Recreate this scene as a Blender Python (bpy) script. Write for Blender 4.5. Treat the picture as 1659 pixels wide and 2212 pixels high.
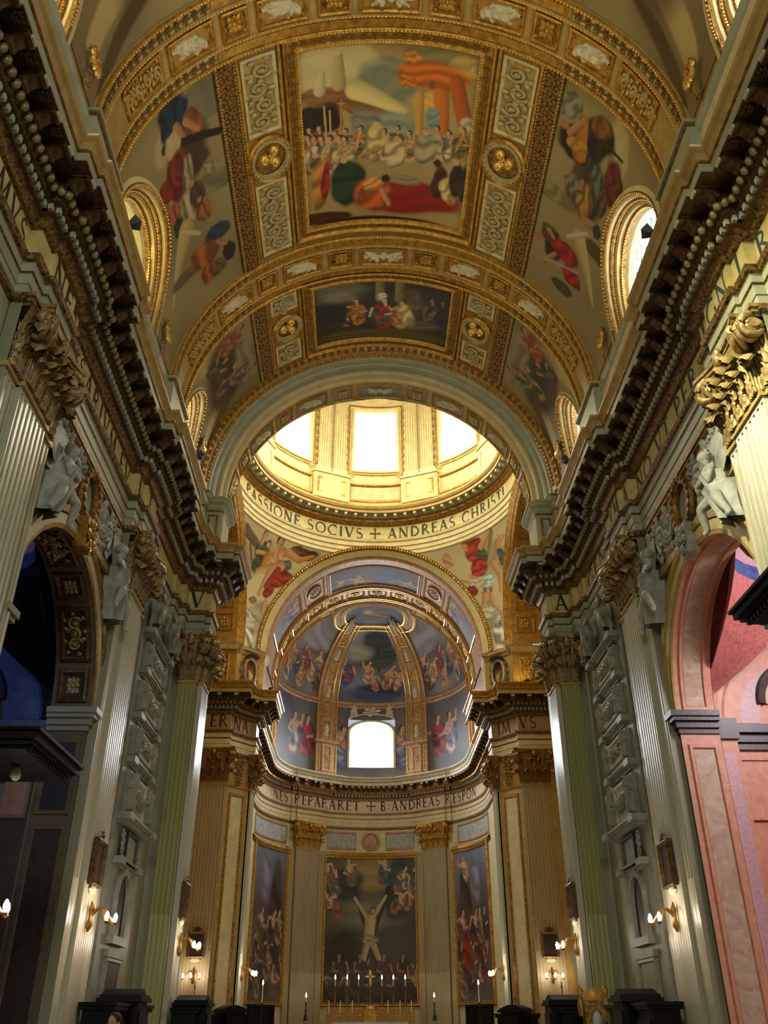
import bpy, math
import numpy as np
from mathutils import Matrix, Vector
pi=math.pi; R2D=math.radians
for _o in list(bpy.data.objects): bpy.data.objects.remove(_o)
SC=bpy.context.scene; COL=SC.collection
# ------------------------------------------------------------------ camera (solved from the photograph's vanishing points, 1659x2212)
F=1889.0; CX,CY=829.5,1106.0; CAM=np.array([-0.59,0.0,1.6])
def _unit(a): return a/np.linalg.norm(a)
_df=_unit(np.array([781-CX,2219-CY,F])); _dv=np.array([824-CX,-2100-CY,F]); _dv=_unit(_dv-_dv.dot(_df)*_df)
_dx=np.cross(_df,_dv); _dx=_dx if _dx[0]>0 else -_dx
RW=np.array([_dx,_df,_dv])                    # image axes -> world axes
def ray(u,v): return RW@np.array([u-CX,v-CY,F])
def at_x(u,v,X): d=ray(u,v); return CAM+(X-CAM[0])/d[0]*d
def at_y(u,v,Y): d=ray(u,v); return CAM+(Y-CAM[1])/d[1]*d
_cd=bpy.data.cameras.new('camera'); _cam=bpy.data.objects.new('camera',_cd); COL.objects.link(_cam); SC.camera=_cam
_cd.sensor_fit='VERTICAL'; _cd.sensor_height=36.0; _cd.sensor_width=27.0; _cd.lens=F/2212*36; _cd.clip_end=400; _cd.clip_start=.05
_r=RW@np.array([1,0,0]); _u=RW@np.array([0,-1,0]); _b=RW@np.array([0,0,-1])
_cam.matrix_world=Matrix(((_r[0],_u[0],_b[0],CAM[0]),(_r[1],_u[1],_b[1],CAM[1]),(_r[2],_u[2],_b[2],CAM[2]),(0,0,0,1)))
# ------------------------------------------------------------------ world, exposure
SC.view_settings.view_transform='Standard'; SC.view_settings.look='None'; SC.view_settings.gamma=1; SC.view_settings.use_curve_mapping=False
SC.view_settings.exposure=0.0
_w=bpy.data.worlds.new('world'); SC.world=_w; _w.use_nodes=True
_bg=_w.node_tree.nodes['Background']; _bg.inputs[0].default_value=(.75,.85,1,1); _bg.inputs[1].default_value=.6
# ------------------------------------------------------------------ daylight through the windows and the floodlights that stand on the cornice
def area(name,loc,aim,sx,sy,power,col,spread=180):
    d=bpy.data.lights.new(name,'AREA'); d.shape='RECTANGLE'; d.size=sx; d.size_y=sy; d.energy=power; d.color=col; d.spread=R2D(spread)
    o=bpy.data.objects.new(name,d); COL.objects.link(o); o.location=loc
    o.rotation_euler=(Vector(aim)-Vector(loc)).to_track_quat('-Z','Y').to_euler(); return o
def spot(name,loc,aim,power,col,ang=110,blend=.7,rad=.12):
    d=bpy.data.lights.new(name,'SPOT'); d.energy=power; d.color=col; d.spot_size=R2D(ang); d.spot_blend=blend; d.shadow_soft_size=rad
    o=bpy.data.objects.new(name,d); COL.objects.link(o); o.location=loc
    o.rotation_euler=(Vector(aim)-Vector(loc)).to_track_quat('-Z','Y').to_euler(); return o
WARM=(1,.80,.40); DAY=(1,.93,.68); COOL=(.88,.93,1)
for k in range(8):                                             # drum windows of the dome
    a=k*pi/4; area('daylight_dome_window',(7.6*math.sin(a),43.5+7.6*math.cos(a),38),(0,43.5,33),2.6,4.4,110 if k in (3,4,5) else 800,DAY,150)
area('daylight_apse_window',(0,71.6,21.9),(0,50,9),3.4,3.4,900,COOL,150)
for s in (-1,1):
    area('daylight_nave_window',(s*8.1,20.3,23.1),(0,20.3,20),2.2,1.6,35,(.9,.95,1) if s>0 else (1,.85,.5))
    area('daylight_nave_window',(s*8.1,10.1,23.1),(0,10,18),2.2,1.6,200,(.95,.97,1) if s>0 else (1,.9,.6))
    area('daylight_chancel_window',(s*7.4,61.3,21.4),(-s*7,53.2,11),2.6,3,600 if s<0 else 260,COOL,140)
area('daylight_facade_window',(0,-11.2,16),(0,30,10),6,7,800,(.92,.98,.95))
area('sunlight_nave_window',(-7.7,6.5,23.6),(8,15.5,13.0),1.2,1.2,3000,(1,.93,.62),24)
# ------------------------------------------------------------------ mesh builder
WO={}
class M:
    def __init__(s): s.V=[];s.F=[];s.n=0;s.C=[]
    def add(s,V,F,C=None):
        V=np.asarray(V,float).reshape(-1,3); s.V.append(V); F=np.asarray(F,int)
        if len(F): s.F.append(F+s.n)
        s.n+=len(V)
        if C is not None: s.C.append(np.asarray(C).reshape(-1,3))
        return s
    def grid(s,P,cu=False,cv=False,mask=None,C=None):
        P=np.asarray(P,float); a,b=P.shape[:2]; I=np.arange(a*b).reshape(a,b)
        if cu: I=np.vstack([I,I[:1]])
        if cv: I=np.hstack([I,I[:,:1]])
        Q=np.stack([I[:-1,:-1],I[1:,:-1],I[1:,1:],I[:-1,1:]],-1)
        if mask is not None: Q=Q[mask]
        return s.add(P,Q.reshape(-1,4),C)
    def box(s,x0,x1,y0,y1,z0,z1):
        V=[(x,y,z) for x in (x0,x1) for y in (y0,y1) for z in (z0,z1)]
        return s.add(V,[(0,1,3,2),(4,6,7,5),(0,4,5,1),(2,3,7,6),(0,2,6,4),(1,5,7,3)])
    def tube(s,pts,r,n=6,closed=False,cap=True):
        P=np.asarray(pts,float); k=len(P); r=np.broadcast_to(np.asarray(r,float),(k,))
        T=np.gradient(P,axis=0) if not closed else (np.roll(P,-1,0)-np.roll(P,1,0))
        T/=np.linalg.norm(T,axis=1)[:,None]+1e-9
        ref=np.array([0,0,1.]) if abs(T[:,2]).mean()<.8 else np.array([1.,0,0])
        A=np.cross(T,ref); A/=np.linalg.norm(A,axis=1)[:,None]+1e-9; B=np.cross(T,A)
        t=np.linspace(0,2*pi,n,endpoint=False)
        G=P[:,None]+r[:,None,None]*(np.cos(t)[None,:,None]*A[:,None]+np.sin(t)[None,:,None]*B[:,None])
        s.grid(G,cu=closed,cv=True)
        if cap and not closed:
            for e in (0,k-1):
                b=s.n; s.add(np.vstack([G[e],P[e]]),[(i,(i+1)%n,n) for i in range(n)])
        return s
    def lathe(s,prof,c=(0,0,0),n=12,a0=0,a1=2*pi):
        prof=np.asarray(prof,float); full=abs(a1-a0-2*pi)<1e-6
        t=np.linspace(a0,a1,n,endpoint=not full)
        G=np.stack([prof[:,0][:,None]*np.cos(t),prof[:,0][:,None]*np.sin(t),np.broadcast_to(prof[:,1][:,None],(len(prof),n))],-1)+np.asarray(c,float)
        return s.grid(G,cv=full)
    def ball(s,c,r,n=8,m=5):
        r=np.broadcast_to(np.asarray(r,float),(3,)); p=np.linspace(0,pi,m+1); t=np.linspace(0,2*pi,n,endpoint=False)
        G=np.stack([np.sin(p)[:,None]*np.cos(t),np.sin(p)[:,None]*np.sin(t),np.broadcast_to(np.cos(p)[:,None],(m+1,n))],-1)*r+np.asarray(c,float)
        return s.grid(G,cv=True)
    def merge(s,o,fn=None):
        V=np.vstack(o.V); V=fn(V) if fn else V
        b=s.n; s.V.append(V)
        for f in o.F: s.F.append(f+b)
        s.n+=len(V); return s
    def put(s,o,c,sc=1.0,rot=0.0):      # copy of a flat template at c, scaled, turned in its plane
        ca,sa=math.cos(rot),math.sin(rot); sc=np.broadcast_to(np.asarray(sc,float),(3,))
        def fn(V):
            V=V*sc; return np.stack([V[:,0]*ca-V[:,1]*sa,V[:,0]*sa+V[:,1]*ca,V[:,2]],1)+np.asarray(c,float)
        return s.merge(o,fn)
    def map(s,fn): s.V=[fn(v) for v in s.V]; return s
    def mesh(s,name,off=(0,0,0),smooth=False):
        me=bpy.data.meshes.new(name); V=np.vstack(s.V)-np.asarray(off)
        q=[f for f in s.F if f.shape[1]==4]; t=[f for f in s.F if f.shape[1]==3]
        q=np.vstack(q) if q else np.zeros((0,4),int); t=np.vstack(t) if t else np.zeros((0,3),int)
        me.vertices.add(len(V)); me.vertices.foreach_set('co',V.ravel())
        L=np.concatenate([q.ravel(),t.ravel()]); me.loops.add(len(L)); me.loops.foreach_set('vertex_index',L)
        me.polygons.add(len(q)+len(t))
        st=np.concatenate([np.arange(len(q))*4,len(q)*4+np.arange(len(t))*3])
        me.polygons.foreach_set('loop_start',st)
        try: me.polygons.foreach_set('loop_total',np.concatenate([np.full(len(q),4),np.full(len(t),3)]))
        except Exception: pass
        me.polygons.foreach_set('use_smooth',np.full(len(q)+len(t),smooth))
        if s.C:
            C=np.vstack(s.C); ca=me.color_attributes.new('Col','FLOAT_COLOR','POINT')
            ca.data.foreach_set('color',np.hstack([C,np.ones((len(C),1))]).ravel())
        me.update(); me.validate(); return me
    def build(s,name,mat,parent=None,smooth=False,label=None,cat=None,group=None,kind=None,origin=None):
        V=np.vstack(s.V)
        if parent is not None: off=WO.get(parent.name,np.zeros(3)); loc=np.zeros(3)
        else:
            off=np.array(origin,float) if origin is not None else np.array([(V[:,0].min()+V[:,0].max())/2,(V[:,1].min()+V[:,1].max())/2,V[:,2].min()]); loc=off
        me=s.mesh(name,off,smooth); me.materials.append(MAT[mat])
        o=bpy.data.objects.new(name,me); COL.objects.link(o); o.location=loc
        if parent is not None: o.parent=parent
        WO[o.name]=off
        return tag(o,label,cat,group,kind)
def tag(o,label=None,cat=None,group=None,kind=None):
    for k,v in (('label',label),('category',cat),('group',group),('kind',kind)):
        if v: o[k]=v
    return o
def thing(name,loc,label,cat,group=None):
    o=bpy.data.objects.new(name,None); COL.objects.link(o); o.location=loc; o.empty_display_size=.3; WO[o.name]=np.array(loc,float)
    return tag(o,label,cat,group)
def share(name,me,parent,mat4,kind=None):              # one more object on shared mesh data, under parent
    o=bpy.data.objects.new(name,me); COL.objects.link(o)
    if parent is not None: o.parent=parent; mat4=Matrix.Translation(Vector(-WO.get(parent.name,np.zeros(3))))@mat4
    o.matrix_local=mat4; WO[o.name]=np.array(mat4.translation)
    if kind: o['kind']=kind
    return o
def dup(root,loc,rz=0.0,label=None,sx=1):
    def cp(o,par):
        c=o.copy(); COL.objects.link(c); c.parent=par
        for ch in list(o.children): cp(ch,c)
        return c
    r=cp(root,None); r.location=loc; r.rotation_euler=(0,0,rz); r.scale=(sx,1,1)
    if label: r['label']=label
    return r
# ------------------------------------------------------------------ materials
MAT={}
def lin(c): 
    c=np.asarray(c,float)/255; return tuple(np.where(c<=.04045,c/12.92,((c+.055)/1.055)**2.4))
def mk(name,c1,c2=None,rough=.55,metal=0.0,scale=3.0,bump=0.0,bscale=25.0,det=4,spec=.5,coat=0.0,vein=False,stretch=None):
    m=bpy.data.materials.new(name); m.use_nodes=True; nt=m.node_tree; N=nt.nodes; L=nt.links; b=N['Principled BSDF']
    tc=N.new('ShaderNodeTexCoord'); src=tc.outputs['Object']
    if stretch:
        mp=N.new('ShaderNodeMapping'); mp.inputs['Scale'].default_value=stretch; L.new(src,mp.inputs[0]); src=mp.outputs[0]
    no=N.new('ShaderNodeTexNoise'); no.inputs['Scale'].default_value=scale; no.inputs['Detail'].default_value=det; no.inputs['Roughness'].default_value=.6
    if vein: no.inputs['Distortion'].default_value=2.2
    L.new(src,no.inputs['Vector']); rp=N.new('ShaderNodeValToRGB'); L.new(no.outputs['Fac'],rp.inputs[0])
    c2=c2 or tuple(min(255,x*1.12) for x in c1)
    rp.color_ramp.elements[0].position=.34; rp.color_ramp.elements[1].position=.66
    rp.color_ramp.elements[0].color=(*lin(c1),1); rp.color_ramp.elements[1].color=(*lin(c2),1)
    L.new(rp.outputs[0],b.inputs['Base Color'])
    b.inputs['Roughness'].default_value=rough; b.inputs['Metallic'].default_value=metal; b.inputs['Specular IOR Level'].default_value=spec; b.inputs['Coat Weight'].default_value=coat; b.inputs['Coat Roughness'].default_value=.15
    if bump:
        n2=N.new('ShaderNodeTexNoise'); n2.inputs['Scale'].default_value=bscale; n2.inputs['Detail'].default_value=3; L.new(src,n2.inputs['Vector'])
        bp=N.new('ShaderNodeBump'); bp.inputs['Strength'].default_value=bump; bp.inputs['Distance'].default_value=.03; L.new(n2.outputs['Fac'],bp.inputs['Height']); L.new(bp.outputs[0],b.inputs['Normal'])
    MAT[name]=m; return m
def emit(name,c,st):
    m=bpy.data.materials.new(name); m.use_nodes=True; nt=m.node_tree; nt.nodes.clear()
    e=nt.nodes.new('ShaderNodeEmission'); e.inputs[0].default_value=(*c,1); e.inputs[1].default_value=st; o=nt.nodes.new('ShaderNodeOutputMaterial'); nt.links.new(e.outputs[0],o.inputs[0]); MAT[name]=m
mk('gold',(150,108,36),(208,160,64),rough=.3,metal=.55,scale=5,bump=.35,bscale=30)
mk('gold_dark',(96,68,28),(180,136,62),rough=.38,metal=.6,scale=7,bump=.5,bscale=26)
mk('gold_bright',(222,172,70),(246,208,116),rough=.3,metal=.6,scale=5,bump=.15)
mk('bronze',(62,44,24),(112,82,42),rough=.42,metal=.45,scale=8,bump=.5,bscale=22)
mk('cap_gold',(116,96,58),(186,158,102),rough=.45,metal=.35,scale=6,bump=.4,bscale=18)
mk('vault_ground',(146,114,54),(166,132,66),rough=.55,metal=.1,scale=3,bump=.15)
mk('dentil',(160,160,132),(176,174,146),rough=.55)
mk('carved',(34,24,12),(164,128,64),rough=.42,metal=.4,scale=11,bump=.9,bscale=12)
mk('egg_gold',(110,98,60),(160,144,96),rough=.4,metal=.3,scale=5)
mk('tan',(172,136,92),(190,154,108),rough=.5,scale=2)
mk('tomb_stone',(124,128,112),(150,152,134),rough=.5,scale=3,bump=.2)
mk('soffit_dark',(84,72,54),(100,86,64),rough=.6,scale=2)
mk('cream_relief',(150,136,92),(186,172,124),rough=.55,metal=.1,scale=5,bump=.2)
mk('cream',(196,180,128),(214,200,150),rough=.6,scale=2)
mk('cream_gold',(168,138,76),(190,160,94),rough=.5,metal=.15,scale=3,bump=.2)
mk('stucco',(190,180,144),(214,206,172),rough=.6,scale=4,bump=.15,bscale=40)
mk('marble_white',(176,180,176),(206,208,200),rough=.45,scale=2,bump=.1)
mk('mint',(150,154,126),(168,170,142),rough=.5,scale=1.5)
mk('sage',(132,134,106),(150,150,122),rough=.42,scale=1.2,stretch=(1,1,.15))
mk('shaft',(178,176,150),(196,194,170),rough=.27,scale=1.2,stretch=(1,1,.12),spec=.6)
mk('shaft_green',(150,152,92),(168,166,104),rough=.33,scale=1.2,stretch=(1,1,.12),spec=.6)
mk('shaft_gold',(162,148,108),(180,164,124),rough=.38,scale=1.2,stretch=(1,1,.12))
mk('frieze',(186,170,104),(212,196,130),rough=.5,scale=2.2)
mk('frieze_apse',(206,180,130),(226,204,160),rough=.5,scale=2.2)
mk('letter',(32,30,22),(44,40,30),rough=.6)
mk('letter_blue',(40,66,66),(52,80,76),rough=.6)
mk('plaster',(150,152,122),(166,166,136),rough=.6,scale=1)
mk('relief_grey',(142,146,136),(180,182,168),rough=.55,scale=4,bump=.3)
mk('wood_dark',(12,10,9),(20,16,13),rough=.6,spec=.2,scale=6,stretch=(1,1,.2))
mk('door_red',(58,26,18),(74,36,24),rough=.55,scale=5)
mk('iron',(16,24,22),(26,34,32),rough=.45)
mk('brass',(120,84,40),(170,124,60),rough=.35,metal=.7,scale=9)
mk('pink_marble',(200,140,112),(216,160,134),rough=.4,scale=2,vein=True)
mk('pale_marble',(176,150,128),(206,186,164),rough=.35,scale=1.6,vein=True)
mk('red_marble',(170,92,88),(204,134,128),rough=.4,scale=6,vein=True)
mk('violet_marble',(186,150,160),(206,176,184),rough=.4,scale=12)
mk('blue_paint',(52,70,128),(84,104,160),rough=.5,scale=3)
mk('slate',(34,36,42),(74,76,80),rough=.35,scale=14)
mk('floor_marble',(110,100,86),(140,128,110),rough=.3,scale=.8,vein=True)
mk('wax',(236,226,196),(244,236,212),rough=.5)
mk('dark_panel',(38,26,18),(60,40,26),rough=.5,scale=4)
mk('orange_gold',(166,122,54),(196,150,74),rough=.45,metal=.35,scale=4,bump=.3)
mk('rose_gold',(150,112,82),(190,150,112),rough=.45,metal=.3,scale=5,bump=.4,bscale=22)
mk('skin',(190,140,110),(200,150,120),rough=.5); mk('hair',(26,18,14),(40,28,20),rough=.6); mk('coat_dark',(28,28,34),(40,40,46),rough=.8)
def attr_mat(name,rough=.6):
    m=bpy.data.materials.new(name); m.use_nodes=True; nt=m.node_tree; b=nt.nodes['Principled BSDF']; a=nt.nodes.new('ShaderNodeAttribute'); a.attribute_name='Col'
    nt.links.new(a.outputs['Color'],b.inputs['Base Color']); b.inputs['Roughness'].default_value=rough; MAT[name]=m
attr_mat('fresco',.62); attr_mat('oil_paint',.45)
emit('glass_dome',(1,.96,.80),5); emit('glass_apse',(.86,.93,1),14); emit('glass_nave_right',(.92,.97,1),5); emit('glass_nave_left',(1,.86,.42),1.9)
emit('glass_chancel',(.9,.95,1),7); emit('glass_facade',(.95,1,.92),6); emit('bulb',(1,.82,.66),60); emit('flame',(1,.86,.6),16)
# ------------------------------------------------------------------ ornament templates: x,y in the surface, z = height off it
def _hemi(n=7,m=3):
    o=M(); p=np.linspace(0,pi/2,m+1); t=np.linspace(0,2*pi,n,endpoint=False)
    o.grid(np.stack([np.sin(p)[:,None]*np.cos(t),np.sin(p)[:,None]*np.sin(t),np.broadcast_to(np.cos(p)[:,None],(m+1,n))],-1),cv=True); return o
T_bead=_hemi(6,2); T_egg=_hemi(8,3)
def _petal(L=1.0,W=.4,H=.3,nu=5,nv=4):
    o=M(); t=np.linspace(0,1,nu); x=np.linspace(-1,1,nv); w=W*np.sin(pi*(.12+.8*t))**.7
    G=np.stack([np.broadcast_to((.15+.85*t)[:,None]*L,(nu,nv)),w[:,None]*x,H*(.35+.65*np.sin(pi*t*.85))[:,None]*(1-.45*x**2)],-1); o.grid(G); return o
T_petal=_petal()
def _ros(n=8):
    o=M()
    for k in range(n): o.put(T_petal,(0,0,0),(1,.75,1) if k%2 else (.8,.75,1.15),k*2*pi/n)
    o.put(T_egg,(0,0,.1),(.24,.24,.34)); return o
T_ros=_ros()
def _clump():
    o=M(); rs=np.random.RandomState(3)
    for k in range(6):
        a=k*pi/3+.3; o.put(T_petal,(.25*math.cos(a),.25*math.sin(a),0),(.75,.7,1.1),a)
    for k in range(4): o.put(T_bead,(.3*math.cos(k*1.57+.7),.3*math.sin(k*1.57+.7),.18),(.2,.2,.26))
    o.put(T_bead,(0,0,.2),(.26,.26,.36)); return o
T_clump=_clump()
def spiral(r0,r1,turns,c=(0,0),a0=0.0,hand=1,n=None):
    n=n or int(turns*12)+2; t=np.linspace(0,1,n); a=a0+hand*turns*2*pi*t; r=r0+(r1-r0)*t**.8
    return np.stack([c[0]+r*np.cos(a),c[1]+r*np.sin(a)],1)
def _scroll(hand):
    o=M(); p=spiral(.42,.07,1.7,(0,0),-1.2*hand,hand); o.tube(np.column_stack([p,np.full(len(p),.06)]),np.linspace(.1,.06,len(p)),5)
    o.put(T_egg,(0,0,.04),(.13,.13,.18))
    for k in range(5):
        a=-1.2*hand+hand*k*1.15; o.put(T_petal,(.42*math.cos(a),.42*math.sin(a),0),(.34,.34,.5),a+hand*.6)
    return o
T_scr=[_scroll(1),_scroll(-1)]
def relief(caps,w,h,n=44,amp=1.0,seed=0,folds=.22):
    """low relief: capsules (x0,y0,x1,y1,r0,r1,height) in a w x h field, only the raised part is kept"""
    nx=n; ny=max(8,int(n*h/w)); x=np.linspace(-w/2,w/2,nx); y=np.linspace(-h/2,h/2,ny); X,Y=np.meshgrid(x,y,indexing='ij'); H=np.zeros_like(X)
    for (x0,y0,x1,y1,r0,r1,hh) in caps:
        dx,dy=x1-x0,y1-y0; L=dx*dx+dy*dy+1e-9; t=np.clip(((X-x0)*dx+(Y-y0)*dy)/L,0,1); d=np.hypot(X-x0-t*dx,Y-y0-t*dy); r=r0+(r1-r0)*t
        H=np.maximum(H,hh*np.sqrt(np.clip(1-(d/r)**2,0,None)))
    H=H*amp*(1+folds*np.sin(X*31/w+3*np.sin(Y*9/h+seed)+seed)*(H>.02))
    k=H>.012*amp; mk_=k[:-1,:-1]|k[1:,:-1]|k[1:,1:]|k[:-1,1:]
    o=M(); o.grid(np.stack([X,Y,H],-1),mask=mk_); return o
def fig_caps(kind,s=1.0,flip=1):
    if kind=='recline': c=[(-.62,.16,-.6,.18,.13,.13,.13),(-.5,.08,-.12,-.02,.17,.2,.14),(-.1,-.02,.3,.02,.2,.17,.15),(.28,.04,.62,-.14,.15,.1,.12),(.1,-.1,.55,-.26,.14,.08,.1),(.6,-.14,.86,-.12,.08,.05,.08),(-.46,.06,-.3,-.24,.08,.06,.1),(-.3,-.24,-.08,-.22,.06,.05,.09),(-.42,.14,-.18,.32,.07,.05,.1),(-.2,.1,.5,.22,.12,.04,.06),(-.3,-.16,.4,-.32,.1,.05,.05)]
    elif kind=='seated': c=[(-.05,.62,-.05,.64,.13,.13,.14),(-.05,.45,.0,.1,.19,.22,.15),(0,.1,.26,-.1,.2,.16,.16),(.24,-.1,.2,-.6,.15,.08,.13),(0,0,.0,-.55,.18,.12,.12),(-.15,.42,-.4,.15,.08,.07,.1),(-.4,.15,-.2,-.05,.07,.05,.1),(.1,.42,.42,.5,.08,.06,.1),(-.2,.1,-.3,-.5,.14,.2,.08),(.1,-.3,.35,-.6,.16,.1,.07)]
    elif kind=='stand': c=[(0,.72,0,.74,.11,.11,.14),(0,.56,0,.15,.16,.2,.15),(0,.15,-.06,-.7,.2,.16,.14),(.05,.1,.1,-.72,.16,.12,.13),(-.14,.5,-.28,.12,.07,.06,.1),(.14,.5,.26,.2,.07,.06,.1),(-.2,-.2,-.26,-.7,.12,.14,.07)]
    elif kind=='putti':
        c=[]
        for f in (-1,1): c+=[(f*.28,.14,f*.28,.16,.12,.12,.14),(f*.34,.05,f*.52,-.06,.12,.13,.13),(f*.52,-.06,f*.74,-.2,.09,.06,.1),(f*.52,-.02,f*.8,.0,.08,.05,.1),(f*.34,.08,f*.12,-.02,.06,.05,.09),(f*.38,.14,f*.6,.26,.08,.03,.06)]
        c+=[(0,-.05,0,.02,.13,.13,.12),(-.1,.05,.1,.05,.06,.06,.08)]
    else: c=[(0,0,0,.1,.3,.3,.1)]
    return [(x0*s*flip,y0*s,x1*s*flip,y1*s,r0*s,r1*s,h*s) for x0,y0,x1,y1,r0,r1,h in c]
def frame(u0,v0,u1,v1,prof,n=1,m=1):
    """mitred rectangular moulding: prof = (distance inwards, height)"""
    def loop(d):
        a0,a1,b0,b1=u0+d,u1-d,v0+d,v1-d; p=[]
        for k in range(n): p.append((a0+(a1-a0)*k/n,b0))
        for k in range(m): p.append((a1,b0+(b1-b0)*k/m))
        for k in range(n): p.append((a1+(a0-a1)*k/n,b1))
        for k in range(m): p.append((a0,b1+(b0-b1)*k/m))
        return p
    o=M(); o.grid(np.array([[(x,y,h) for x,y in loop(d)] for d,h in prof]),cv=True); return o
def plate(u0,v0,u1,v1,h,n=1,m=1):
    o=M(); U,V=np.meshgrid(np.linspace(u0,u1,n+1),np.linspace(v0,v1,m+1),indexing='ij'); o.grid(np.stack([U,V,np.full_like(U,h)],-1)); return o
def ribbon(prof,l0,l1,n):
    """moulding along x from l0 to l1; prof = (y,height)"""
    o=M(); t=np.linspace(l0,l1,n+1); p=np.asarray(prof,float)
    o.grid(np.stack([np.broadcast_to(t[:,None],(n+1,len(p))),np.broadcast_to(p[:,0],(n+1,len(p))),np.broadcast_to(p[:,1],(n+1,len(p)))],-1)); return o
def row(T,l0,l1,step,y,h,sc,alt=0):
    o=M(); n=max(1,int(abs(l1-l0)/step))
    for k in range(n): o.put(T,(l0+(l1-l0)*(k+.5)/n,y,h),sc,alt*(k%2)*.6)
    return o
def rowpath(T,P,h,sc):                     # template along a polyline in the x,y plane
    o=M()
    for p in P: o.put(T,(p[0],p[1],h),sc)
    return o
RP=[(0,0),(0,.06),(.03,.1),(.07,.1),(.1,.06),(.1,.03)]
# surfaces
def S_barrel(R,zc,y0=0.0):
    def f(V): th=V[:,0]/R; r=R-V[:,2]; return np.stack([r*np.sin(th),y0+V[:,1],zc+r*np.cos(th)],1)
    return f
S_nave=S_barrel(7.75,21.5)
def S_nave_l(V): return S_nave(V[:,[1,0,2]])            # x runs along the nave, y across the vault
def A2U(d,R=7.75): return R2D(d)*R
# ------------------------------------------------------------------ inscription letters: roman capitals with serifs
def _gl():
    g={}; T_,t_=.17,.08
    def L(x0,y0,x1,y1,w): return ('l',x0,y0,x1,y1,w)
    def sf(x,y,h=.11): return ('l',x-h,y,x+h,y,.045)
    def A(cx,cy,rx,ry,a0,a1,w): return ('a',cx,cy,rx,ry,a0,a1,w)
    g['A']=(.82,[L(.1,0,.4,1,t_),L(.4,1,.72,0,T_),L(.22,.36,.6,.36,t_),sf(.1,.02),sf(.72,.02)])
    g['V']=(.82,[L(.1,1,.42,0,T_),L(.42,0,.72,1,t_),sf(.1,.98),sf(.72,.98)])
    g['I']=(.34,[L(.17,0,.17,1,T_),sf(.17,.02),sf(.17,.98)])
    g['N']=(.9,[L(.14,0,.14,1,t_),L(.14,1,.76,0,T_),L(.76,0,.76,1,t_),sf(.14,.02),sf(.1,.98,.08),sf(.76,.98)])
    g['M']=(1.0,[L(.1,0,.2,1,t_),L(.2,1,.5,.05,T_),L(.5,.05,.8,1,t_),L(.8,1,.9,0,T_),sf(.1,.02),sf(.9,.02)])
    g['E']=(.62,[L(.16,0,.16,1,T_),L(.16,.97,.56,.97,t_),L(.16,.52,.48,.52,t_),L(.16,.03,.58,.03,t_),L(.56,.97,.56,.84,.045),L(.58,.03,.6,.18,.045),L(.48,.44,.48,.6,.045),sf(.12,.02,.06),sf(.12,.98,.06)])
    g['F']=(.6,[L(.16,0,.16,1,T_),L(.16,.97,.56,.97,t_),L(.16,.52,.48,.52,t_),L(.56,.97,.56,.84,.045),sf(.16,.02)])
    g['T']=(.74,[L(.37,0,.37,1,T_),L(.06,.97,.68,.97,t_),L(.06,.97,.04,.82,.05),L(.68,.97,.7,.82,.05),sf(.37,.02)])
    g['H']=(.9,[L(.16,0,.16,1,T_),L(.74,0,.74,1,T_),L(.16,.52,.74,.52,t_),sf(.16,.02),sf(.16,.98),sf(.74,.02),sf(.74,.98)])
    g['P']=(.66,[L(.16,0,.16,1,T_),A(.2,.74,.36,.24,-90,90,.11),sf(.16,.02),sf(.12,.98,.06)])
    g['R']=(.78,[L(.16,0,.16,1,T_),A(.2,.75,.34,.23,-90,90,.11),L(.34,.52,.74,.02,.12),sf(.16,.02),sf(.12,.98,.06)])
    g['B']=(.68,[L(.16,0,.16,1,T_),A(.2,.75,.3,.22,-90,90,.1),A(.2,.27,.36,.25,-90,90,.11)])
    g['D']=(.86,[L(.16,0,.16,1,T_),A(.2,.5,.56,.47,-90,90,.12)])
    g['O']=(.98,[A(.49,.5,.42,.47,0,360,.115)])
    g['C']=(.86,[A(.5,.5,.42,.47,48,312,.115),L(.79,.84,.79,.7,.05)])
    g['G']=(.9,[A(.5,.5,.42,.47,48,330,.115),L(.8,.1,.8,.42,.12),sf(.8,.42,.1)])
    g['S']=(.62,[A(.3,.74,.2,.23,40,250,.09),A(.3,.27,.24,.25,-140,85,.1),L(.2,.56,.4,.45,.13)])
    g[':']=(.3,[L(.15,.2,.15,.3,.1),L(.15,.62,.15,.72,.1)])
    g['+']=(.9,[L(.05,.5,.85,.5,.1),L(.45,.05,.45,.95,.1),L(.05,.4,.05,.6,.1),L(.85,.4,.85,.6,.1),L(.35,.05,.55,.05,.1),L(.35,.95,.55,.95,.1)])
    return g
GL=_gl()
def glyph(ch):
    o=M()
    for i,q in enumerate(GL[ch][1]):
        if q[0]=='l':
            _,x0,y0,x1,y1,w=q; d=np.array([x1-x0,y1-y0]); d=d/(np.linalg.norm(d)+1e-9); nn=np.array([-d[1],d[0]])*w/2; P=[np.array([x0,y0]),np.array([x1,y1])]
        else:
            _,cx,cy,rx,ry,a0,a1,w=q; t=np.radians(np.linspace(a0,a1,max(5,int(abs(a1-a0)/15)))); P=[np.array([cx+rx*math.cos(a),cy+ry*math.sin(a)]) for a in t]
        P=np.array(P); T=np.gradient(P,axis=0); T/=np.linalg.norm(T,axis=1)[:,None]+1e-9; Nn=np.stack([-T[:,1],T[:,0]],1)*w/2
        z=.012+.0008*i
        G=np.stack([np.column_stack([P+Nn,np.full(len(P),z)]),np.column_stack([P-Nn,np.full(len(P),z)])],1); o.grid(G)
    return o
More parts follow.
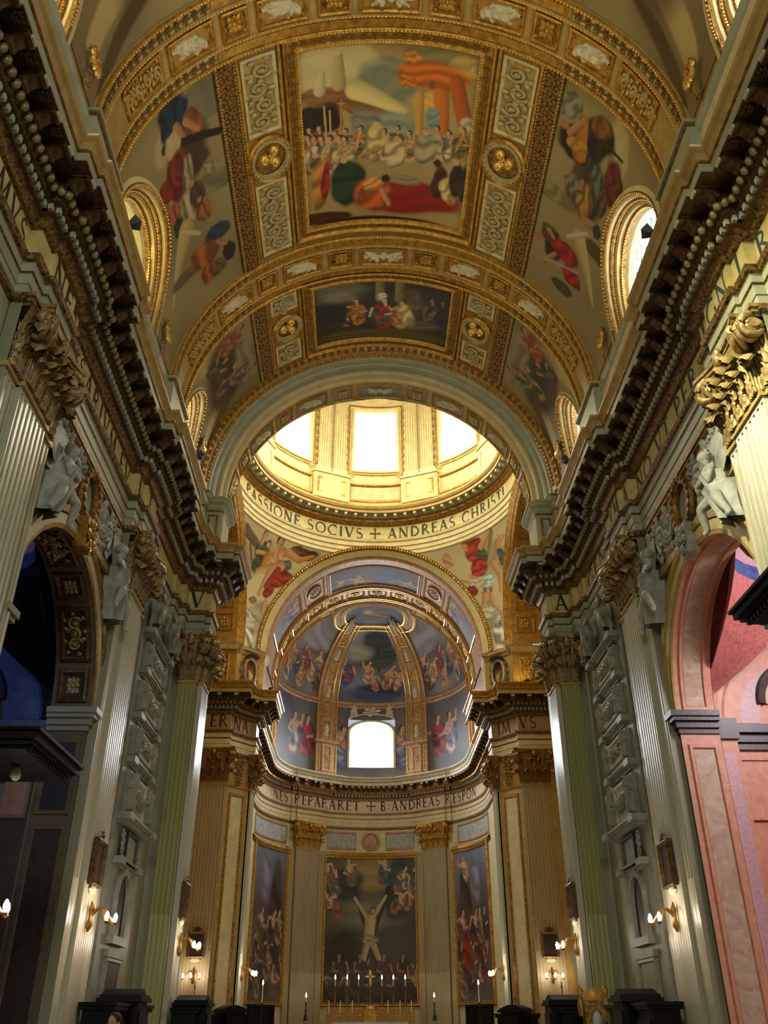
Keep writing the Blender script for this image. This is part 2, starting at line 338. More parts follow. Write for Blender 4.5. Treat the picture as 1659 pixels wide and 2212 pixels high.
def inscribe(parent,text,h,place,mat='letter',start=0.0,gap=.16,width=None):
    """place(V): V.x runs along the text, V.y up, V.z off the wall -> world. Every letter is a part."""
    adv=sum((GL[c][0]+gap) if c!=' ' else .55 for c in text); k=1.0 if width is None else width/(adv*h)
    x=start
    for c in text:
        if c==' ': x+=.55*h*k; continue
        o=glyph(c); x0=x; o.map(lambda V: place(np.stack([x0+V[:,0]*h*k,V[:,1]*h,V[:,2]],1)))
        o.build('letter',mat,parent); x+=(GL[c][0]+gap)*h*k

ME_scr=[x.mesh('scroll',smooth=True) for x in T_scr]; ME_clumpT=T_clump.mesh('foliage'); ME_rosT=T_ros.mesh('rosette',smooth=True); ME_petalT=T_petal.mesh('petal',smooth=True)
def onto(f,me,parent,name,x,y,h,sc,rot=0.0):
    """one ornament object (shared mesh) seated on a curved surface f"""
    e=.02; Q=f(np.array([[x,y,h],[x+e,y,h],[x,y+e,h],[x,y,h+e]])); O=Q[0]; A=(Q[1]-O); B=(Q[2]-O); Nn=(Q[3]-O); A/=np.linalg.norm(A); B/=np.linalg.norm(B); Nn/=np.linalg.norm(Nn)
    ca,sa=math.cos(rot),math.sin(rot); sc=np.broadcast_to(np.asarray(sc,float),(3,)); X=(A*ca+B*sa)*sc[0]; Y=(B*ca-A*sa)*sc[1]; Z=Nn*sc[2]
    return share(name,me,parent,Matrix(((X[0],Y[0],Z[0],O[0]),(X[1],Y[1],Z[1],O[1]),(X[2],Y[2],Z[2],O[2]),(0,0,0,1))))
def rowonto(f,me,parent,name,l0,l1,step,y,h,sc,alt=0,swap=False):
    n=max(1,int(abs(l1-l0)/step))
    for k in range(n):
        p=l0+(l1-l0)*(k+.5)/n; onto(f,me,parent,name,*((y,p) if swap else (p,y)),h,sc,alt*(k%2)*.6+(pi/2 if swap else 0))

MEM={}
def mm(me,mat):                                   # shared mesh in another material
    k=(me.name,mat)
    if k not in MEM: c=me.copy(); c.materials.clear(); c.materials.append(MAT[mat]); MEM[k]=c
    return MEM[k]
# ------------------------------------------------------------------ plan lines (right-hand side; the left side mirrors x)
NAVE=[(8.38,-12),(8.38,14.23),(8.11,14.23),(8.11,14.93),(7.99,14.93),(7.99,16.52),(8.11,16.52),(8.11,17.22),(8.38,17.22),(8.38,24.5),(8.11,24.5),(8.11,25.2),(7.99,25.2),(7.99,26.65),(8.11,26.65),(8.11,27.5),(8.38,27.5),
      (8.38,32.0),(8.24,32.0),(8.24,32.9),(8.0,32.9),(8.0,33.6),(7.3,33.6),(7.3,33.8),(7.08,33.8),(7.08,34.95),(8.45,36.55),(10.6,36.55)]
FAR=[(10.6,50.4),(8.39,50.4),(8.39,50.75),(7.3,52.05),(7.08,52.05),(7.08,53.4),(8.38,53.4),(8.38,61.5)]
def _apse():
    p=[(8.38,61.5),(8.38,65)]
    for a in np.arange(2,41,4): p.append((8.38*math.cos(R2D(a)),65+8.38*math.sin(R2D(a))))
    for a in (41.5,):
        for r in (8.38,8.24): p.append((r*math.cos(R2D(a)),65+r*math.sin(R2D(a))))
    for a in (45,):
        for r in (8.24,8.12): p.append((r*math.cos(R2D(a)),65+r*math.sin(R2D(a))))
    for a in (49,53,57,60.5): p.append((8.12*math.cos(R2D(a)),65+8.12*math.sin(R2D(a))))
    p.append((8.24*math.cos(R2D(60.5)),65+8.24*math.sin(R2D(60.5))))
    for r in (8.24,8.38): p.append((r*math.cos(R2D(64)),65+r*math.sin(R2D(64))))
    for a in (68,72,76,80,84,87): p.append((8.38*math.cos(R2D(a)),65+8.38*math.sin(R2D(a))))
    q=[(-x,y) for x,y in p[::-1]]
    return p+[(0,73.38)]+q
APSE=_apse()
def offset(poly,o):
    P=np.asarray(poly,float); d=np.diff(P,axis=0); d/=np.linalg.norm(d,axis=1)[:,None]; n=np.stack([-d[:,1],d[:,0]],1)
    out=[P[0]+n[0]*o]
    for i in range(1,len(P)-1):
        m=n[i-1]+n[i]; out.append(P[i]+m*o/(1+n[i-1].dot(n[i])+1e-9) if 1+n[i-1].dot(n[i])>.05 else P[i]+n[i]*o)
    out.append(P[-1]+n[-1]*o); return np.array(out)
def sweep(poly,prof,s=1):
    o=M(); G=np.stack([np.column_stack([offset(poly,d),np.full(len(poly),z)]) for d,z in prof],1); G[...,0]*=s; o.grid(G); return o
def along(poly,o,step,s=1,minlen=.3,margin=0.0):
    """points with tangent and inward normal along the offset line, evenly spaced per straight run"""
    P=offset(poly,o); res=[]
    for a,b in zip(P[:-1],P[1:]):
        L=np.linalg.norm(b-a)
        if L<minlen: continue
        t=(b-a)/L; n=np.array([-t[1],t[0]]); k=max(1,int(round((L-2*margin)/step)))
        for i in range(k):
            p=a+t*(margin+(L-2*margin)*(i+.5)/k); res.append((np.array([p[0]*s,p[1]]),np.array([t[0]*s,t[1]]),np.array([n[0]*s,n[1]])))
    return res
def alongarc(poly,o,step,s=1):
    P=offset(poly,o); P[:,0]*=s; L=np.concatenate([[0],np.cumsum(np.linalg.norm(np.diff(P,axis=0),axis=1))]); res=[]
    for l in np.arange(step/2,L[-1],step):
        i=min(len(L)-2,np.searchsorted(L,l)-1); t=(P[i+1]-P[i])/(L[i+1]-L[i]+1e-9); p=P[i]+t*(l-L[i]); n=np.array([-t[1],t[0]])*s; res.append((p,t,n))
    return res
def mat_at(p,n,z,sc=(1,1,1)):
    t=np.array([n[1],-n[0]])          # right-handed frame x=t, y=n (outwards), z up
    return Matrix(((t[0]*sc[0],n[0]*sc[1],0,p[0]),(t[1]*sc[0],n[1]*sc[1],0,p[1]),(0,0,sc[2],z),(0,0,0,1)))
def _bracket():          # scrolled console under the corona: y outwards, hangs down from z=0
    o=M(); o.box(-.17,.17,-.24,.22,-.06,0)
    prof=[(-.24,-.06),(-.24,-.3),(-.12,-.34),(.0,-.22),(.1,-.14),(.2,-.17),(.25,-.12),(.22,-.06)]
    for x0,x1 in ((-.13,.13),):
        o.grid(np.array([[(x0,y,z) for y,z in prof],[(x1,y,z) for y,z in prof]]))
        for x in (x0,x1): b=[(x,y,z) for y,z in prof]; o.add(b,[(0,i,i+1) for i in range(1,len(b)-1)])
    o.tube([(-.15,.2,-.12),(.15,.2,-.12)],.07,8); o.tube([(-.15,-.16,-.27),(.15,-.16,-.27)],.09,8); return o
ME_bracket=_bracket().mesh('bracket'); ME_bracket.materials.append(MAT['bronze'])
ME_scrollend=M().tube([(-.1,.27,-.11),(.1,.27,-.11)],.055,8).mesh('bracket_tip'); ME_scrollend.materials.append(MAT['stucco'])
_d=M(); _d.box(-.055,.055,-.06,.06,-.17,0); ME_dentil=_d.mesh('dentil'); ME_dentil.materials.append(MAT['dentil'])
_e=M(); _e.ball((0,0,0),(.1,.11,.12),8,5); ME_egg=_e.mesh('egg',smooth=True); ME_egg.materials.append(MAT['egg_gold'])
_d=M(); _d.put(T_ros,(0,0,0),(.17,.17,.17)); _d.map(lambda V:V*np.array([1,1,-1])); ME_sofros=_d.mesh('soffit_rosette'); ME_sofros.materials.append(MAT['bronze'])
ENT=[('architrave_base',[(-.02,15.2),(.09,15.24),(.09,15.4),(.02,15.42)],'carved'),
     ('architrave',[(.02,15.42),(.02,15.7),(.05,15.71),(.05,15.98),(.06,15.99)],'mint'),
     ('architrave_bead',[(.06,15.99),(.1,16.03),(.06,16.07)],'carved'),
     ('architrave_fascia',[(.06,16.07),(.06,16.3),(.08,16.32)],'mint'),
     ('architrave_moulding',[(.08,16.32),(.16,16.36),(.2,16.46),(.2,16.5),(.0,16.52)],'carved'),
     ('frieze',[(0,16.52),(0,17.42)],'frieze'),
     ('bed_moulding',[(0,17.42),(.1,17.44),(.18,17.56),(.24,17.6)],'carved'),
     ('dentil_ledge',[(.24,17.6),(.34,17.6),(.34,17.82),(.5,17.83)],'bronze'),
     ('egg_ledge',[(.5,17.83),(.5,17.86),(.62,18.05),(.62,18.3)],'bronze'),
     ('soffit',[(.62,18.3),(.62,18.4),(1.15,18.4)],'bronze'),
     ('corona',[(1.15,18.4),(1.17,18.41),(1.17,18.65)],'mint'),
     ('corona_bead',[(1.17,18.65),(1.22,18.66),(1.22,18.72),(1.2,18.73)],'gold_dark'),
     ('cyma',[(1.2,18.73),(1.21,18.8),(1.27,18.88),(1.35,18.94),(1.38,18.98),(1.38,19.05),(1.3,19.06)],'cream_gold'),
     ('cornice_top',[(1.3,19.06),(-.2,19.07)],'plaster')]
def entablature(name,poly,s,detail=2,mats=None,label=None):
    root=bpy.data.objects.new(name,None); COL.objects.link(root); WO[root.name]=np.zeros(3); root['kind']='structure'
    if label: root['label']=label
    for nm,prof,mt in ENT:
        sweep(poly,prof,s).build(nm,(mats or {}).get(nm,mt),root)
    for p,t,n in along(poly,.95,.84,s,.35,.12):
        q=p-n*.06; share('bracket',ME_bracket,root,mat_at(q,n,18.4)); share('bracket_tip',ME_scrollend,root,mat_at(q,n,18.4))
    if detail>1:
        for p,t,n in along(poly,.95,.84,s,1.2,.54): share('soffit_rosette',ME_sofros,root,mat_at(p,n,18.39))
        pts=[q for q in along(poly,.38,.24,s,.2)]
        for p,t,n in pts[-290:]: share('dentil',ME_dentil,root,mat_at(p,n,17.83))
        for p,t,n in along(poly,.64,.25,s,.2)[-290:]: share('egg',ME_egg,root,mat_at(p,n,17.99))
    else:
        d=M(); e=M()
        for p,t,n in along(poly,.38,.24,s,.2):
            mt=np.array(mat_at(p,n,17.83)); o=M().box(-.065,.065,-.06,.05,-.17,0); d.merge(o,lambda V:V@mt[:3,:3].T+mt[:3,3])
        d.build('dentils','mint',root,kind='stuff')
        for p,t,n in along(poly,.64,.25,s,.2): e.put(T_bead,(p[0],p[1],17.9),(.1,.1,.2))
        e.build('eggs','gold',root,kind='stuff')
    return root
TR={}
TR['L']=entablature('trim_1',NAVE,-1,label='left nave entablature with inscription frieze and bracketed cornice'); TR['R']=entablature('trim_2',NAVE,1,label='right nave entablature with inscription frieze and bracketed cornice')
FM={'frieze':'tan','architrave':'cream','architrave_fascia':'cream','cyma':'gold','corona':'cream_gold'}
TR['FL']=entablature('trim_3',FAR,-1,1,FM,'far left crossing pier entablature'); TR['FR']=entablature('trim_4',FAR,1,1,FM,'far right crossing pier entablature')
AM={'frieze':'frieze_apse','architrave':'cream','architrave_fascia':'cream','corona':'stucco','cyma':'stucco','architrave_bead':'rose_gold','architrave_moulding':'rose_gold','bed_moulding':'rose_gold','egg_ledge':'rose_gold','soffit':'rose_gold'}
TR['AP']=entablature('trim_5',APSE,1,1,AM,'curved apse entablature with inscription')
# inscriptions on the friezes
def on_side(s,y0):      # text runs away from the camera on the left, towards it on the right
    return lambda V: np.stack([s*(8.385-V[:,2]) if True else 0*V[:,0],y0+V[:,0]*(1 if s<0 else -1),16.68+V[:,1]],1)
def on_side_x(s,y0,X): return lambda V: np.stack([s*(X-V[:,2]),y0+V[:,0]*(1 if s<0 else -1),16.68+V[:,1]],1)
H_=.7
inscribe(TR['L'],'MVS',H_,on_side(-1,12.35),width=1.85); inscribe(TR['L'],'NE',H_,on_side_x(-1,15.0,7.99),width=1.45); inscribe(TR['L'],'C',H_,on_side_x(-1,16.56,8.11),width=.62); inscribe(TR['L'],'ESSARIVM',H_,on_side(-1,17.3),width=5.3); inscribe(TR['L'],'FV',H_,on_side(-1,23.05),width=1.4)
inscribe(TR['L'],'I',H_,on_side_x(-1,24.6,8.11)); inscribe(TR['L'],'T',H_,on_side_x(-1,25.5,7.99)); inscribe(TR['L'],'IN',H_,on_side(-1,28.0),width=1.4)
inscribe(TR['R'],'GENE',H_,on_side(1,31.7),'letter_blue',width=3.8); inscribe(TR['R'],'VM',H_,on_side_x(1,26.6,7.99),'letter_blue',width=1.3); inscribe(TR['R'],'A',H_,on_side_x(1,25.15,8.11),'letter_blue',width=.6); inscribe(TR['R'],'NO VT PER',H_,on_side(1,24.42),'letter_blue',width=6.1)
inscribe(TR['R'],'I',H_,on_side_x(1,17.1,8.11),'letter_blue'); inscribe(TR['R'],'GN',H_,on_side_x(1,16.45,7.99),'letter_blue',width=1.45); inscribe(TR['R'],'I',H_,on_side_x(1,14.75,8.11),'letter_blue'); inscribe(TR['R'],'R',H_,on_side(1,14.15),'letter_blue')
def on_front(x0,Y): return lambda V: np.stack([x0+V[:,0],Y-V[:,2],16.68+V[:,1]],1)
inscribe(TR['L'],'V',.72,on_front(-7.94,33.6)); inscribe(TR['R'],'A',.72,on_front(7.36,33.6))
inscribe(TR['FL'],'VERNA'[1:3],.72,on_front(-9.62,50.4),width=1.15); inscribe(TR['FR'],'VS',.72,on_front(8.46,50.4),width=1.15)
def on_line(a,b):
    a=np.array(a,float);b=np.array(b,float); t=(b-a)/np.linalg.norm(b-a); n=np.array([t[1],-t[0]])
    return lambda V: np.stack([a[0]+t[0]*V[:,0]+n[0]*V[:,2],a[1]+t[1]*V[:,0]+n[1]*V[:,2],16.68+V[:,1]],1)
inscribe(TR['FL'],'NA',.72,on_line((-8.3,50.86),(-7.3,52.05)),width=1.3); inscribe(TR['FR'],'IM',.72,on_line((7.3,52.05),(8.3,50.86)),start=.2,width=1.1)
def on_apse(V):
    a=pi/2-V[:,0]/8.38; d=np.degrees(np.abs(a-pi/2)); r=np.where((d>29.5)&(d<45),8.12,np.where((d>=26)&(d<48.5),8.24,8.38))-V[:,2]
    return np.stack([r*np.cos(a),65+r*np.sin(a),16.68+V[:,1]],1)
inscribe(TR['AP'],'+',.78,on_apse,start=-.35); inscribe(TR['AP'],'NES REPARARET',.76,on_apse,start=-9.3,width=8.5); inscribe(TR['AP'],'B:ANDREAS RESPON',.76,on_apse,start=.75,width=9.7)
# ------------------------------------------------------------------ pilasters
def _leaf():
    o=M(); t=np.linspace(0,1,16); x=np.linspace(-1,1,15)
    q=np.clip((t-.66)/.34,0,1); zc=np.where(t<.66,t*1.02,.673+.3*np.sin(q*pi*.8)/.95); yc=.05+.1*t+.5*q**1.3
    lob=np.abs(np.sin(t*4*pi+.4)); w=.5*(1-.3*t**2)*(1-.3*lob)*np.where(t>.95,.6,1)
    X=w[:,None]*x; Y=yc[:,None]-.12*(x**2)[None]+.1*lob[:,None]*(np.abs(x)**2)[None]+.06*np.cos(x*pi*5)[None]; Z=zc[:,None]-.16*(x**2)[None]*q[:,None]-.05*lob[:,None]*np.abs(x)[None]
    o.grid(np.stack([X,Y,Z],-1)); o.grid(np.stack([X*.96,Y-.06,Z-.02],-1)); return o
ME_leaf=_leaf().mesh('leaf',smooth=True)
def _volute():
    o=M(); p=spiral(.34,.06,1.9,(0,0),pi/2,-1); n=len(p)
    for x in (-.08,.08): o.tube(np.column_stack([np.full(n,x),p[:,0],p[:,1]]),np.linspace(.1,.045,n),6)
    o.tube([(-.19,0,0),(.19,0,0)],.1,8)
    for k in range(6): o.put(T_petal,(0,0,0),(.01,.01,.01))
    s_=np.linspace(0,1,9); o.tube(np.column_stack([0*s_,-.34+.34*s_**2,-.75+1.05*s_]),np.linspace(.05,.12,9),6); return o
ME_vol=_volute().mesh('volute',smooth=True)
def _tassel():
    o=M(); o.lathe([(0,.3),(.06,.28),(.1,.2),(.07,.14),(.13,.05),(.15,-.06),(.1,-.16),(0,-.2)],n=8); return o
ME_tas=_tassel().mesh('fleuron',smooth=True)
def loc_fn(P,t,n):
    P=np.array(P,float);t=np.array(t,float);n=np.array(n,float)
    return lambda V: np.stack([P[0]+t[0]*V[:,0]+n[0]*V[:,1],P[1]+t[1]*V[:,0]+n[1]*V[:,1],V[:,2]],1)
def frame4(P,t,n,a,o,z,sc=1.0,turn=0.0,tilt=0.0):
    t=Vector((t[0],t[1],0)); n=Vector((n[0],n[1],0)); ca,sa=math.cos(turn),math.sin(turn); x=t*ca+n*sa; y=n*ca-t*sa
    p=Vector((P[0],P[1],z))+t*a+n*o
    sc=(sc,sc,sc) if not isinstance(sc,tuple) else sc
    m=Matrix(((x[0]*sc[0],y[0]*sc[1],0,p[0]),(x[1]*sc[0],y[1]*sc[1],0,p[1]),(0,0,sc[2],p[2]),(0,0,0,1))); return m
def flutes(w,n,z0,z1,zc=5.0,dep=.055):
    """fluted face, x from -w/2 to w/2, y = 0 at the face (flutes cut inwards), cabled below zc"""
    pts=[(-w/2,0)]; pitch=w/n; f=pitch*.22; dep=min(.1,pitch*.36)
    for k in range(n):
        a=-w/2+k*pitch
        pts.append((a+f,0))
        for j in range(1,6): pts.append((a+f+(pitch-2*f)*j/6,-dep*math.sin(pi*j/6)**.7))
        pts.append((a+pitch-f,0))
    pts.append((w/2,0)); o=M(); P=np.array(pts); lv=[]
    for z,d in ((z0,.12),(zc,.12),(zc+.01,1),(z1-.22,1),(z1-.12,.5),(z1-.1,0),(z1,0)):
        lv.append(np.column_stack([P[:,0],P[:,1]*d,np.full(len(P),z)]))
    o.grid(np.stack(lv,1)); return o
def shaft(parent,P,t,n,w,d,nf,z0,z1,mat,name='shaft',side=True):
    o=flutes(w,nf,z0,z1)
    if side:
        for s in (-1,1): o.grid(np.array([[(s*w/2,0,z0),(s*w/2,0,z1)],[(s*w/2,-d,z0),(s*w/2,-d,z1)]]))
    o.map(loc_fn(P,t,n)).build(name,mat,parent)
def capital(parent,P,t,n,w,d,z0=13.55,H=1.88,nl=4,mat='cap_gold',full=True):
    b=M(); g=np.linspace(0,1,7); fl=.02+.2*g**3
    for (x0,y0,x1,y1) in ((-w/2,0,w/2,0),(-w/2,-d,-w/2,0),(w/2,0,w/2,-d)):
        if not full and x0==x1: continue
        ex=[(x0-(.2*0),y0),(x1,y1)]
        G=np.zeros((2,7,3))
        for i,(x,y) in enumerate(ex):
            sx=np.sign(x) if x0==x1 or full else 0
            G[i]=np.column_stack([x+sx*fl*1.0,(y+fl) if y>=-1e-6 else np.full(7,y),z0+g*(H-.25)])
        b.grid(G)
    b.map(loc_fn(P,t,n)); cap=b.build('capital',mat,parent)
    ab=M(); aw=w/2+(.34 if full else .02); xs=np.linspace(-1,1,13)
    for (zz0,zz1,e) in ((H-.28,H-.2,-.05),(H-.2,H-.1,.02),(H-.1,H,.08)):
        fr=np.column_stack([xs*(aw+e),.2+e+(.22 if full else .0)*np.abs(xs)**2.2]); lo=np.column_stack([fr,np.full(13,z0+zz0)]); hi=np.column_stack([fr,np.full(13,z0+zz1)]); bk=lambda a: np.column_stack([a[:,0],np.full(13,-d),a[:,2]])
        ab.grid(np.stack([bk(lo),lo,hi,bk(hi)],1))
        for sgn in (0,12): ab.add([bk(lo)[sgn],lo[sgn],hi[sgn],bk(hi)[sgn]],[(0,1,2,3)])
    ab.map(loc_fn(P,t,n)).build('abacus',mat,cap)
    ng=M().box(-w/2-.05,w/2+.05,-d,.06,z0-.13,z0); ng.map(loc_fn(P,t,n)).build('necking','cream_gold',cap)
    lm=mm(ME_leaf,mat); vm=mm(ME_vol,mat)
    pitch=w/nl
    for r,(zz,hh,yo) in enumerate(((.42,.95,.02),(0.0,.74,.07))):
        k=nl if r==1 else nl-1 if nl>1 else 1
        for i in range(k): share('leaf',lm,cap,frame4(P,t,n,(i-(k-1)/2)*pitch,yo,z0+zz,(pitch*.98,.8,hh)))
        if full:
            for s in (-1,1):
                share('leaf',lm,cap,frame4(P,t,n,s*(w/2+.02),-d*.5,z0+zz,(min(d,.5)*1.1,.8,hh),-s*pi/2)); share('leaf',lm,cap,frame4(P,t,n,s*w/2,.02,z0+zz,(.4,.85,hh),-s*pi/4))
    for s in ((-1,1) if full or nl>1 else (1,)):
        share('volute',vm,cap,frame4(P,t,n,s*(w/2+(.16 if full else -.12)),.26,z0+H-.56,(1,1,1),-s*pi/4 if full else 0))
        if nl>2: share('volute',vm,cap,frame4(P,t,n,s*.16,.16,z0+H-.5,(.5,.55,.6),s*pi/2.4))
    share('fleuron',mm(ME_tas,mat),cap,frame4(P,t,n,0,.34,z0+H-.3,1.0))
    return cap
def pbase(parent,P,t,n,w,d,mat='sage'):
    o=M()
    for e,z0,z1 in ((.14,0,1.0),(.1,1.0,1.1),(.2,1.1,1.3),(.1,1.3,1.42)): o.box(-w/2-e,w/2+e,-d,e,z0,z1)
    o.map(loc_fn(P,t,n)).build('base',mat,parent)
def nave_pilaster(s,yc,w,label):
    t=(0,-s) ; n=(-s,0); x=s*7.99
    # t chosen so that (t, n, up) is right-handed
    P=(x,yc); T=thing('pilaster',(s*8.38,yc,0),label,'pilaster','fluted nave pilasters')
    shaft(T,P,t,n,w,.12,7,1.42,13.42,'shaft'); capital(T,P,t,n,w,.39); pbase(T,P,t,n,w,.39)
    for k in (-1,1):
        y2=yc+k*(w/2+.34); P2=(s*8.11,y2); o=flutes(.68,3,1.42,13.42); o.map(loc_fn(P2,t,n)).build('side_shaft','shaft',T)
        q=M().box(-.34,.34,-.27,0,0,1.3); q.grid(np.array([[((.34 if -s*k>0 else -.34),0,1.3),((.34 if -s*k>0 else -.34),0,15.4)],[((.34 if -s*k>0 else -.34),-.27,1.3),((.34 if -s*k>0 else -.34),-.27,15.4)]])); q.map(loc_fn(P2,t,n)).build('side_base','sage',T)
        capital(T,P2,t,n,.66,.27,nl=1,full=False)
    return T
for s,nm in ((-1,'left'),(1,'right')):
    nave_pilaster(s,15.725,1.59,'tall fluted pilaster with big gilded capital at the %s edge of the picture'%nm)
    nave_pilaster(s,25.925,1.45,'fluted pilaster with gilded capital between the %s chapel arch and the %s wall tomb'%(nm,nm))
    # near crossing pier: fluted face towards the camera and a narrower one towards the nave
    T=thing('pilaster',(s*7.65,33.8,0),'%s fluted pilaster below the single letter on the crossing pier'%nm,'pilaster','crossing pier pilasters')
    P=(s*7.65,33.6); shaft(T,P,(1,0),(0,-1),.7,.2,4,1.42,13.42,'shaft_green'); capital(T,P,(1,0),(0,-1),.7,.3,nl=2); pbase(T,P,(1,0),(0,-1),.7,.3)
    P=(s*7.08,34.375); t=(0,-s); n=(-s,0); shaft(T,P,t,n,1.15,.2,9,1.42,13.42,'shaft','inner_shaft'); capital(T,P,t,n,1.15,.3,nl=2); pbase(T,P,t,n,1.15,.3)
    b=M().box(min(s*7.17,s*7.4),max(s*7.17,s*7.4),33.82,34.94,0,15.4); b.box(min(s*7.3,s*8.38),max(s*7.3,s*8.38),33.75,36.4,0,15.4); b.build('pier_core','sage',T)
    # far crossing pier
    T=thing('pilaster',(s*9,50.4,0),'%s far crossing pier with fluted face, gold framed panel and gilded capital'%nm,'pilaster','crossing pier pilasters')
    P=(s*9.15,50.4); shaft(T,P,(1,0),(0,-1),1.5,.2,8,1.42,13.42,'shaft_gold'); capital(T,P,(1,0),(0,-1),1.5,.3,nl=3,mat='gold_dark'); pbase(T,P,(1,0),(0,-1),1.5,.3,'cream')
    a=np.array((s*8.39,50.75)); c=np.array((s*7.3,52.05)); L=np.linalg.norm(c-a); t=(c-a)/L*s*-1; mid=(a+c)/2; n=np.array([t[1],-t[0]])
    if n[1]>0: n=-n
    if t[0]*n[1]-t[1]*n[0]<0: t=-t
    f=loc_fn(mid,t,n); M().box(-L/2,L/2,-.3,0,0,15.42).map(f).build('chamfer','cream_gold',T)
    pn=plate(-.42,2,.42,12.9,.01); pn.map(lambda V:f(V[:,[0,2,1]])).build('panel','cream',T)
    fr=frame(-.6,1.8,.6,13.1,[(0,0),(.03,.05),(.14,.05),(.18,.0)],1,1); fr.map(lambda V:f(V[:,[0,2,1]])).build('panel_frame','gold_dark',T)
    ga=M()
    for k in range(8): ga.put(T_clump,((k%2-.5)*.5*(k/8),13.75+k*.2,.08),(.26,.22,.2),k)
    ga.map(lambda V:f(V[:,[0,2,1]])).build('garland','gold_dark',T)
    for zz,e in ((13.42,.05),): M().box(-L/2,L/2,-.2,e,zz,zz+.13).map(f).build('necking','gold',T)
    P=(s*7.08,52.72); shaft(T,P,(0,-s),(-s,0),1.3,.2,6,1.42,13.42,'shaft','inner_shaft'); capital(T,P,(0,-s),(-s,0),1.3,.3,nl=2,mat='gold_dark')
    M().box(min(s*7.2,s*8.5),max(s*7.2,s*8.5),52.07,53.38,0,15.4).build('pier_core','cream',T)
# apse pilasters
for s,nm in ((-1,'left'),(1,'right')):
    a=R2D(90-s*0-37.2) if s>0 else R2D(90+37.2); T=thing('pilaster',(8.1*math.cos(a),65+8.1*math.sin(a),0),'fluted apse pilaster with gilded capital on the %s of the altar painting'%nm,'pilaster','apse pilasters')
    n=np.array([-math.cos(a),-math.sin(a)]); t=np.array([-n[1],n[0]]); 
    if t[0]*n[1]-t[1]*n[0]<0: t=-t
    P=np.array([8.1*math.cos(a),65+8.1*math.sin(a)])
    shaft(T,P,t,n,2.05,.3,11,1.42,13.42,'shaft_gold'); capital(T,P,t,n,2.05,.3,nl=4,mat='gold'); pbase(T,P,t,n,2.05,.3,'cream')
    for k in (-1,1):
        a2=a+k*R2D(9.6); n2=np.array([-math.cos(a2),-math.sin(a2)]); t2=np.array([n2[1],-n2[0]]); P2=np.array([8.24*math.cos(a2),65+8.24*math.sin(a2)])
        if t2[0]*n2[1]-t2[1]*n2[0]<0: t2=-t2
        if (k*s)>0 or True:
            o=flutes(.5,3,1.42,13.42); o.map(loc_fn(P2,t2,n2)).build('side_shaft','shaft_gold',T)
# ------------------------------------------------------------------ floor and nave walls
M().box(-17,17,-13,75,-.2,0).build('floor','floor_marble',kind='structure')
YC,AR,ZS=20.85,3.5,9.3
def wall_arch(X,y0,y1,z1,yc,r,zs,ny=36):
    o=M(); o.grid(np.array([[(X,y0,0),(X,y0,z1)],[(X,yc-r,0),(X,yc-r,z1)]])); o.grid(np.array([[(X,yc+r,0),(X,yc+r,z1)],[(X,y1,0),(X,y1,z1)]]))
    t=np.linspace(pi,0,ny+1); y=yc+r*np.cos(t); z=zs+r*np.sin(t)
    o.grid(np.stack([np.column_stack([np.full(ny+1,X),y,z]),np.column_stack([np.full(ny+1,X),y,np.full(ny+1,z1)])],1)); return o
for s,nm in ((-1,'left'),(1,'right')):
    w=wall_arch(s*8.405,-12,33.7,19.05,YC,AR,ZS).build('wall_'+nm,'plaster',kind='structure')
    # attic behind the cornice
    o=M(); o.grid(np.array([[(s*7.8,-12,19.06),(s*7.8,-12,21.55)],[(s*7.8,33,19.06),(s*7.8,33,21.55)]])); w=o.build('wall_attic_'+nm,'cream',kind='structure')
    ribbon([(21.2,0),(21.25,.06),(21.4,.1),(21.5,.1),(21.52,0)],-12,33,1).map(lambda V:np.stack([s*(7.8-V[:,2]),V[:,0],V[:,1]],1)).build('impost_moulding','mint',w)
for s in (-1,1):
    for y0,y1 in ((14.1,16.4),(24.65,26.95)):
        wt=bpy.data.objects['wall_attic_'+('left' if s<0 else 'right')]
        for e,z0,z1,mt,nm2 in ((.0,19.07,21.45,'mint','plinth_block'),(.05,21.45,21.53,'gold_dark','plinth_bead'),(.1,21.53,21.65,'mint','plinth_cap')): M().box(min(s*(7.5-e),s*7.85),max(s*(7.5-e),s*7.85),y0-e,y1+e,z0,z1).build(nm2,mt,wt)
o=M(); o.grid(np.array([[(-12,-12,0),(-12,-12,32)],[(12,-12,0),(12,-12,32)]])); WB=o.build('wall_back','plaster',kind='structure')
W=thing('window_9',(0,-11.9,12.5),'large facade window behind the camera','window'); W['kind']='structure'; plate(-3,12.5,3,19.5,0).map(lambda V:np.stack([V[:,0],-11.9+V[:,2],V[:,1]],1)).build('pane','glass_facade',W); frame(-3.3,12.2,3.3,19.8,[(0,0),(.05,.15),(.25,.15),(.3,0)]).map(lambda V:np.stack([V[:,0],-11.9+V[:,2],V[:,1]],1)).build('window_frame','cream',W)
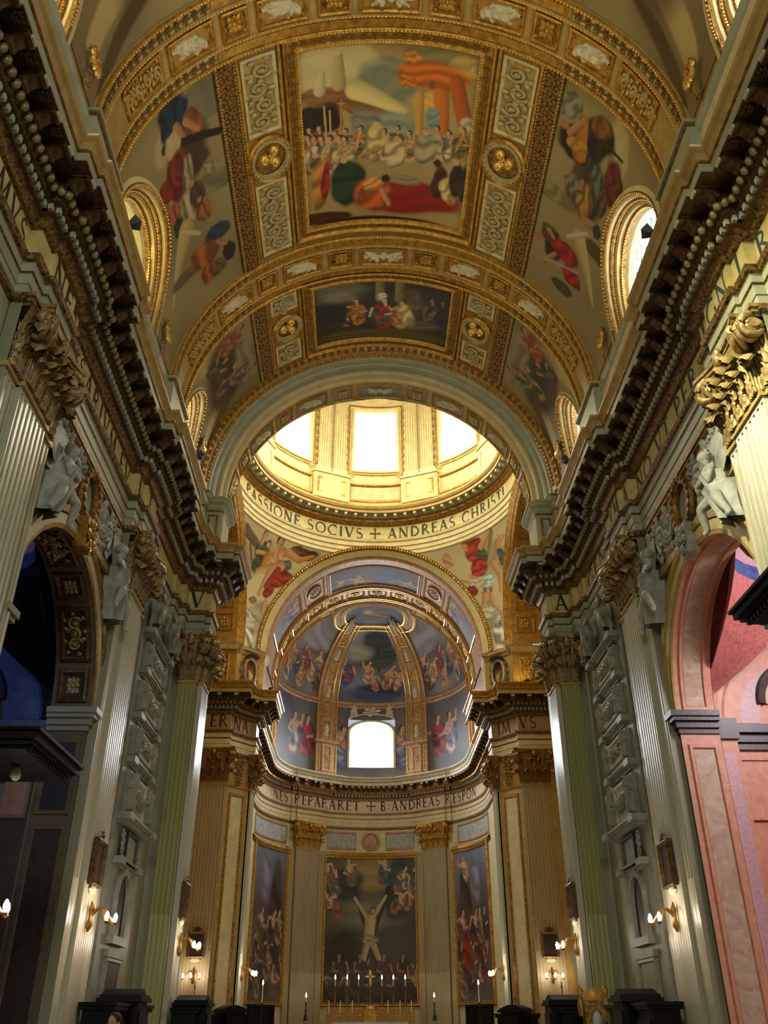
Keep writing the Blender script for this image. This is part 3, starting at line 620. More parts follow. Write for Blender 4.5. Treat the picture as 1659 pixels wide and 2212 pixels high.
# ------------------------------------------------------------------ chapel arches
def chapel(s,nm):
    A=thing('chapel_arch',(s*8.38,YC,0),'%s chapel arch with %s'%(nm,'dark coffered soffit and gilded archivolt' if s<0 else 'pale marble soffit and pink marble piers'),'arch')
    def ring(prof,ext=True,n=40):
        """prof (r, x inwards from the wall)"""
        t=np.linspace(0,pi,n+1); y=np.cos(t); z=np.sin(t); G=np.zeros((n+3,len(prof),3))
        for j,(r,x) in enumerate(prof):
            G[1:-1,j]=np.column_stack([np.full(n+1,s*(8.38-x)),YC+r*y,ZS+r*z]); G[0,j]=(s*(8.38-x),YC+r,ZS-.05); G[-1,j]=(s*(8.38-x),YC-r,ZS-.05)
        o=M(); o.grid(G); return o
    ring([(3.5,0),(3.5,.04),(3.62,.06),(3.62,.0)]).build('inner_bead','gold' if s<0 else 'cream_gold',A)
    ring([(3.6,.02),(3.62,.07),(3.9,.07),(3.92,.02)]).build('archivolt_fascia','stucco' if s<0 else 'frieze',A)
    ring([(3.92,.02),(3.94,.12),(4.1,.14),(4.16,.1),(4.16,0)]).build('archivolt_moulding','gold_dark' if s<0 else 'cream_gold',A)
    D=1.1
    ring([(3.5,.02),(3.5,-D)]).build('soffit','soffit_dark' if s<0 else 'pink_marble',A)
    # soffit panels
    fS=lambda V: np.stack([s*(8.38+V[:,1]),YC+(3.5-V[:,2])*np.cos(V[:,0]/3.5),ZS+(3.5-V[:,2])*np.sin(V[:,0]/3.5)],1)
    if s<0:
        for i,(a0,a1,kd) in enumerate(((4,20,0),(23,50,1),(53,69,0),(73,107,1),(111,127,0),(130,157,1),(160,176,0))):
            u0,u1=R2D(a0)*3.5,R2D(a1)*3.5; n=6
            frame(u0,.12,u1,D-.1,[(0,0),(.02,.07),(.1,.09),(.16,.05),(.2,.0)],n,2).map(fS).build('coffer_frame','bronze',A)
            plate(u0+.16,.28,u1-.16,D-.26,.015,n,2).map(fS).build('coffer_ground','dark_panel',A)
            o=M(); c=((u0+u1)/2,D/2,.02)
            if kd==0: o.put(T_ros,c,(.3,.24,.2))
            else:
                for k in range(3): o.put(T_scr[k%2],(u0+.35+(u1-u0-.7)*(k+.5)/3,D/2,.03),(.5,.5,.6))
            o.map(fS).build('rosette' if kd==0 else 'scroll_relief','cap_gold',A)
    else:
        plate(.25,.3,3.5*pi-.25,D-.28,.012,40,1).map(fS).build('soffit_panel','pale_marble',A)
        frame(.12,.16,3.5*pi-.12,D-.14,[(0,0),(.02,.06),(.1,.06),(.13,0)],40,1).map(fS).build('panel_frame','pink_marble',A)
    for k,kn in ((1,'far'),(-1,'near')):
        y=YC+k*3.5; m='soffit_dark' if s<0 else 'pink_marble'
        ya,yb=(y,y+k*.12); 
        jm=M().grid(np.array([[(s*8.36,y,0),(s*8.36,y,ZS)],[(s*(8.38+D),y,0),(s*(8.38+D),y,ZS)]])); jm.build('jamb',m,A)
        im=M()
        for e,z0,z1 in ((.06,8.75,8.9),(.14,8.9,9.08),(.24,9.08,9.2),(.3,9.2,9.36)): im.box(min(s*(8.38-e),s*(8.38+D)),max(s*(8.38-e),s*(8.38+D)),min(y-k*e,y+k*.35),max(y-k*e,y+k*.35),z0,z1)
        im.build('impost','sage' if s<0 else 'slate',A)
        if s>0:
            fJ=lambda V,y=y,k=k: np.stack([8.38+V[:,0],y-k*V[:,2],V[:,1]],1)
            plate(.28,1.5,.84,8.3,.01).map(fJ).build('jamb_panel','pale_marble',A); frame(.14,1.3,.98,8.45,[(0,0),(.02,.06),(.1,.06),(.14,0)]).map(fJ).build('jamb_frame','pink_marble',A)
            M().box(9.48,10.1,min(y+k*.35,y+k*.8),max(y+k*.35,y+k*.8),0,8.7).build('inner_pier','pink_marble',A); plate(1.2,1.5,1.6,8.3,-.34).map(fJ).build('inner_strip','violet_marble',A); M().box(9.45,10.16,min(y+k*.25,y+k*.8),max(y+k*.25,y+k*.8),8.7,9.3).build('inner_impost','slate',A)
        else:
            fJ=lambda V,y=y,k=k: np.stack([-(8.38+V[:,0]),y-k*V[:,2],V[:,1]],1)
            for (z0,z1,mt) in ((6.6,8.4,'iron'),(1.4,6.1,'dark_panel')): plate(.2,z0,.9,z1,.01).map(fJ).build('jamb_panel',mt,A); frame(.08,z0-.12,1.02,z1+.12,[(0,0),(.02,.05),(.1,.05),(.14,0)]).map(fJ).build('jamb_frame','soffit_dark',A)
    # chapel interior: a domed square room
    X0=8.38+D; X1=X0+6.2; R=thing('chapel_room',(s*(X0+3.1),YC,0),'%s side chapel interior with %s'%(nm,'dim blue banded dome' if s<0 else 'pink and violet marble walls and blue banded dome'),'chapel')
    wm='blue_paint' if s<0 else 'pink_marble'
    o=M(); 
    for y in (YC-4.65,YC+4.65): o.grid(np.array([[(s*X0,y,0),(s*X0,y,17.4)],[(s*X1,y,0),(s*X1,y,17.4)]]))
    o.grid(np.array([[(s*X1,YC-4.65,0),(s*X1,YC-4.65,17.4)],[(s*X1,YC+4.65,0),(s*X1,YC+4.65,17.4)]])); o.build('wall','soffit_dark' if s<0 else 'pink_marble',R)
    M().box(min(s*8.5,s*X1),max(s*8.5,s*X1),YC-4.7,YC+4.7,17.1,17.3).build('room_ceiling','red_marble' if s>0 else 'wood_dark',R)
    o=wall_arch(s*(X0+.01),YC-4.7,YC+4.7,17,YC,AR,ZS); o.build('arch_wall','plaster' if s<0 else 'pink_marble',R)
    cx=s*(X0+3.1)
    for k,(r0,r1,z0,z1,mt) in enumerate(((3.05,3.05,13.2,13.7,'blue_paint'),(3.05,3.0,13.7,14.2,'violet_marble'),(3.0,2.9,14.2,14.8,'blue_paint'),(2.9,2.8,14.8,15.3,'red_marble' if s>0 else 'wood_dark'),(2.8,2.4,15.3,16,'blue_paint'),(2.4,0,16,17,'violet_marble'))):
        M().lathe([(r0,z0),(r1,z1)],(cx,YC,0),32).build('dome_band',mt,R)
    # pendentives
    for k in range(4):
        co=np.array([cx+3.08*math.cos(pi/4+k*pi/2)*math.sqrt(2),YC+4.6*math.sin(pi/4+k*pi/2)*math.sqrt(2),0]); G=[]
        for q in np.linspace(0,1,9):
            b=1-(1-q)**1.7; a=np.linspace(-pi/4,pi/4,9)+pi/4+k*pi/2; Rg=np.column_stack([cx+3.05*np.cos(a),YC+3.05*np.sin(a),0*a]); Pq=co*(1-b)+Rg*b; Pq[:,2]=10.0+3.2*q; G.append(Pq)
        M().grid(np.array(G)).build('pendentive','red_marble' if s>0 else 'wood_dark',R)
    # blind arch on the far side wall with mouldings and inner lunette
    for k in (1,):
        y=YC+4.65
        def arc(prof,c=cx,zs=9.4,n=28,yy=y):
            t=np.linspace(0,pi,n+1); G=np.zeros((n+1,len(prof),3))
            for j,(r,d) in enumerate(prof): G[:,j]=np.column_stack([c+r*np.cos(t),np.full(n+1,yy-d),zs+r*np.sin(t)])
            return M().grid(G)
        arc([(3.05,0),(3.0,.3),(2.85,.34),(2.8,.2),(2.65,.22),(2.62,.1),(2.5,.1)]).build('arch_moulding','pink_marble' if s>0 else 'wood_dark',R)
        arc([(2.5,.1),(2.4,.06),(1.9,.05)]).build('arch_band','pink_marble' if s>0 else 'blue_paint',R)
        arc([(1.9,.05),(1.35,.06)]).build('arch_field','violet_marble' if s>0 else 'blue_paint',R)
        arc([(1.35,.06),(1.3,.2),(1.1,.16),(1.05,.08)],zs=10.0).build('lunette_frame','slate',R); arc([(1.05,.08),(0,.08)],zs=10.0).build('lunette_panel','pale_marble',R)
        e=M()
        for d,z0,z1 in ((.1,8.6,8.8),(.2,8.8,9.05),(.35,9.05,9.3)): e.box(min(s*X0,s*X1),max(s*X0,s*X1),y-d,y,z0,z1); e.box(min(s*X1,s*(X1-d)),max(s*X1,s*(X1-d)),YC-4.65,y,z0,z1)
        e.build('chapel_cornice','slate',R)
        fW=lambda V: np.stack([cx+V[:,0],y-.02-V[:,2],V[:,1]],1)
        for x0,x1,z0,z1,mt in ((-2.6,2.6,6.6,8.4,'pink_marble'),(-1.2,1.4,6.4,8.2,'violet_marble'),(-.9,1.1,6.7,7.9,'red_marble'),(-1.2,1.4,1.2,5.4,'blue_paint')): plate(x0,z0,x1,z1,.012+.01*(mt!='pink_marble')+.01*(mt=='red_marble')).map(fW).build('wall_panel',mt,R); frame(x0,z0,x1,z1,[(0,0),(.02,.07),(.1,.07),(.12,0)]).map(fW).build('panel_frame','pink_marble' if s>0 else 'sage',R)
        for xx in (-3.0,3.0): plate(xx-.35,1.2,xx+.35,8.3,.02).map(fW).build('wall_strip','violet_marble' if s>0 else 'sage',R)
    d=bpy.data.lights.new('chapel_daylight','AREA'); d.energy=650 if s>0 else 70; d.color=(1,.88,.9) if s>0 else (.35,.45,1); d.size=3; o=bpy.data.objects.new('chapel_daylight',d); COL.objects.link(o); o.location=(s*(X0+3.6),YC-3.0,12.4); o.rotation_euler=(Vector((s*(X0+1),YC+4,8))-o.location).to_track_quat('-Z','Y').to_euler()
chapel(-1,'left'); chapel(1,'right')
# ------------------------------------------------------------------ painted surfaces: generic baroque figure scenes built from colour patches in metres on the surface
class Paint:
    def __init__(s,X,Y,seed=1): s.X=np.asarray(X,float); s.Y=np.asarray(Y,float); s.r=np.random.RandomState(seed); s.C=np.zeros(s.X.shape+(3,))
    def nz(s,sc):
        o=np.zeros_like(s.X)
        for k in range(6):
            a=s.r.rand()*6.28; f=sc*(.6+1.6*s.r.rand()); o+=np.sin(f*(s.X*math.cos(a)+s.Y*math.sin(a))+s.r.rand()*6.28+1.2*np.sin(f*.7*(s.X*math.sin(a)-s.Y*math.cos(a))))
        return o/4.0
    def fill(s,c1,c2,sc=1.2,c3=None,gy=None):
        n=.5+.5*np.clip(s.nz(sc),-1,1); n=n[...,None]; s.C=np.array(lin(c1))*(1-n)+np.array(lin(c2))*n
        if c3 is not None: g=np.clip((s.Y-gy[0])/(gy[1]-gy[0]),0,1)[...,None]; s.C=s.C*(1-g)+np.array(lin(c3))*g*(.8+.4*n)
        return s
    def _mix(s,a,c,mod): s.C=s.C*(1-a[...,None])+np.array(lin(c))*mod[...,None]*a[...,None]
    def blob(s,x,y,rx,ry,ang,c,soft=.22,op=1.0,fold=.3,k=9.0):
        ca,sa=math.cos(ang),math.sin(ang); dx,dy=s.X-x,s.Y-y; u=dx*ca+dy*sa; v=-dx*sa+dy*ca
        n=s.nz(3.2/max(rx,ry)); d=np.hypot(u/rx,v/ry)+.16*n; a=np.clip((1+soft-d)/(2*soft),0,1)*op; a=a*a*(3-2*a)
        mod=np.clip(1+fold*np.sin(k*v/ry*.7+2.2*n+u/rx*2)-.35*fold*(d>.75),.25,1.7); s._mix(a,c,mod); return s
    def cap(s,x0,y0,x1,y1,r0,r1,c,op=1.0):
        dx,dy=x1-x0,y1-y0; L=dx*dx+dy*dy+1e-9; t=np.clip(((s.X-x0)*dx+(s.Y-y0)*dy)/L,0,1); d=np.hypot(s.X-x0-t*dx,s.Y-y0-t*dy)/(r0+(r1-r0)*t)
        a=np.clip((1.12-d)/.24,0,1)*op; side=((s.X-x0)*-dy+(s.Y-y0)*dx)/math.sqrt(L)/(r0+(r1-r0)*t); s._mix(a,c,np.clip(1+.28*side-.2*d*d,.4,1.5)); return s
    def fig(s,x,y,h,ang=0.0,robe=(150,60,40),cloak=None,skin=(206,158,112),arms=1,bare=False,seed=0):
        """a draped person about h tall, feet at x,y, head in direction ang (0 = +y)"""
        ca,sa=math.cos(ang),math.sin(ang); P=lambda a,b:(x+h*(a*ca-b*sa),y+h*(a*sa+b*ca)); r=np.random.RandomState(seed+7)
        lean=.1*(r.rand()-.5)
        if cloak: s.blob(*P(.04+lean,.42),.24*h,.4*h,ang+.1,cloak,fold=.4)
        s.blob(*P(lean*.5,.28),.17*h,.3*h,ang-.06,robe,fold=.42); s.blob(*P(lean,.62),.13*h,.17*h,ang,skin if bare else robe,fold=.3)
        if cloak: s.blob(*P(-.05,.34),.1*h,.26*h,ang+.35,cloak,fold=.45,op=.9)
        if arms:
            k=1 if r.rand()>.5 else -1; e=P(k*.24,.6+.12*r.rand()); f=P(k*.3,.8*r.rand()+.3)
            s.cap(*P(k*.1,.72),*e,.05*h,.042*h,skin if bare else robe); s.cap(*e,*f,.04*h,.03*h,skin); s.cap(*P(-k*.1,.7),*P(-k*.2,.5),.05*h,.04*h,robe); s.cap(*P(-k*.2,.5),*P(-k*.06,.46),.038*h,.03*h,skin)
        s.cap(*P(lean,.76),*P(lean,.82),.04*h,.04*h,skin); hd=P(lean+.02,.89); s.blob(*P(lean-.01,.915),.075*h,.085*h,ang,(70,46,28),fold=.1,soft=.15); s.blob(*hd,.055*h,.072*h,ang,skin,fold=.12,soft=.15); return s
SK=(206,160,112)
def px_paint(p,conv,items,ppm):
    for it in items:
        if it[0]=='b': _,u,v,rx,ry,an,c,fo=it; x,y=conv(u,v); p.blob(x,y,rx/ppm,ry/ppm,an,c,soft=.16,fold=fo)
        elif it[0]=='c': _,u0,v0,u1,v1,r0,r1,c=it; p.cap(*conv(u0,v0),*conv(u1,v1),r0/ppm,r1/ppm,c)
        else: _,u,v,h,an,c1,c2,bare=it; x,y=conv(u,v); p.fig(x,y,h/ppm,an,c1,c2,SK,1,bare,seed=int(u))
def painted(surf,X,Y,paint,mat,name,parent,mask=None,**kw):
    """grid of points (X,Y metres) -> surf -> coloured mesh"""
    a,b=X.shape; V=np.stack([X.ravel(),Y.ravel(),np.zeros(a*b)],1); W=surf(V).reshape(a,b,3); o=M(); o.grid(W,mask=mask,C=paint.C); return o.build(name,mat,parent,smooth=True,**kw)
def mesh_xy(x0,x1,y0,y1,nx,ny): return np.meshgrid(np.linspace(x0,x1,nx),np.linspace(y0,y1,ny),indexing='ij')
# ------------------------------------------------------------------ nave vault
LUN=[(9.6,2.55,2.25),(19.75,2.55,2.25),(28.7,1.3,2.0)]; ZL=22.0
def in_lun(Y,Z,k=1.0):
    m=np.zeros(Y.shape,bool)
    for yc,a,b in LUN: m|=(np.abs(Y-yc)<a*k)&((Z<ZL)|(((Y-yc)/(a*k))**2+((Z-ZL)/(b*k))**2<1))
    return m
def cells(k): return k[:-1,:-1]&k[1:,:-1]&k[1:,1:]&k[:-1,1:]
U_,V_=mesh_xy(-A2U(90.5),A2U(90.5),-12,32.7,220,440); W_=S_nave(np.stack([U_.ravel(),V_.ravel(),0*U_.ravel()],1)).reshape(220,440,3)
CEIL=M().grid(W_,mask=cells(~in_lun(V_,W_[...,2],.97))).build('ceiling','vault_ground',kind='structure',smooth=True)
def lunette(s,yc,a,b,win,label,gm):
    """window tunnel: stepped mouldings from the vault to the glass"""
    ph=np.linspace(0,pi,33); cy=np.concatenate([[1],np.cos(ph),[-1]]); sz=np.concatenate([[-(ZL-21.45)/b],np.sin(ph),[-(ZL-21.45)/b]])
    zz=np.clip(ZL+b*sz,21.45,None); xb=np.sqrt(np.clip(7.75**2-(zz-21.5)**2,0,None))
    def layer(prof):
        G=np.zeros((len(cy),len(prof),3))
        for j,(k,f) in enumerate(prof):
            z=np.where(sz<0,21.45,ZL+b*sz*k)+.45*max(f,0)*(sz>=0); G[:,j]=np.column_stack([s*(xb+f*(8.36-xb)),yc+k*a*cy,z])
        return M().grid(G)
    n=int(win[-1]) if win[-1].isdigit() else 0
    T=thing(win,(s*8.0,yc,21.5),label,'window'); T['kind']='structure'
    layer([(1.1,.03),(1.08,-.07),(1.02,-.08)]).build('outer_fascia','cream',T); layer([(1.02,-.08),(1.0,-.12),(.97,-.08),(.96,0)]).build('gilded_bead','gold_dark',T)
    layer([(.96,0),(.94,.05),(.93,.16)]).build('cove','cream_gold',T); layer([(.93,.16),(.9,.18),(.88,.28),(.86,.3)]).build('gilded_moulding','gold_dark',T)
    layer([(.86,.3),(.82,.36),(.81,.5)]).build('inner_cove','cream_gold',T); layer([(.81,.5),(.77,.52),(.76,.66)]).build('inner_moulding','gold_dark',T); layer([(.76,.66),(.72,.75),(.7,.95)]).build('reveal','cream',T)
    # bead rows
    e=M()
    for k,f,r in ((.99,-.1,.045),(.89,.24,.04),(.775,.52,.04)):
        t=np.linspace(0,pi,int(60*a/2.9)+6); z=ZL+b*k*np.sin(t)+.45*max(f,0); x=np.sqrt(7.75**2-(ZL+b*np.sin(t)-21.5)**2); x=x+f*(8.36-x)
        for j in range(len(t)): e.ball((s*x[j],yc+k*a*math.cos(t[j]),z[j]),r,5,3)
    e.build('beads','gold_bright',T,kind='stuff')
    # glass with leaded diagonal bars
    t=np.linspace(0,pi,21); c=M(); P=[(s*8.33,yc+.72*a*x,z) for x,z in [(1,21.2)]+[(math.cos(q),ZL+.45+.72*b*math.sin(q)) for q in t]+[(-1,21.2)]]
    c.add(P+[(s*8.33,yc,21.6)],[(i,i+1,len(P)) for i in range(len(P)-1)]); c.build('pane',gm,T)
    g=M(); st=.55
    for k in range(-8,9):
        for d in (-1,1):
            pts=[]
            for q in np.linspace(21.3,ZL+.45+.72*b,14):
                y=yc+k*st+d*(q-21.3)*.6
                if abs(y-yc)<.71*a and (q<ZL+.45 or ((y-yc)/(.71*a))**2+((q-ZL-.45)/(.71*b))**2<1): pts.append((s*8.31,y,q))
            if len(pts)>1: g.tube([pts[0],pts[-1]],.012,4,cap=False)
    if g.n: g.build('lead_bars','iron',T)
    return T
for i,(yc,a,b) in enumerate(LUN):
    for s,nm in ((-1,'left'),(1,'right')):
        lunette(s,yc,a,b,'window_%d'%(1+2*i+(s>0)),'%s clerestory window %s'%(nm,['over the camera','beside the large ceiling painting','beside the small ceiling painting'][i]),'glass_nave_right' if (s>0 or i==2) else 'glass_nave_left')
def shell(s,y,z,label):
    th=math.acos(min(1,(z-21.5)/7.7)); x=s*7.7*math.sin(th); T=thing('gilded_shell',(x,y,z-.35),label,'ornament','gilded shells at the lunette feet')
    f=lambda V: np.stack([x-s*(V[:,2]+.02)+s*.25*0,y+V[:,0],z+V[:,1]],1)
    o=M()
    for k in range(7): o.put(T_petal,(0,.02,.04),(.42,.3,.5),-pi/2+(k-3)*.42)
    o.map(f).build('shell','gold_bright',T,smooth=True)
    o=M()
    for q in (-1,1): p=spiral(.15,.03,1.5,(q*.16,.2),pi/2,q); o.tube(np.column_stack([p,np.full(len(p),.1)]),.05,5)
    o.map(f).build('scrolls','gold',T,smooth=True)
    o=M()
    for k in range(3): o.put(T_clump,(.04*(k%2),-.5-.25*k,.02),(.16-.03*k,.16,.16),k)
    o.map(f).build('pendant','gold_dark',T)
for s,nm in ((-1,'left'),(1,'right')):
    for y,z,w in ((13.35,22.55,'at the foot of the nearest arch'),(23.1,22.4,'under the second arch band'),(30.5,22.75,'beside the crossing arch')): shell(s,y,z,'small gilded shell on the %s %s'%(nm,w))
# transverse arch bands
def arch_band(y0,label,w=2.1,full=True):
    T=thing('transverse_arch',(0,y0+w/2,21.4),label,'arch','gilded arch bands across the nave vault'); f=S_barrel(7.75,21.5,y0); U=A2U(89)
    ribbon([(0,0),(0,.1),(w,.1),(w,0)],-U,U,90).map(f).build('band','cream_gold',T)
    for v in (.0,w-.1): ribbon([(v+a,.1+h*.9) for a,h in RP],-U,U,110).map(f).build('rope_moulding','gold',T)
    for v in (.44,w-.56): ribbon([(v,.1),(v+.01,.17),(v+.09,.2),(v+.12,.16),(v+.12,.1)],-U,U,110).map(f).build('fascia_moulding','cream_gold',T)
    e=M()
    for v in (.05,w-.05,.5,w-.5): e.merge(row(T_bead,-U,U,.13,v,.19,(.05,.045,.05)))
    e.map(f).build('beads','gold_bright',T,kind='stuff')
    for sg in (-1,1):
        for v in (.27,w-.27):
            rowonto(f,mm(ME_clumpT,'gold_dark'),T,'foliage',sg*A2U(44),sg*A2U(87),.36,v,.1,(.19,.16,.19),1)
            plate(min(sg*A2U(44),sg*A2U(88)),v-.15,max(sg*A2U(44),sg*A2U(88)),v+.15,.105,30,1).map(f).build('foliage_ground','stucco',T)
            ribbon([(v-.13,.1),(v-.13,.14),(v+.13,.14),(v+.13,.1)],-A2U(43.5)*1,A2U(43.5),60).map(f).build('egg_fascia','gold',T) if sg>0 else None
    c0,c1=.6,w-.6
    CO=[(-7.3,7.3,'putti')]+[(s*a,s*b,k) for s in (-1,1) for a,b,k in ((9.3,17.2,'ros'),(19.6,32.2,'recline'),(34.6,41.6,'ros'),(44,57.5,'recline'),(60,75,'scroll'))]
    for a,b,k in CO:
        a,b=min(a,b),max(a,b); u0,u1=A2U(a),A2U(b); n=max(2,int((u1-u0)/.25)); cu=(u0+u1)/2; sg=1 if cu>0 else -1
        frame(u0,c0,u1,c1,[(0,.1),(.0,.2),(.05,.22),(.09,.18),(.11,.12),(.13,.12)],n,2).map(f).build('coffer_frame','gold',T)
        plate(u0+.12,c0+.12,u1-.12,c1-.12,.112,n,2).map(f).build('coffer_ground','gold_dark' if k in('ros',) else 'orange_gold',T)
        cv=(c0+c1)/2
        if k=='ros':
            o=M().put(T_ros,(cu,cv,.11),(.34,.34,.24))
            for q in range(4): o.put(T_bead,(cu+.36*(1 if q%2 else -1),cv+.3*(1 if q>1 else -1),.11),(.06,.06,.06))
            o.map(f).build('rosette','gold',T,smooth=True)
        elif k=='scroll':
            o=M()
            for q in range(4): o.put(T_scr[q%2],(u0+(u1-u0)*(q+.5)/4,cv+.06*(q%2*2-1),.11),(.46,.62,.7))
            o.map(f).build('scroll_relief','cream_gold',T,smooth=True)
        else:
            r=relief(fig_caps(k,.86 if k=='recline' else .98,sg),u1-u0-.3,c1-c0-.2,64,1.5,seed=int(a*7)%9); r.map(lambda V:V+np.array([cu,cv,.11])); r.map(f).build('relief_figure','stucco',T,smooth=True)
            if k=='recline':
                o=M()
                for q in (-1,1): o.put(T_clump,(cu+q*(u1-u0)*.42,cv-.24,.1),(.13,.13,.14)); o.put(T_clump,(cu+q*(u1-u0)*.42,cv+.24,.1),(.13,.13,.14),1)
                o.map(f).build('corner_foliage','gold',T,kind='stuff')
arch_band(14.2,'nearest gilded arch band of reliefs and rosettes across the top of the picture'); arch_band(24.75,'second gilded arch band between the two ceiling paintings')
# longitudinal strips and panels of the two bays
FR_P=[(0,.02),(.0,.16),(.06,.2),(.12,.14),(.16,.1),(.34,.1),(.38,.16),(.44,.2),(.5,.14),(.54,.04)]
def big_painting(y0,y1,label,paintfn,seed,nx,ny):
    T=thing('ceiling_painting',(0,(y0+y1)/2,29),label,'painting','paintings in the nave vault'); u=A2U(22.6)
    X,Y=mesh_xy(-u,u,y0,y1,nx,ny); p=Paint(X,Y,seed); paintfn(p,u,y0,y1); painted(lambda V:S_nave(V+np.array([0,0,.03])),X,Y,p,'oil_paint','canvas',T)
    n=26; m=12
    frame(-u-.54,y0-.4,u+.54,y1+.54,FR_P,n,m).map(S_nave).build('frame','gold',T)
    G_=mm(ME_clumpT,'gold_dark')
    for y in (y1+.29,y0-.14): rowonto(S_nave,G_,T,'garland_leaf',-u-.3,u+.3,.32,y,.1,(.18,.1,.1))
    for q in (-1,1): rowonto(S_nave,G_,T,'garland_leaf',y0,y1+.2,.32,q*(u+.29),.1,(.18,.1,.1),swap=True)
    e=M(); e.merge(row(T_bead,-u,u,.11,y1+.05,.16,(.045,.05,.05))); e.merge(row(T_bead,-u,u,.11,y0-.0,.16,(.045,.05,.05)))
    for q in (-1,1): e.merge(row(T_bead,y0,y1,.11,0,.16,(.045,.05,.05)),lambda V,q=q:V[:,[1,0,2]]+np.array([q*(u+.05),0,0]))
    e.map(S_nave).build('frame_beads','gold_bright',T,kind='stuff')
SK=(206,160,112)
def crown(u,v):
    d=ray(u,v); R,zc=7.75,21.5; a=d[0]**2+d[2]**2; b=2*(CAM[0]*d[0]+(CAM[2]-zc)*d[2]); c=CAM[0]**2+(CAM[2]-zc)**2-R*R; P=CAM+(-b+math.sqrt(b*b-4*a*c))/(2*a)*d; return math.atan2(P[0],P[2]-zc)*R,P[1]
PA=[('b',720,150,80,60,0,(206,188,134),.06),('b',845,176,60,46,.2,(134,138,106),.12),('b',960,120,80,30,0,(140,126,80),.15),('b',722,206,80,20,.1,(146,98,46),.2),('b',780,225,50,22,.3,(136,96,50),.2),('c',770,192,868,236,22,12,(222,204,132)),('b',683,262,50,34,0,(42,30,18),.1),('b',831,280,70,40,0,(146,152,124),.2),('b',790,260,30,24,.4,(130,130,110),.2),
    ('c',730,112,731,180,7,15,(186,166,114)),('b',729,108,9,9,0,(214,192,140),.1),('c',694,160,690,196,6,12,(206,190,146)),('b',1005,150,30,26,0,(190,156,84),.2),
    ('c',700,230,704,291,2,2,(200,170,110)),('c',712,238,714,286,2,2,(200,170,110)),('c',737,216,735,300,2,2,(190,130,60)),('c',730,222,744,222,2,2,(200,140,70)),
    ('b',932,165,66,28,.06,(204,108,30),.3),('b',892,122,15,12,0,(206,130,54),.3),('b',880,174,18,14,.3,(206,120,40),.3),('b',925,220,28,20,0,(222,176,84),.1),('c',987,178,1004,262,15,16,(186,92,28)),('c',954,205,955,338,15,14,(210,120,42)),('c',907,205,905,286,9,7,(204,156,78)),('b',936,254,14,24,0,(128,148,142),.2),('b',934,183,6,9,0,(120,84,60),.1),('b',1010,275,16,22,0,(196,186,150),.3),
    ('b',874,424,122,44,-.03,(146,32,12),.12),('b',809,478,170,18,0,(66,18,8),.1),('b',871,388,46,12,0,(150,130,96),.2),('b',700,470,60,16,.1,(70,34,14),.2)]
def paint_a(p,u,y0,y1):
    up=pi; p.fill((150,128,76),(188,166,108),.7); px_paint(p,crown,PA,55)
    cs=[(186,150,96),(160,60,30),(196,178,136),(112,106,78),(180,124,60),(140,132,104),(196,182,144),(84,96,68)]
    F=lambda u,v,h,c,d,sd: p.fig(*crown(u,v),h,up,c,d,SK,1,seed=sd)
    for k in range(13): F(668+27*k,345-6*math.sin(k*2.1),1.35,cs[k%8],cs[(k+3)%8],k)
    for k in range(6): F(668+16*k,372,1.6,cs[(k*3+1)%8],cs[(k+5)%8],20+k)
    px_paint(p,crown,[('b',812,300,18,32,0,(200,174,106),.4),('b',812,272,9,9,0,(206,180,120),.1),('b',854,330,20,34,0,(196,170,130),.45),('b',857,300,6,7,0,SK,.1),('b',921,318,24,38,.1,(160,150,112),.45),('b',920,285,6,8,0,SK,.1),('b',690,400,17,56,.1,(186,124,48),.45),('b',703,392,9,46,.1,(150,40,22),.4),('b',680,334,7,8,0,SK,.1),('b',679,322,6,8,0,(206,200,180),.1),('b',751,392,36,52,.1,(34,58,32),.35),('b',743,344,8,8,0,SK,.1),('b',806,418,36,42,-.4,(186,90,34),.45),('b',806,396,22,16,-.3,(212,146,76),.35),('b',833,384,9,9,0,(50,34,24),.1),('c',826,410,840,440,6,5,(196,140,96)),('b',948,392,15,40,.1,(78,42,28),.3),('b',968,412,17,30,-.3,(200,176,110),.45),('b',946,352,8,8,0,(60,40,28),.1),('b',987,388,15,42,0,(66,40,26),.35),('b',985,350,7,8,0,SK,.1),('b',1000,400,8,44,0,(50,60,52),.3)],52)
def paint_b(p,u,y0,y1):
    up=pi; p.fill((40,36,22),(66,58,34),.8); p.blob(-1.9,27.7,1.2,.5,0,(110,112,86),soft=.5,fold=.1); p.blob(-1.9,28.2,1.0,.35,.2,(150,140,110),soft=.4,fold=.1,op=.6); p.blob(-2.2,29.1,1.0,.7,0,(30,32,18),soft=.4)
    for x in (-.1,.75): p.cap(x,27.0,x,28.4,.2,.2,(140,124,80))
    p.blob(1.2,28.6,.6,.9,0,(110,96,62),soft=.4,op=.8); p.blob(0,30.6,3.2,.35,0,(96,84,54),soft=.4,fold=.1); p.blob(1.6,29.9,1.0,.3,-.2,(100,88,58),soft=.3)
    p.fig(-1.05,30.0,1.7,up,(176,120,50),(150,80,40),SK,1,seed=1); p.fig(.05,30.3,2.0,up,(170,40,26),(60,90,54),(210,180,150),1,seed=2); p.blob(.0,28.25,.2,.24,0,(216,206,180)); p.fig(.85,30.2,1.8,up,(190,160,90),(196,110,50),SK,1,seed=5); p.blob(1.1,29.3,.32,.7,-.3,(206,184,120),fold=.4)
    p.fig(-1.5,30.4,1.0,up,(70,60,40),(90,60,40),SK,1,seed=8); p.fig(2.2,29.6,1.6,up,(70,56,40),(110,96,70),(150,120,90),0,seed=9); p.fig(2.7,29.5,1.5,up,(50,46,36),None,(130,100,76),0,seed=10)
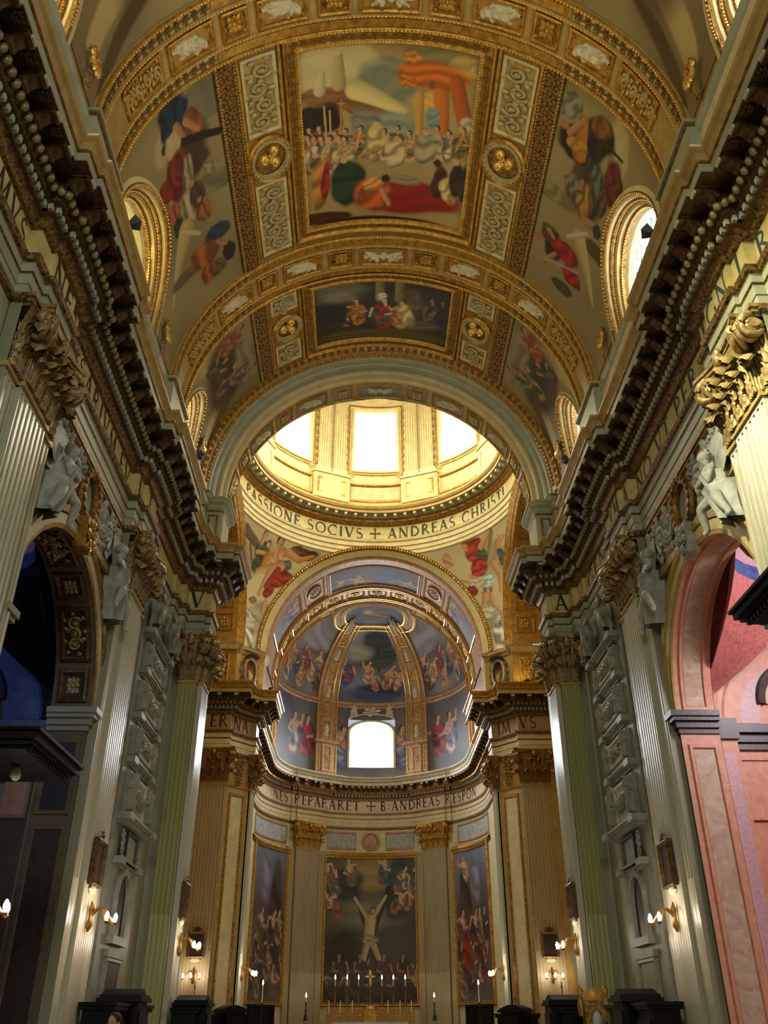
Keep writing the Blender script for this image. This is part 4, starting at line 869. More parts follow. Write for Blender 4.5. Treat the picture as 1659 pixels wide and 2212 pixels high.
big_painting(16.65,23.95,'large ceiling painting of a crowded ceremony under an orange canopy',paint_a,5,190,230); big_painting(27.15,30.85,'smaller dark ceiling painting with a red robed figure in the middle',paint_b,6,170,110)
def bay_side(s,nm,y0,y1,yr,which):
    sg=s; f=lambda V:S_nave_l(V*np.array([1,sg,1])); D=lambda d:A2U(d)
    for d0,d1 in ((27.0,27.9),(38.2,39.2)): ribbon([(D(d0),0),(D(d0)+.01,.1),(D(d1)-.01,.1),(D(d1),0)],y0,y1,30).map(f).build('vault_fillet','gold',CEIL)
    # panels of scrollwork
    cd=33.0; hw=.56
    for a,b,tn in ((y0+.2,yr-1.0,'nearer'),(yr+.98,y1-.2,'farther')):
        P=thing('scroll_panel',tuple(f(np.array([[(a+b)/2,D(cd),0]]))[0]),'%s cream scrollwork panel on the %s of the %s ceiling painting'%(tn,nm,which),'panel','scrollwork panels beside the ceiling paintings')
        m=max(2,int((b-a)/.3)); frame(a,D(cd)-hw-.08,b,D(cd)+hw+.08,[(0,0),(.0,.07),(.06,.1),(.12,.06),(.14,.02)],m,4).map(f).build('panel_frame','cream',P); plate(a+.12,D(cd)-hw,b-.12,D(cd)+hw,.015,m,4).map(f).build('panel_ground','cream_gold',P)
        n=max(2,int((b-a)/.62))
        for k in range(n): onto(f,mm(ME_scr[k%2],'cream_relief'),P,'scroll',a+.2+(b-a-.4)*(k+.5)/n,D(cd)+.1*(k%2*2-1),.02,(.62,.9,.9)); onto(f,mm(ME_petalT,'cream_relief'),P,'leaf',a+.2+(b-a-.4)*(k+.5)/n,D(cd)-.28*(k%2*2-1),.02,(.3,.3,.3),k*1.3)
    # roundel with three mounts and a star
    P=thing('vault_medallion',tuple(f(np.array([[yr,D(33),0]]))[0]),'round gilded medallion with three mounts on the %s of the %s ceiling painting'%(nm,which),'medallion','medallions beside the ceiling paintings'); t=np.linspace(0,2*pi,33)[:-1]
    def disc(prof): return M().grid(np.array([[(yr+r*math.cos(q),D(32.6)+r*math.sin(q),h) for q in t] for r,h in prof]),cv=True)
    k=.92 if which=='large' else .8
    disc([(k,0),(k,.12),(k-.06,.2),(k-.14,.16)]).map(f).build('rim','gold',P); disc([(k-.14,.1),(k-.16,.17),(k-.26,.18),(k-.3,.08)]).map(f).build('wreath_band','cream_relief',P); disc([(k-.3,.05),(.0,.05)]).map(f).build('ground','gold_dark',P)
    o=M()
    for q in np.linspace(0,2*pi,26)[:-1]: o.put(T_petal,(yr+(k-.21)*math.cos(q),D(32.6)+(k-.21)*math.sin(q),.14),(.15,.14,.2),q+1.2)
    o.map(f).build('wreath','cream_relief',P,kind='stuff')
    for dy,du,r in ((.2,-.2,.2),(-.28,-.2,.2),(-.02,.2,.21)): M().put(_hemi(10,5),(yr+dy,D(32.6)+du,.05),(r,r,.2)).map(f).build('mount','gold_bright',P,smooth=True)
    o=M()
    for q in range(8): o.put(T_petal,(yr-.02,D(32.6)-.0,.1),(.2,.12,.2),q*pi/4)
    o.map(f).build('star','gold_bright',P)
    # dark foliage strip next to the fresco
    ribbon([(D(39.4),0),(D(39.4),.12),(D(39.9),.14),(D(40.1),.1),(D(44.3),.1),(D(44.5),.14),(D(45.2),.12),(D(45.2),0)],y0,y1,36).map(f).build('foliage_strip','carved',CEIL)
    rowonto(f,mm(ME_clumpT,'gold_dark'),CEIL,'foliage',y0+.1,y1-.1,.34,D(42.2),.1,(.22,.26,.2),1)
    e=M()
    for d in (39.7,44.8): e.merge(row(T_bead,y0,y1,.12,D(d),.12,(.04,.04,.05)))
    e.map(f).build('strip_beads','gold_bright',CEIL,kind='stuff')
for s,nm in ((-1,'left'),(1,'right')): bay_side(s,nm,16.3,24.75,20.3,'large'); bay_side(s,nm,26.85,31.4,28.95,'small')
# frescoes between the strips and the windows
def fresco_bay(s,nm,y0,y1,which,fn,seed,nx=150,ny=110):
    X,Y=mesh_xy(y0,y1,A2U(45.3),A2U(88),nx,ny); f=lambda V:S_nave_l(np.stack([V[:,0],s*V[:,1],V[:,2]+.02],1))
    W=f(np.stack([X.ravel(),Y.ravel(),0*X.ravel()],1)).reshape(nx,ny,3); p=Paint(X,Y-A2U(45.3),seed); fn(p,y0,y1); p.C*=.64
    painted(f,X,Y,p,'fresco','vault_fresco',None,mask=cells(~in_lun(W[...,1],W[...,2],1.0)),label='%s vault fresco %s'%(nm,which),cat='fresco',group='frescoes on the flanks of the nave vault')
STONE=(216,196,136)
def bary(u,v,R=7.75,zc=21.5):                 # photo pixel -> (along the nave, metres from the fresco's upper edge)
    d=ray(u,v); a=d[0]**2+d[2]**2; b=2*(CAM[0]*d[0]+(CAM[2]-zc)*d[2]); c=CAM[0]**2+(CAM[2]-zc)**2-R*R; k=(-b+math.sqrt(b*b-4*a*c))/(2*a); P=CAM+k*d
    return P[1],abs(math.atan2(P[0],P[2]-zc))*R-A2U(45.3)
BL=[('b',440,214,40,50,0,(140,136,100),.1),('b',403,334,60,50,.3,(84,64,38),.2),('b',345,330,30,16,.2,(206,186,130),.05),('b',372,255,42,34,.4,(34,56,76),.35),('b',417,266,30,22,0,(150,92,44),.35),('c',380,275,398,300,9,7,(206,150,96)),('c',400,262,428,276,8,6,(206,150,96)),('c',354,325,471,282,8,7,(50,32,20)),('b',372,318,22,20,.2,STONE,.05),
    ('b',462,390,20,62,.1,(150,140,96),.3),('b',452,360,12,20,0,(170,160,116),.3),('b',380,385,46,30,.5,(140,52,30),.4),('b',366,410,22,32,.3,(150,50,28),.4),('b',405,372,34,14,.2,(170,156,116),.5),('b',415,440,30,34,.3,(196,180,130),.55),('b',440,455,22,20,0,(176,104,40),.4),('b',372,462,20,22,0,(190,100,66),.4),('b',385,492,18,16,.3,(50,76,34),.3),('b',425,418,26,20,0,(96,70,44),.3),
    ('c',402,500,374,662,24,5,(226,200,126)),('c',392,498,430,502,5,5,(236,214,150)),('b',398,600,14,46,.2,(130,112,66),.05),('b',444,546,30,46,.2,(190,108,34),.45),('b',470,498,17,30,.2,(48,74,92),.35),('b',452,585,26,22,.2,(184,98,34),.4),('b',494,540,22,16,0,(44,38,26),.2),('b',472,575,18,22,0,(120,96,60),.4),('b',491,506,7,7,0,(206,150,100),.1),('c',470,520,488,524,5,4,(206,150,100)),('b',412,396,7,7,0,(206,156,106),.1),('b',368,440,7,7,0,(206,150,100),.1),('b',430,430,6,6,0,(206,150,100),.1)]
BR_=[('b',1337,330,46,30,.2,(214,196,136),.05),('b',1270,406,66,50,.2,(96,84,54),.4),('b',1200,417,18,52,0,(160,148,100),.25),('b',1232,225,24,26,0,(150,150,120),.4),('b',1245,307,30,40,0,(44,42,34),.3),('b',1290,300,36,44,.3,(52,50,40),.35),('c',1262,262,1252,330,11,17,(206,132,34)),('b',1246,312,12,24,.1,(214,150,50),.3),('b',1222,268,8,9,0,(200,140,90),.1),('c',1232,286,1262,262,7,6,(206,150,100)),('b',1300,276,20,24,.3,(150,92,44),.3),('c',1296,300,1345,350,3,3,(70,54,34)),
    ('b',1326,400,40,26,.4,(120,52,34),.4),('b',1262,430,34,22,.2,(190,140,70),.5),('b',1290,395,30,16,.3,(110,116,100),.5),('b',1240,400,18,24,0,(140,130,96),.5),('b',1300,440,26,16,0,(110,84,60),.5),('c',1268,480,1300,505,9,7,(206,150,106)),('b',1264,476,8,8,0,(206,150,106),.1),('b',1290,500,14,12,0,(70,76,84),.3),('b',1287,545,16,40,.1,(110,88,50),.05),
    ('c',1250,520,1280,658,22,5,(226,206,140)),('c',1228,512,1268,506,5,5,(236,218,160)),('b',1195,528,32,24,.4,(52,50,36),.35),('b',1185,500,18,18,0,(96,84,56),.4),('b',1222,545,22,40,.1,(190,44,22),.4),('b',1236,600,18,32,.1,(196,48,26),.4),('c',1175,562,1200,548,6,5,(206,150,106)),('b',1165,508,8,9,0,(200,130,84),.1),('c',1185,495,1196,512,6,5,(206,150,106)),('c',1180,560,1250,592,2,2,(206,196,170)),('b',1215,620,14,30,.2,(84,84,54),.2)]
def fr_px(items):
    def fn(p,y0,y1): p.fill((158,142,92),(196,176,118),.7); px_paint(p,bary,items,52)
    return fn
def fr_generic(cols):
    def fn(p,y0,y1):
        L=y1-y0; p.fill((150,132,84),(190,170,112),.7)
        p.blob(y0+.12*L,2.9,.5,2.2,.3,STONE,fold=.05,soft=.2); p.blob(y1-.16*L,3.2,.45,2.4,-.32,(226,200,130),fold=.05,soft=.12); p.blob(y1-.05*L,3.4,.25,2.2,-.32,(110,88,48),fold=.05)
        p.blob((y0+y1)/2,2.0,.4*L,1.3,.1,(86,66,40),soft=.3); p.blob((y0+y1)/2+.08*L,.7,.3*L,.6,.1,(160,148,108),soft=.3,fold=.3)
        for k,(fy,fq,h,an,c1,c2) in enumerate(cols): p.fig(y0+fy*L,fq,h*1.25,an,c1,c2,SK,1,seed=3+k)
    return fn
for s,nm,c in ((-1,'left',BL),(1,'right',BR_)):
    fresco_bay(s,nm,16.3,24.75,'with %s figures around the near window'%('blue and orange draped' if s<0 else 'black, gold and red draped'),fr_px(c),11+s,240,190)
    fresco_bay(s,nm,5.0,14.2,'cut by the top corner of the picture',fr_generic([(.75,2.6,2.2,pi,(190,60,30),(196,90,40)),(.4,2.4,2,pi,(120,70,40),(90,80,50))]),21+s,110,80)
    fresco_bay(s,nm,26.85,31.4,'with small reclining figures near the crossing arch',fr_generic([(.3,2.0,1.5,pi-.5,(170,84,40),(190,110,54)),(.25,3.0,1.3,pi+.3,(60,56,40),(110,100,70)),(.62,2.6,1.6,pi,(196,140,96),(44,72,70)),(.7,1.6,1.2,pi,(150,140,100),(96,90,60))]),31+s,90,90)
# ------------------------------------------------------------------ crossing: arches, pendentives, drum and dome
YD,ZA,RA,HS=43.5,21.95,6.88,8.55
def arcring(prof,n=64,a0=-90,a1=90):
    """prof (r,y,zc): arch across the nave"""
    t=np.radians(np.linspace(a0,a1,n+1)); G=np.zeros((n+1,len(prof),3))
    for j,(r,y,zc) in enumerate(prof): G[:,j]=np.column_stack([r*np.sin(t),np.full(n+1,y),zc+r*np.cos(t)])
    return M().grid(G)
CA=thing('crossing_arch',(0,34,21.7),'broad pale moulded arch in front of the dome','arch')
def ringrow(T,r,y,zc,step,sc,a=88,face=0):
    """template along an arch: height points to the axis (face 0) or to the camera (face 1)"""
    o=M(); f=(lambda V:np.stack([(r-V[:,2])*np.sin(V[:,0]/r),y+V[:,1],zc+(r-V[:,2])*np.cos(V[:,0]/r)],1)) if face==0 else (lambda V:np.stack([(r+V[:,1])*np.sin(V[:,0]/r),y-V[:,2],zc+(r+V[:,1])*np.cos(V[:,0]/r)],1))
    U=R2D(a)*r; o.merge(row(T,-U,U,step,0,0,sc,1)); return o.map(f)
arcring([(7.75,31.4,21.5),(7.62,31.4,21.5),(7.6,31.75,21.55)]).build('outer_fascia','gold',CA); rowonto(S_barrel(7.6,21.52,31.6),mm(ME_clumpT,'gold_dark'),CA,'foliage',-A2U(88),A2U(88),.36,0,0,(.16,.14,.14),1)
arcring([(7.6,31.75,21.55),(7.55,31.85,21.6),(7.5,32.2,21.62)]).build('egg_band','cream_gold',CA); ringrow(T_egg,7.52,32.02,21.61,.2,(.08,.13,.08)).build('eggs','gold',CA,kind='stuff')
arcring([(7.5,32.2,21.62),(7.42,32.25,21.65),(7.42,32.6,21.68),(7.34,32.65,21.7)]).build('fascia_outer','mint',CA); arcring([(7.34,32.65,21.7),(7.28,32.75,21.75),(7.28,33.1,21.8),(7.18,33.15,21.82)]).build('fascia_middle','mint',CA)
arcring([(7.18,33.15,21.82),(7.1,33.2,21.85),(7.05,33.55,21.9),(6.92,33.6,21.93),(6.88,33.7,21.95)]).build('fascia_inner','cream',CA)
arcring([(6.88,33.7,21.95),(6.88,35.0,21.95)]).build('soffit','cream_gold',CA)
fA=S_barrel(RA,ZA,33.7)
for a,b,k in [(-9,9,'putti')]+[(s*p,s*q,k) for s in (-1,1) for p,q,k in ((11,20,'ros'),(22,36,'recline'),(38,46,'ros'),(48,62,'recline'),(64,72,'ros'),(74,87,'recline'))]:
    a,b=min(a,b),max(a,b); u0,u1=R2D(a)*RA,R2D(b)*RA; n=5; cu=(u0+u1)/2
    frame(u0,.14,u1,1.16,[(0,0),(.0,.06),(.05,.08),(.1,.03)],n,2).map(fA).build('coffer_frame','gold' if abs(cu)>3 else 'cream_gold',CA); plate(u0+.1,.24,u1-.1,1.06,.01,n,1).map(fA).build('coffer_ground','sage',CA)
    if k=='ros': M().put(T_ros,(cu,.65,.01),(.34,.34,.24)).map(fA).build('rosette','cream_gold',CA,smooth=True)
    else: r=relief(fig_caps(k,.75,1 if cu>0 else -1),u1-u0-.25,.9,48,1.3,seed=int(a)%5); r.map(lambda V:V+np.array([cu,.65,.01])); r.map(fA).build('relief_figure','stucco',CA,smooth=True)
# imposts of the arch on the cornice
IMP=[(8.2,32.75),(7.62,32.75),(7.62,33.25),(7.0,33.25),(6.9,33.35),(6.9,34.95),(8.45,36.55)]
for s in (-1,1):
    sweep(IMP,[(.22,19.06),(.22,19.3),(.05,19.36),(.02,19.4),(.02,21.1)],s).build('impost_block','mint',CA); sweep(IMP,[(.02,21.1),(.06,21.14),(.02,21.2)],s).build('impost_bead','gold_dark',CA)
    sweep(IMP,[(.02,21.2),(.1,21.3),(.12,21.42),(.26,21.5),(.28,21.62),(.33,21.64),(.33,21.74),(0,21.76)],s).build('impost_cap','mint',CA)
    fP=lambda V:np.stack([s*7.31+V[:,0],33.25-.02-V[:,2],V[:,1]],1); frame(-.22,19.6,.22,20.95,[(0,0),(.01,.04),(.06,.04),(.08,0)]).map(fP).build('impost_panel_frame','gold_dark',CA)
# far arch towards the chancel, and the two transept arches
FA_=thing('crossing_arch',(0,52.1,21.7),'gilded arch over the chancel below the dome inscription','arch')
RS=math.hypot(HS,RA)
def sy(r,d): return math.sqrt(RS**2-r*r)-d          # the rings lie on the pendentive sphere
for r0,r1,d,mt,nm in ((6.86,7.2,.06,'cream','fascia'),(7.2,7.4,.12,'gold','rope_moulding')): arcring([(r0,YD+sy(r0,0),ZA),(r0+.02,YD+sy(r0,d),ZA),(r1-.02,YD+sy(r1,d),ZA),(r1,YD+sy(r1,0),ZA)]).build(nm,mt,FA_)
ringrow(T_bead,7.3,YD+sy(7.3,.1),ZA,.19,(.075,.09,.09),90,1).build('rope_beads','gold_bright',FA_,kind='stuff')
for s,nm in ((-1,'left'),(1,'right')):
    T=thing('transept_arch',(s*9.4,YD,21.7),'orange gold coffered foot of the %s transept arch beside the pendentive'%nm,'arch')
    def fT(V): # x along the arch (0 at the crown, + away from the camera), y outwards from the crossing, z = height off the soffit
        th=V[:,0]/RA; r=RA-V[:,2]; return np.stack([s*(8.5+V[:,1]),YD+r*np.sin(th),ZA+r*np.cos(th)],1)
    ribbon([(0,0),(0,.02),(2.0,.02),(2.0,0)],-R2D(90)*RA,R2D(90)*RA,60).map(fT).build('soffit','orange_gold',T)
    for u0,u1,k in ((38,52,'ros'),(54,72,'stand'),(74.5,84,'ros'),(86,90,'none'),(-60,-40,'ros'),(-36,-16,'stand'),(-12,12,'ros'),(16,34,'stand')):
        a,b=R2D(u0)*RA,R2D(u1)*RA
        if k=='none': continue
        frame(a,.25,b,1.45,[(0,.02),(.0,.08),(.06,.11),(.12,.05)],4,2).map(fT).build('coffer_frame','gold',T)
        if k=='ros': M().put(T_ros,((a+b)/2,.85,.03),(.38,.38,.25)).map(fT).build('rosette','gold',T,smooth=True)
        else: r=relief([(y0,x0,y1,x1,r0,r1,h) for x0,y0,x1,y1,r0,r1,h in fig_caps('stand',.9)],b-a-.3,1.0,56,1.3); r.map(lambda V:V*np.array([-1,1,1])+np.array([(a+b)/2,.85,.02])); r.map(fT).build('relief_figure','gold',T,smooth=True)
    rp=M(); th=np.linspace(-pi/2,pi/2,60)
    for r0,r1,d,mt,n2 in ((6.86,7.02,.06,'gold','inner_bead'),(7.02,7.34,.1,'gold','rope_moulding')):
        G=np.zeros((60,4,3))
        for j,(r,x) in enumerate(((r0,sy(r0,0)),(r0+.02,sy(r0,d)),(r1-.02,sy(r1,d)),(r1,sy(r1,0)))): G[:,j]=np.column_stack([np.full(60,s*x),YD+r*np.sin(th),ZA+r*np.cos(th)])
        M().grid(G).build(n2,mt,T)
    # attic strip of the far pier below the arch foot, with gold panels and cartouche
    for (x0,x1,kd) in ((8.75,9.95,'panel'),):
        f=lambda V:np.stack([s*(x0+x1)/2+V[:,0],50.42-V[:,2],V[:,1]],1); M().box(min(s*8.4,s*10.6),max(s*8.4,s*10.6),50.42,51.2,19.06,21.9).build('attic_block','orange_gold',T)
        frame(-.55,19.3,.55,21.2,[(0,0),(.0,.06),(.08,.09),(.16,.05),(.2,.0)],1,1).map(f).build('attic_frame','gold',T)
        o=M()
        for k in range(4): o.put(T_scr[k%2],(.12*(k%2*2-1),19.7+.36*k,.02),(.45,.45,.6))
        o.map(f).build('attic_relief','gold',T)
        M().box(min(s*8.35,s*10.4),max(s*8.35,s*10.4),50.2,50.5,21.45,21.75).build('attic_cornice','cream_gold',T)
    M().box(min(s*6.9,s*7.9),max(s*6.9,s*7.9),52.06,53.2,19.06,21.6).build('pier_block','cream_gold',T)
    sweep([(8.3,50.9),(7.25,52.05),(6.92,52.05),(6.92,53.3)],[(0,21.4),(.06,21.45),(.1,21.6),(.24,21.7),(.24,21.85),(0,21.87)],s).build('pier_cap','cream_gold',T)
    sweep([(8.4,50.8),(7.3,52.04),(6.95,52.05),(6.95,53.3)],[(0,19.06),(0,21.4)],s).build('pier_attic','cream_gold',T)
    # coat of arms cartouche
    K=thing('cartouche',(s*7.72,51.3,19.3),'oval coat of arms cartouche with red hat on the %s far pier'%nm,'coat of arms','cartouches on the far piers'); a=np.array([s*8.2,50.95]); c=np.array([s*7.25,52.05]); t=(c-a)/np.linalg.norm(c-a); n=np.array([t[1],-t[0]]); n=n if n[1]<0 else -n; mid=(a+c)/2
    f=lambda V:np.stack([mid[0]+t[0]*V[:,0]+n[0]*(V[:,2]+.04),mid[1]+t[1]*V[:,0]+n[1]*(V[:,2]+.04),V[:,1]],1); q=np.linspace(0,2*pi,29)[:-1]
    D=lambda prof:M().grid(np.array([[(.42*r*math.cos(w),20.45+.72*r*math.sin(w),h) for w in q] for r,h in prof]),cv=True)
    D([(1.3,0),(1.28,.14),(1.1,.2),(.98,.12)]).map(f).build('rim','relief_grey',K); X,Y=mesh_xy(-.4,.4,19.8,21.1,24,30); 
    rr=np.sqrt(np.linspace(0,1,14)); AA,BB=np.meshgrid(rr,np.linspace(0,2*pi,31),indexing='ij'); pp=Paint(.42*AA*np.cos(BB),20.45+.72*AA*np.sin(BB),9); pp.fill((60,44,30),(96,70,44),4); pp.blob(-.1,20.7,.2,.3,0,(150,40,30)); pp.blob(.1,20.2,.2,.3,.3,(190,150,80)); pp.blob(-.15,20.15,.12,.2,0,(40,60,60))
    painted(f,pp.X,pp.Y,pp,'fresco','shield',K)
    o=M()
    for k in range(14): w=k*2*pi/14; o.put(T_clump,(.62*math.cos(w),20.45+.98*math.sin(w),.0),(.2,.2,.16),w)
    o.map(f).build('surround','gold_dark',K); h=M(); h.lathe([(0,.18),(.16,.16),(.2,.04),(.46,.0),(.44,-.05),(0,-.05)],(mid[0]+n[0]*.25,mid[1]+n[1]*.25,21.35),14); h.build('red_hat','door_red',K)
# transept enclosure
for s,nm in ((-1,'left'),(1,'right')):
    o=M(); o.grid(np.array([[(s*14,34,0),(s*14,34,31)],[(s*14,53,0),(s*14,53,31)]]))
    for y in (36.58,50.43): o.grid(np.array([[(s*8.47,y,0),(s*8.47,y,21.9)],[(s*14,y,0),(s*14,y,21.9)]]))
    t=np.linspace(-pi/2,pi/2,25); o.grid(np.stack([np.column_stack([np.full(25,s*x),YD+6.9*np.sin(t),ZA+6.9*np.cos(t)]) for x in (10.4,14)],1)); o.build('wall_transept_'+nm,'cream_gold',kind='structure')
# pendentives (sphere through the four arches)
def sphx(sg):
    def f(u,v):
        v=1376+(v-1376)*.93; d=ray(u,v); o=CAM-np.array([0,YD,ZA]); a=d.dot(d); b=2*o.dot(d); c=o.dot(o)-RS*RS; k=(-b+math.sqrt(max(0,b*b-4*a*c)))/(2*a); P=CAM+k*d
        return (abs(P[0])-(P[1]-YD))/math.sqrt(2)*sg,P[2]
    return f
FLS=(206,154,104); RED=(160,56,40)
PL=[('b',560,1330,30,40,0,(168,164,136),.2),('b',537,1328,22,18,0,(186,184,160),.4),('b',535,1376,17,42,0,(206,204,184),.6),('c',530,1350,545,1350,6,6,(206,204,186)),('b',537,1338,7,8,0,(206,204,186),.2),('c',572,1296,566,1318,6,5,FLS),('b',574,1292,6,6,0,(196,150,106),.1),
    ('c',531,1123,552,1156,10,9,(110,92,66)),('c',541,1158,546,1216,3,3,(120,96,64)),('b',566,1172,20,20,.2,(66,90,54),.4),('b',556,1206,16,22,0,(54,74,44),.4),('c',573,1138,566,1156,7,6,FLS),('b',576,1134,7,7,0,(120,80,50),.1),('b',576,1137,5,6,0,FLS,.1),('b',581,1160,7,8,0,(100,70,44),.1),('b',580,1162,5,6,0,(214,166,124),.1),('c',556,1178,574,1182,5,4,FLS),
    ('b',662,1186,30,12,.15,(84,56,34),.45),('b',640,1180,20,14,.3,(120,74,38),.4),('c',578,1186,566,1216,9,7,(190,124,50)),('b',601,1190,21,24,.1,FLS,.25),('b',612,1210,22,12,.2,(96,110,104),.35),('c',622,1180,646,1198,9,7,FLS),('c',646,1198,676,1190,7,4,(206,140,70)),('b',604,1240,32,20,.2,RED,.45),('b',578,1266,18,18,.3,(140,48,38),.45),('c',606,1212,558,1222,12,8,FLS),('c',584,1226,560,1276,11,6,FLS),('c',600,1222,574,1258,9,6,(150,60,44)),('c',596,1198,601,1166,6,5,FLS),('b',607,1152,11,11,0,(84,56,36),.15),('b',606,1156,7,9,0,FLS,.1),('b',536,1232,8,14,0,(190,140,96),.2),('b',546,1290,12,8,.2,(150,110,70),.3)]
PRr=[('b',1062,1330,28,40,0,(168,164,136),.2),('b',1050,1318,26,16,0,(196,196,172),.3),('b',1078,1372,15,42,0,(206,204,184),.6),('b',1078,1330,6,7,0,(206,204,186),.2),('b',1050,1262,22,14,.2,(190,190,170),.3),('c',1061,1129,1054,1186,5,4,(150,124,84)),('c',1076,1160,1074,1196,10,8,FLS),('b',1078,1146,6,7,0,FLS,.1),('c',1082,1150,1086,1140,4,4,FLS),('b',1084,1190,12,18,0,(70,86,84),.4),
    ('b',1022,1178,26,26,.2,(176,60,44),.4),('b',1032,1157,14,9,.4,(160,50,40),.4),('b',1042,1186,16,14,0,(70,96,54),.35),('b',1004,1164,9,9,0,(150,100,60),.15),('b',1004,1168,6,8,0,FLS,.1),('c',1038,1168,1053,1138,7,5,FLS),('b',1036,1214,28,18,.3,(170,56,46),.45),('b',1057,1240,15,12,.2,(176,206,206),.4),('c',1068,1208,1080,1232,10,8,FLS),('c',1080,1232,1082,1268,7,5,FLS),('b',968,1200,12,16,0,(206,160,120),.3),('b',966,1188,6,6,0,FLS,.1),
    ('b',1024,1248,18,11,.1,(214,190,160),.3),('b',1018,1236,6,7,0,(200,150,104),.1),('c',1010,1250,994,1246,4,3,FLS),('b',1020,1270,15,13,.2,(140,44,50),.45),('c',1048,1274,1046,1298,8,7,FLS),('b',1048,1266,6,6,0,(150,106,66),.1),('c',1061,1276,1068,1304,8,6,FLS),('b',1060,1266,6,6,0,(150,106,66),.1),('c',1046,1298,1040,1310,6,4,FLS),('c',1070,1304,1084,1318,5,4,FLS)]
def pend_surface(k):
    """k quadrant: 0 = +x,+y ... ; X = azimuth metres at ring, Y = height"""
    def f(V):
        z=V[:,1]; r=np.sqrt(np.clip(RS**2-(z-ZA)**2,0,None)); d=np.arccos(np.clip(HS/r,-1,1)); a=d+(pi/2-2*d)*V[:,0]; x=r*np.cos(a); y=r*np.sin(a)
        return np.stack([(x if k in (0,3) else -x),YD+(y if k in (0,1) else -y),z+V[:,2]*0],1)
    return f
for k,nm in ((0,'far right'),(1,'far left'),(2,'near left'),(3,'near right')):
    X,Y=mesh_xy(.0,1,ZA,ZA+math.sqrt(RS**2-HS**2),200 if k<2 else 20,170 if k<2 else 20); f=pend_surface(k); W=f(np.stack([X.ravel(),Y.ravel(),0*X.ravel()],1)).reshape(X.shape+(3,))
    # paint in metres: horizontal distance along the face from the pier axis, and height
    S=(W[...,0]*(1 if k in (0,3) else -1)-(W[...,1]-YD)*(1 if k in (0,1) else -1))/math.sqrt(2)*(1 if k==0 else -1); p=Paint(S,W[...,2],50+k); p.fill((196,184,140),(214,202,158),.6)
    if k<2:
        q=1 if k==0 else -1
        p.blob(1.5*q,27.2,1.6,.9,-.4*q,(170,150,104),soft=.5,fold=.1); px_paint(p,sphx(1 if k==0 else -1),PL if k==1 else PRr,37)
    painted(f,X,Y,p,'fresco','pendentive_fresco',None,label='%s pendentive under the dome%s'%(nm,' with a large seated painted figure' if k<2 else ''),cat='fresco',group='pendentives of the dome')
# ring, inscription, cornice
def circ(prof,n=96,a0=0,a1=2*pi): return M().lathe(prof,(0,YD,0),n,a0,a1)
DO=thing('dome_ring',(0,YD,28.8),'round inscription ring and dentilled cornice at the foot of the dome','cornice')
circ([(8.56,28.8),(8.5,28.84),(8.5,29.1),(8.44,29.12),(8.44,29.4),(8.36,29.45),(8.36,29.75),(8.28,29.8),(8.24,29.98),(8.5,30.0)]).build('architrave','cream',DO)
circ([(8.52,30.0),(8.52,31.05)]).build('frieze','frieze',DO)
circ([(8.52,31.05),(8.4,31.08),(8.3,31.2),(8.28,31.24),(8.2,31.25),(8.2,31.45)]).build('bed_moulding','gold_dark',DO)
circ([(8.2,31.45),(8.0,31.47),(7.95,31.6),(7.62,31.62)]).build('soffit','sage',DO); circ([(7.62,31.62),(7.58,31.64),(7.58,31.82),(7.5,31.86),(7.44,31.98),(7.42,32.05),(7.42,32.12),(7.5,32.14),(8.1,32.2)]).build('lip','cream_gold',DO)
o=M().box(-.09,.09,-.16,.16,-.2,0); ME_db=o.mesh('bracket'); ME_db.materials.append(MAT['stucco'])
for k in range(72):
    a=k*2*pi/72; share('bracket',ME_db,DO,mat_at((7.82*math.cos(a),YD+7.82*math.sin(a)),(-math.cos(a),-math.sin(a)),31.64))
def on_ring(V): a=pi/2-V[:,0]/8.5; r=8.5-V[:,2]; return np.stack([r*np.cos(a),YD+r*np.sin(a),30.12+V[:,1]],1)
inscribe(DO,'+',.8,on_ring,'letter',start=-.36); inscribe(DO,'PASSIONE SOCIVS',.8,on_ring,'letter',start=-10.6,width=9.9); inscribe(DO,'ANDREAS CHRISTI',.8,on_ring,'letter',start=.85,width=9.7)
# drum
DR=thing('dome_drum',(0,YD,32.1),'bright cream drum of the dome with tall windows and paired pilasters','dome')
def arcwall(a0,a1,r,z0,z1,n=6): t=np.linspace(a0,a1,n+1); return M().grid(np.stack([np.column_stack([r*np.sin(t),YD+r*np.cos(t),np.full(n+1,z)]) for z in (z0,z1)],1))
fD=lambda r:(lambda V:np.stack([(r-V[:,2])*np.sin(V[:,0]/r),YD+(r-V[:,2])*np.cos(V[:,0]/r),V[:,1]],1)); RD=8.15
circ([(8.1,32.2),(8.0,32.35),(8.0,32.5),(RD,32.52)]).build('plinth','cream',DR); circ([(RD,32.5),(RD,35.4)]).build('lower_wall','cream',DR); circ([(RD,40.5),(RD,42.2)]).build('upper_wall','cream',DR)
circ([(RD,42.2),(7.9,42.4),(7.7,42.7),(7.4,42.8),(7.4,43.1),(8.0,43.2)]).build('drum_cornice','cream_gold',DR); circ([(8.0*math.cos(x),43.2+9*math.sin(x)) for x in np.linspace(0,pi/2-.05,14)]).build('dome_shell','cream_gold',DR)
hw=1.5/RD
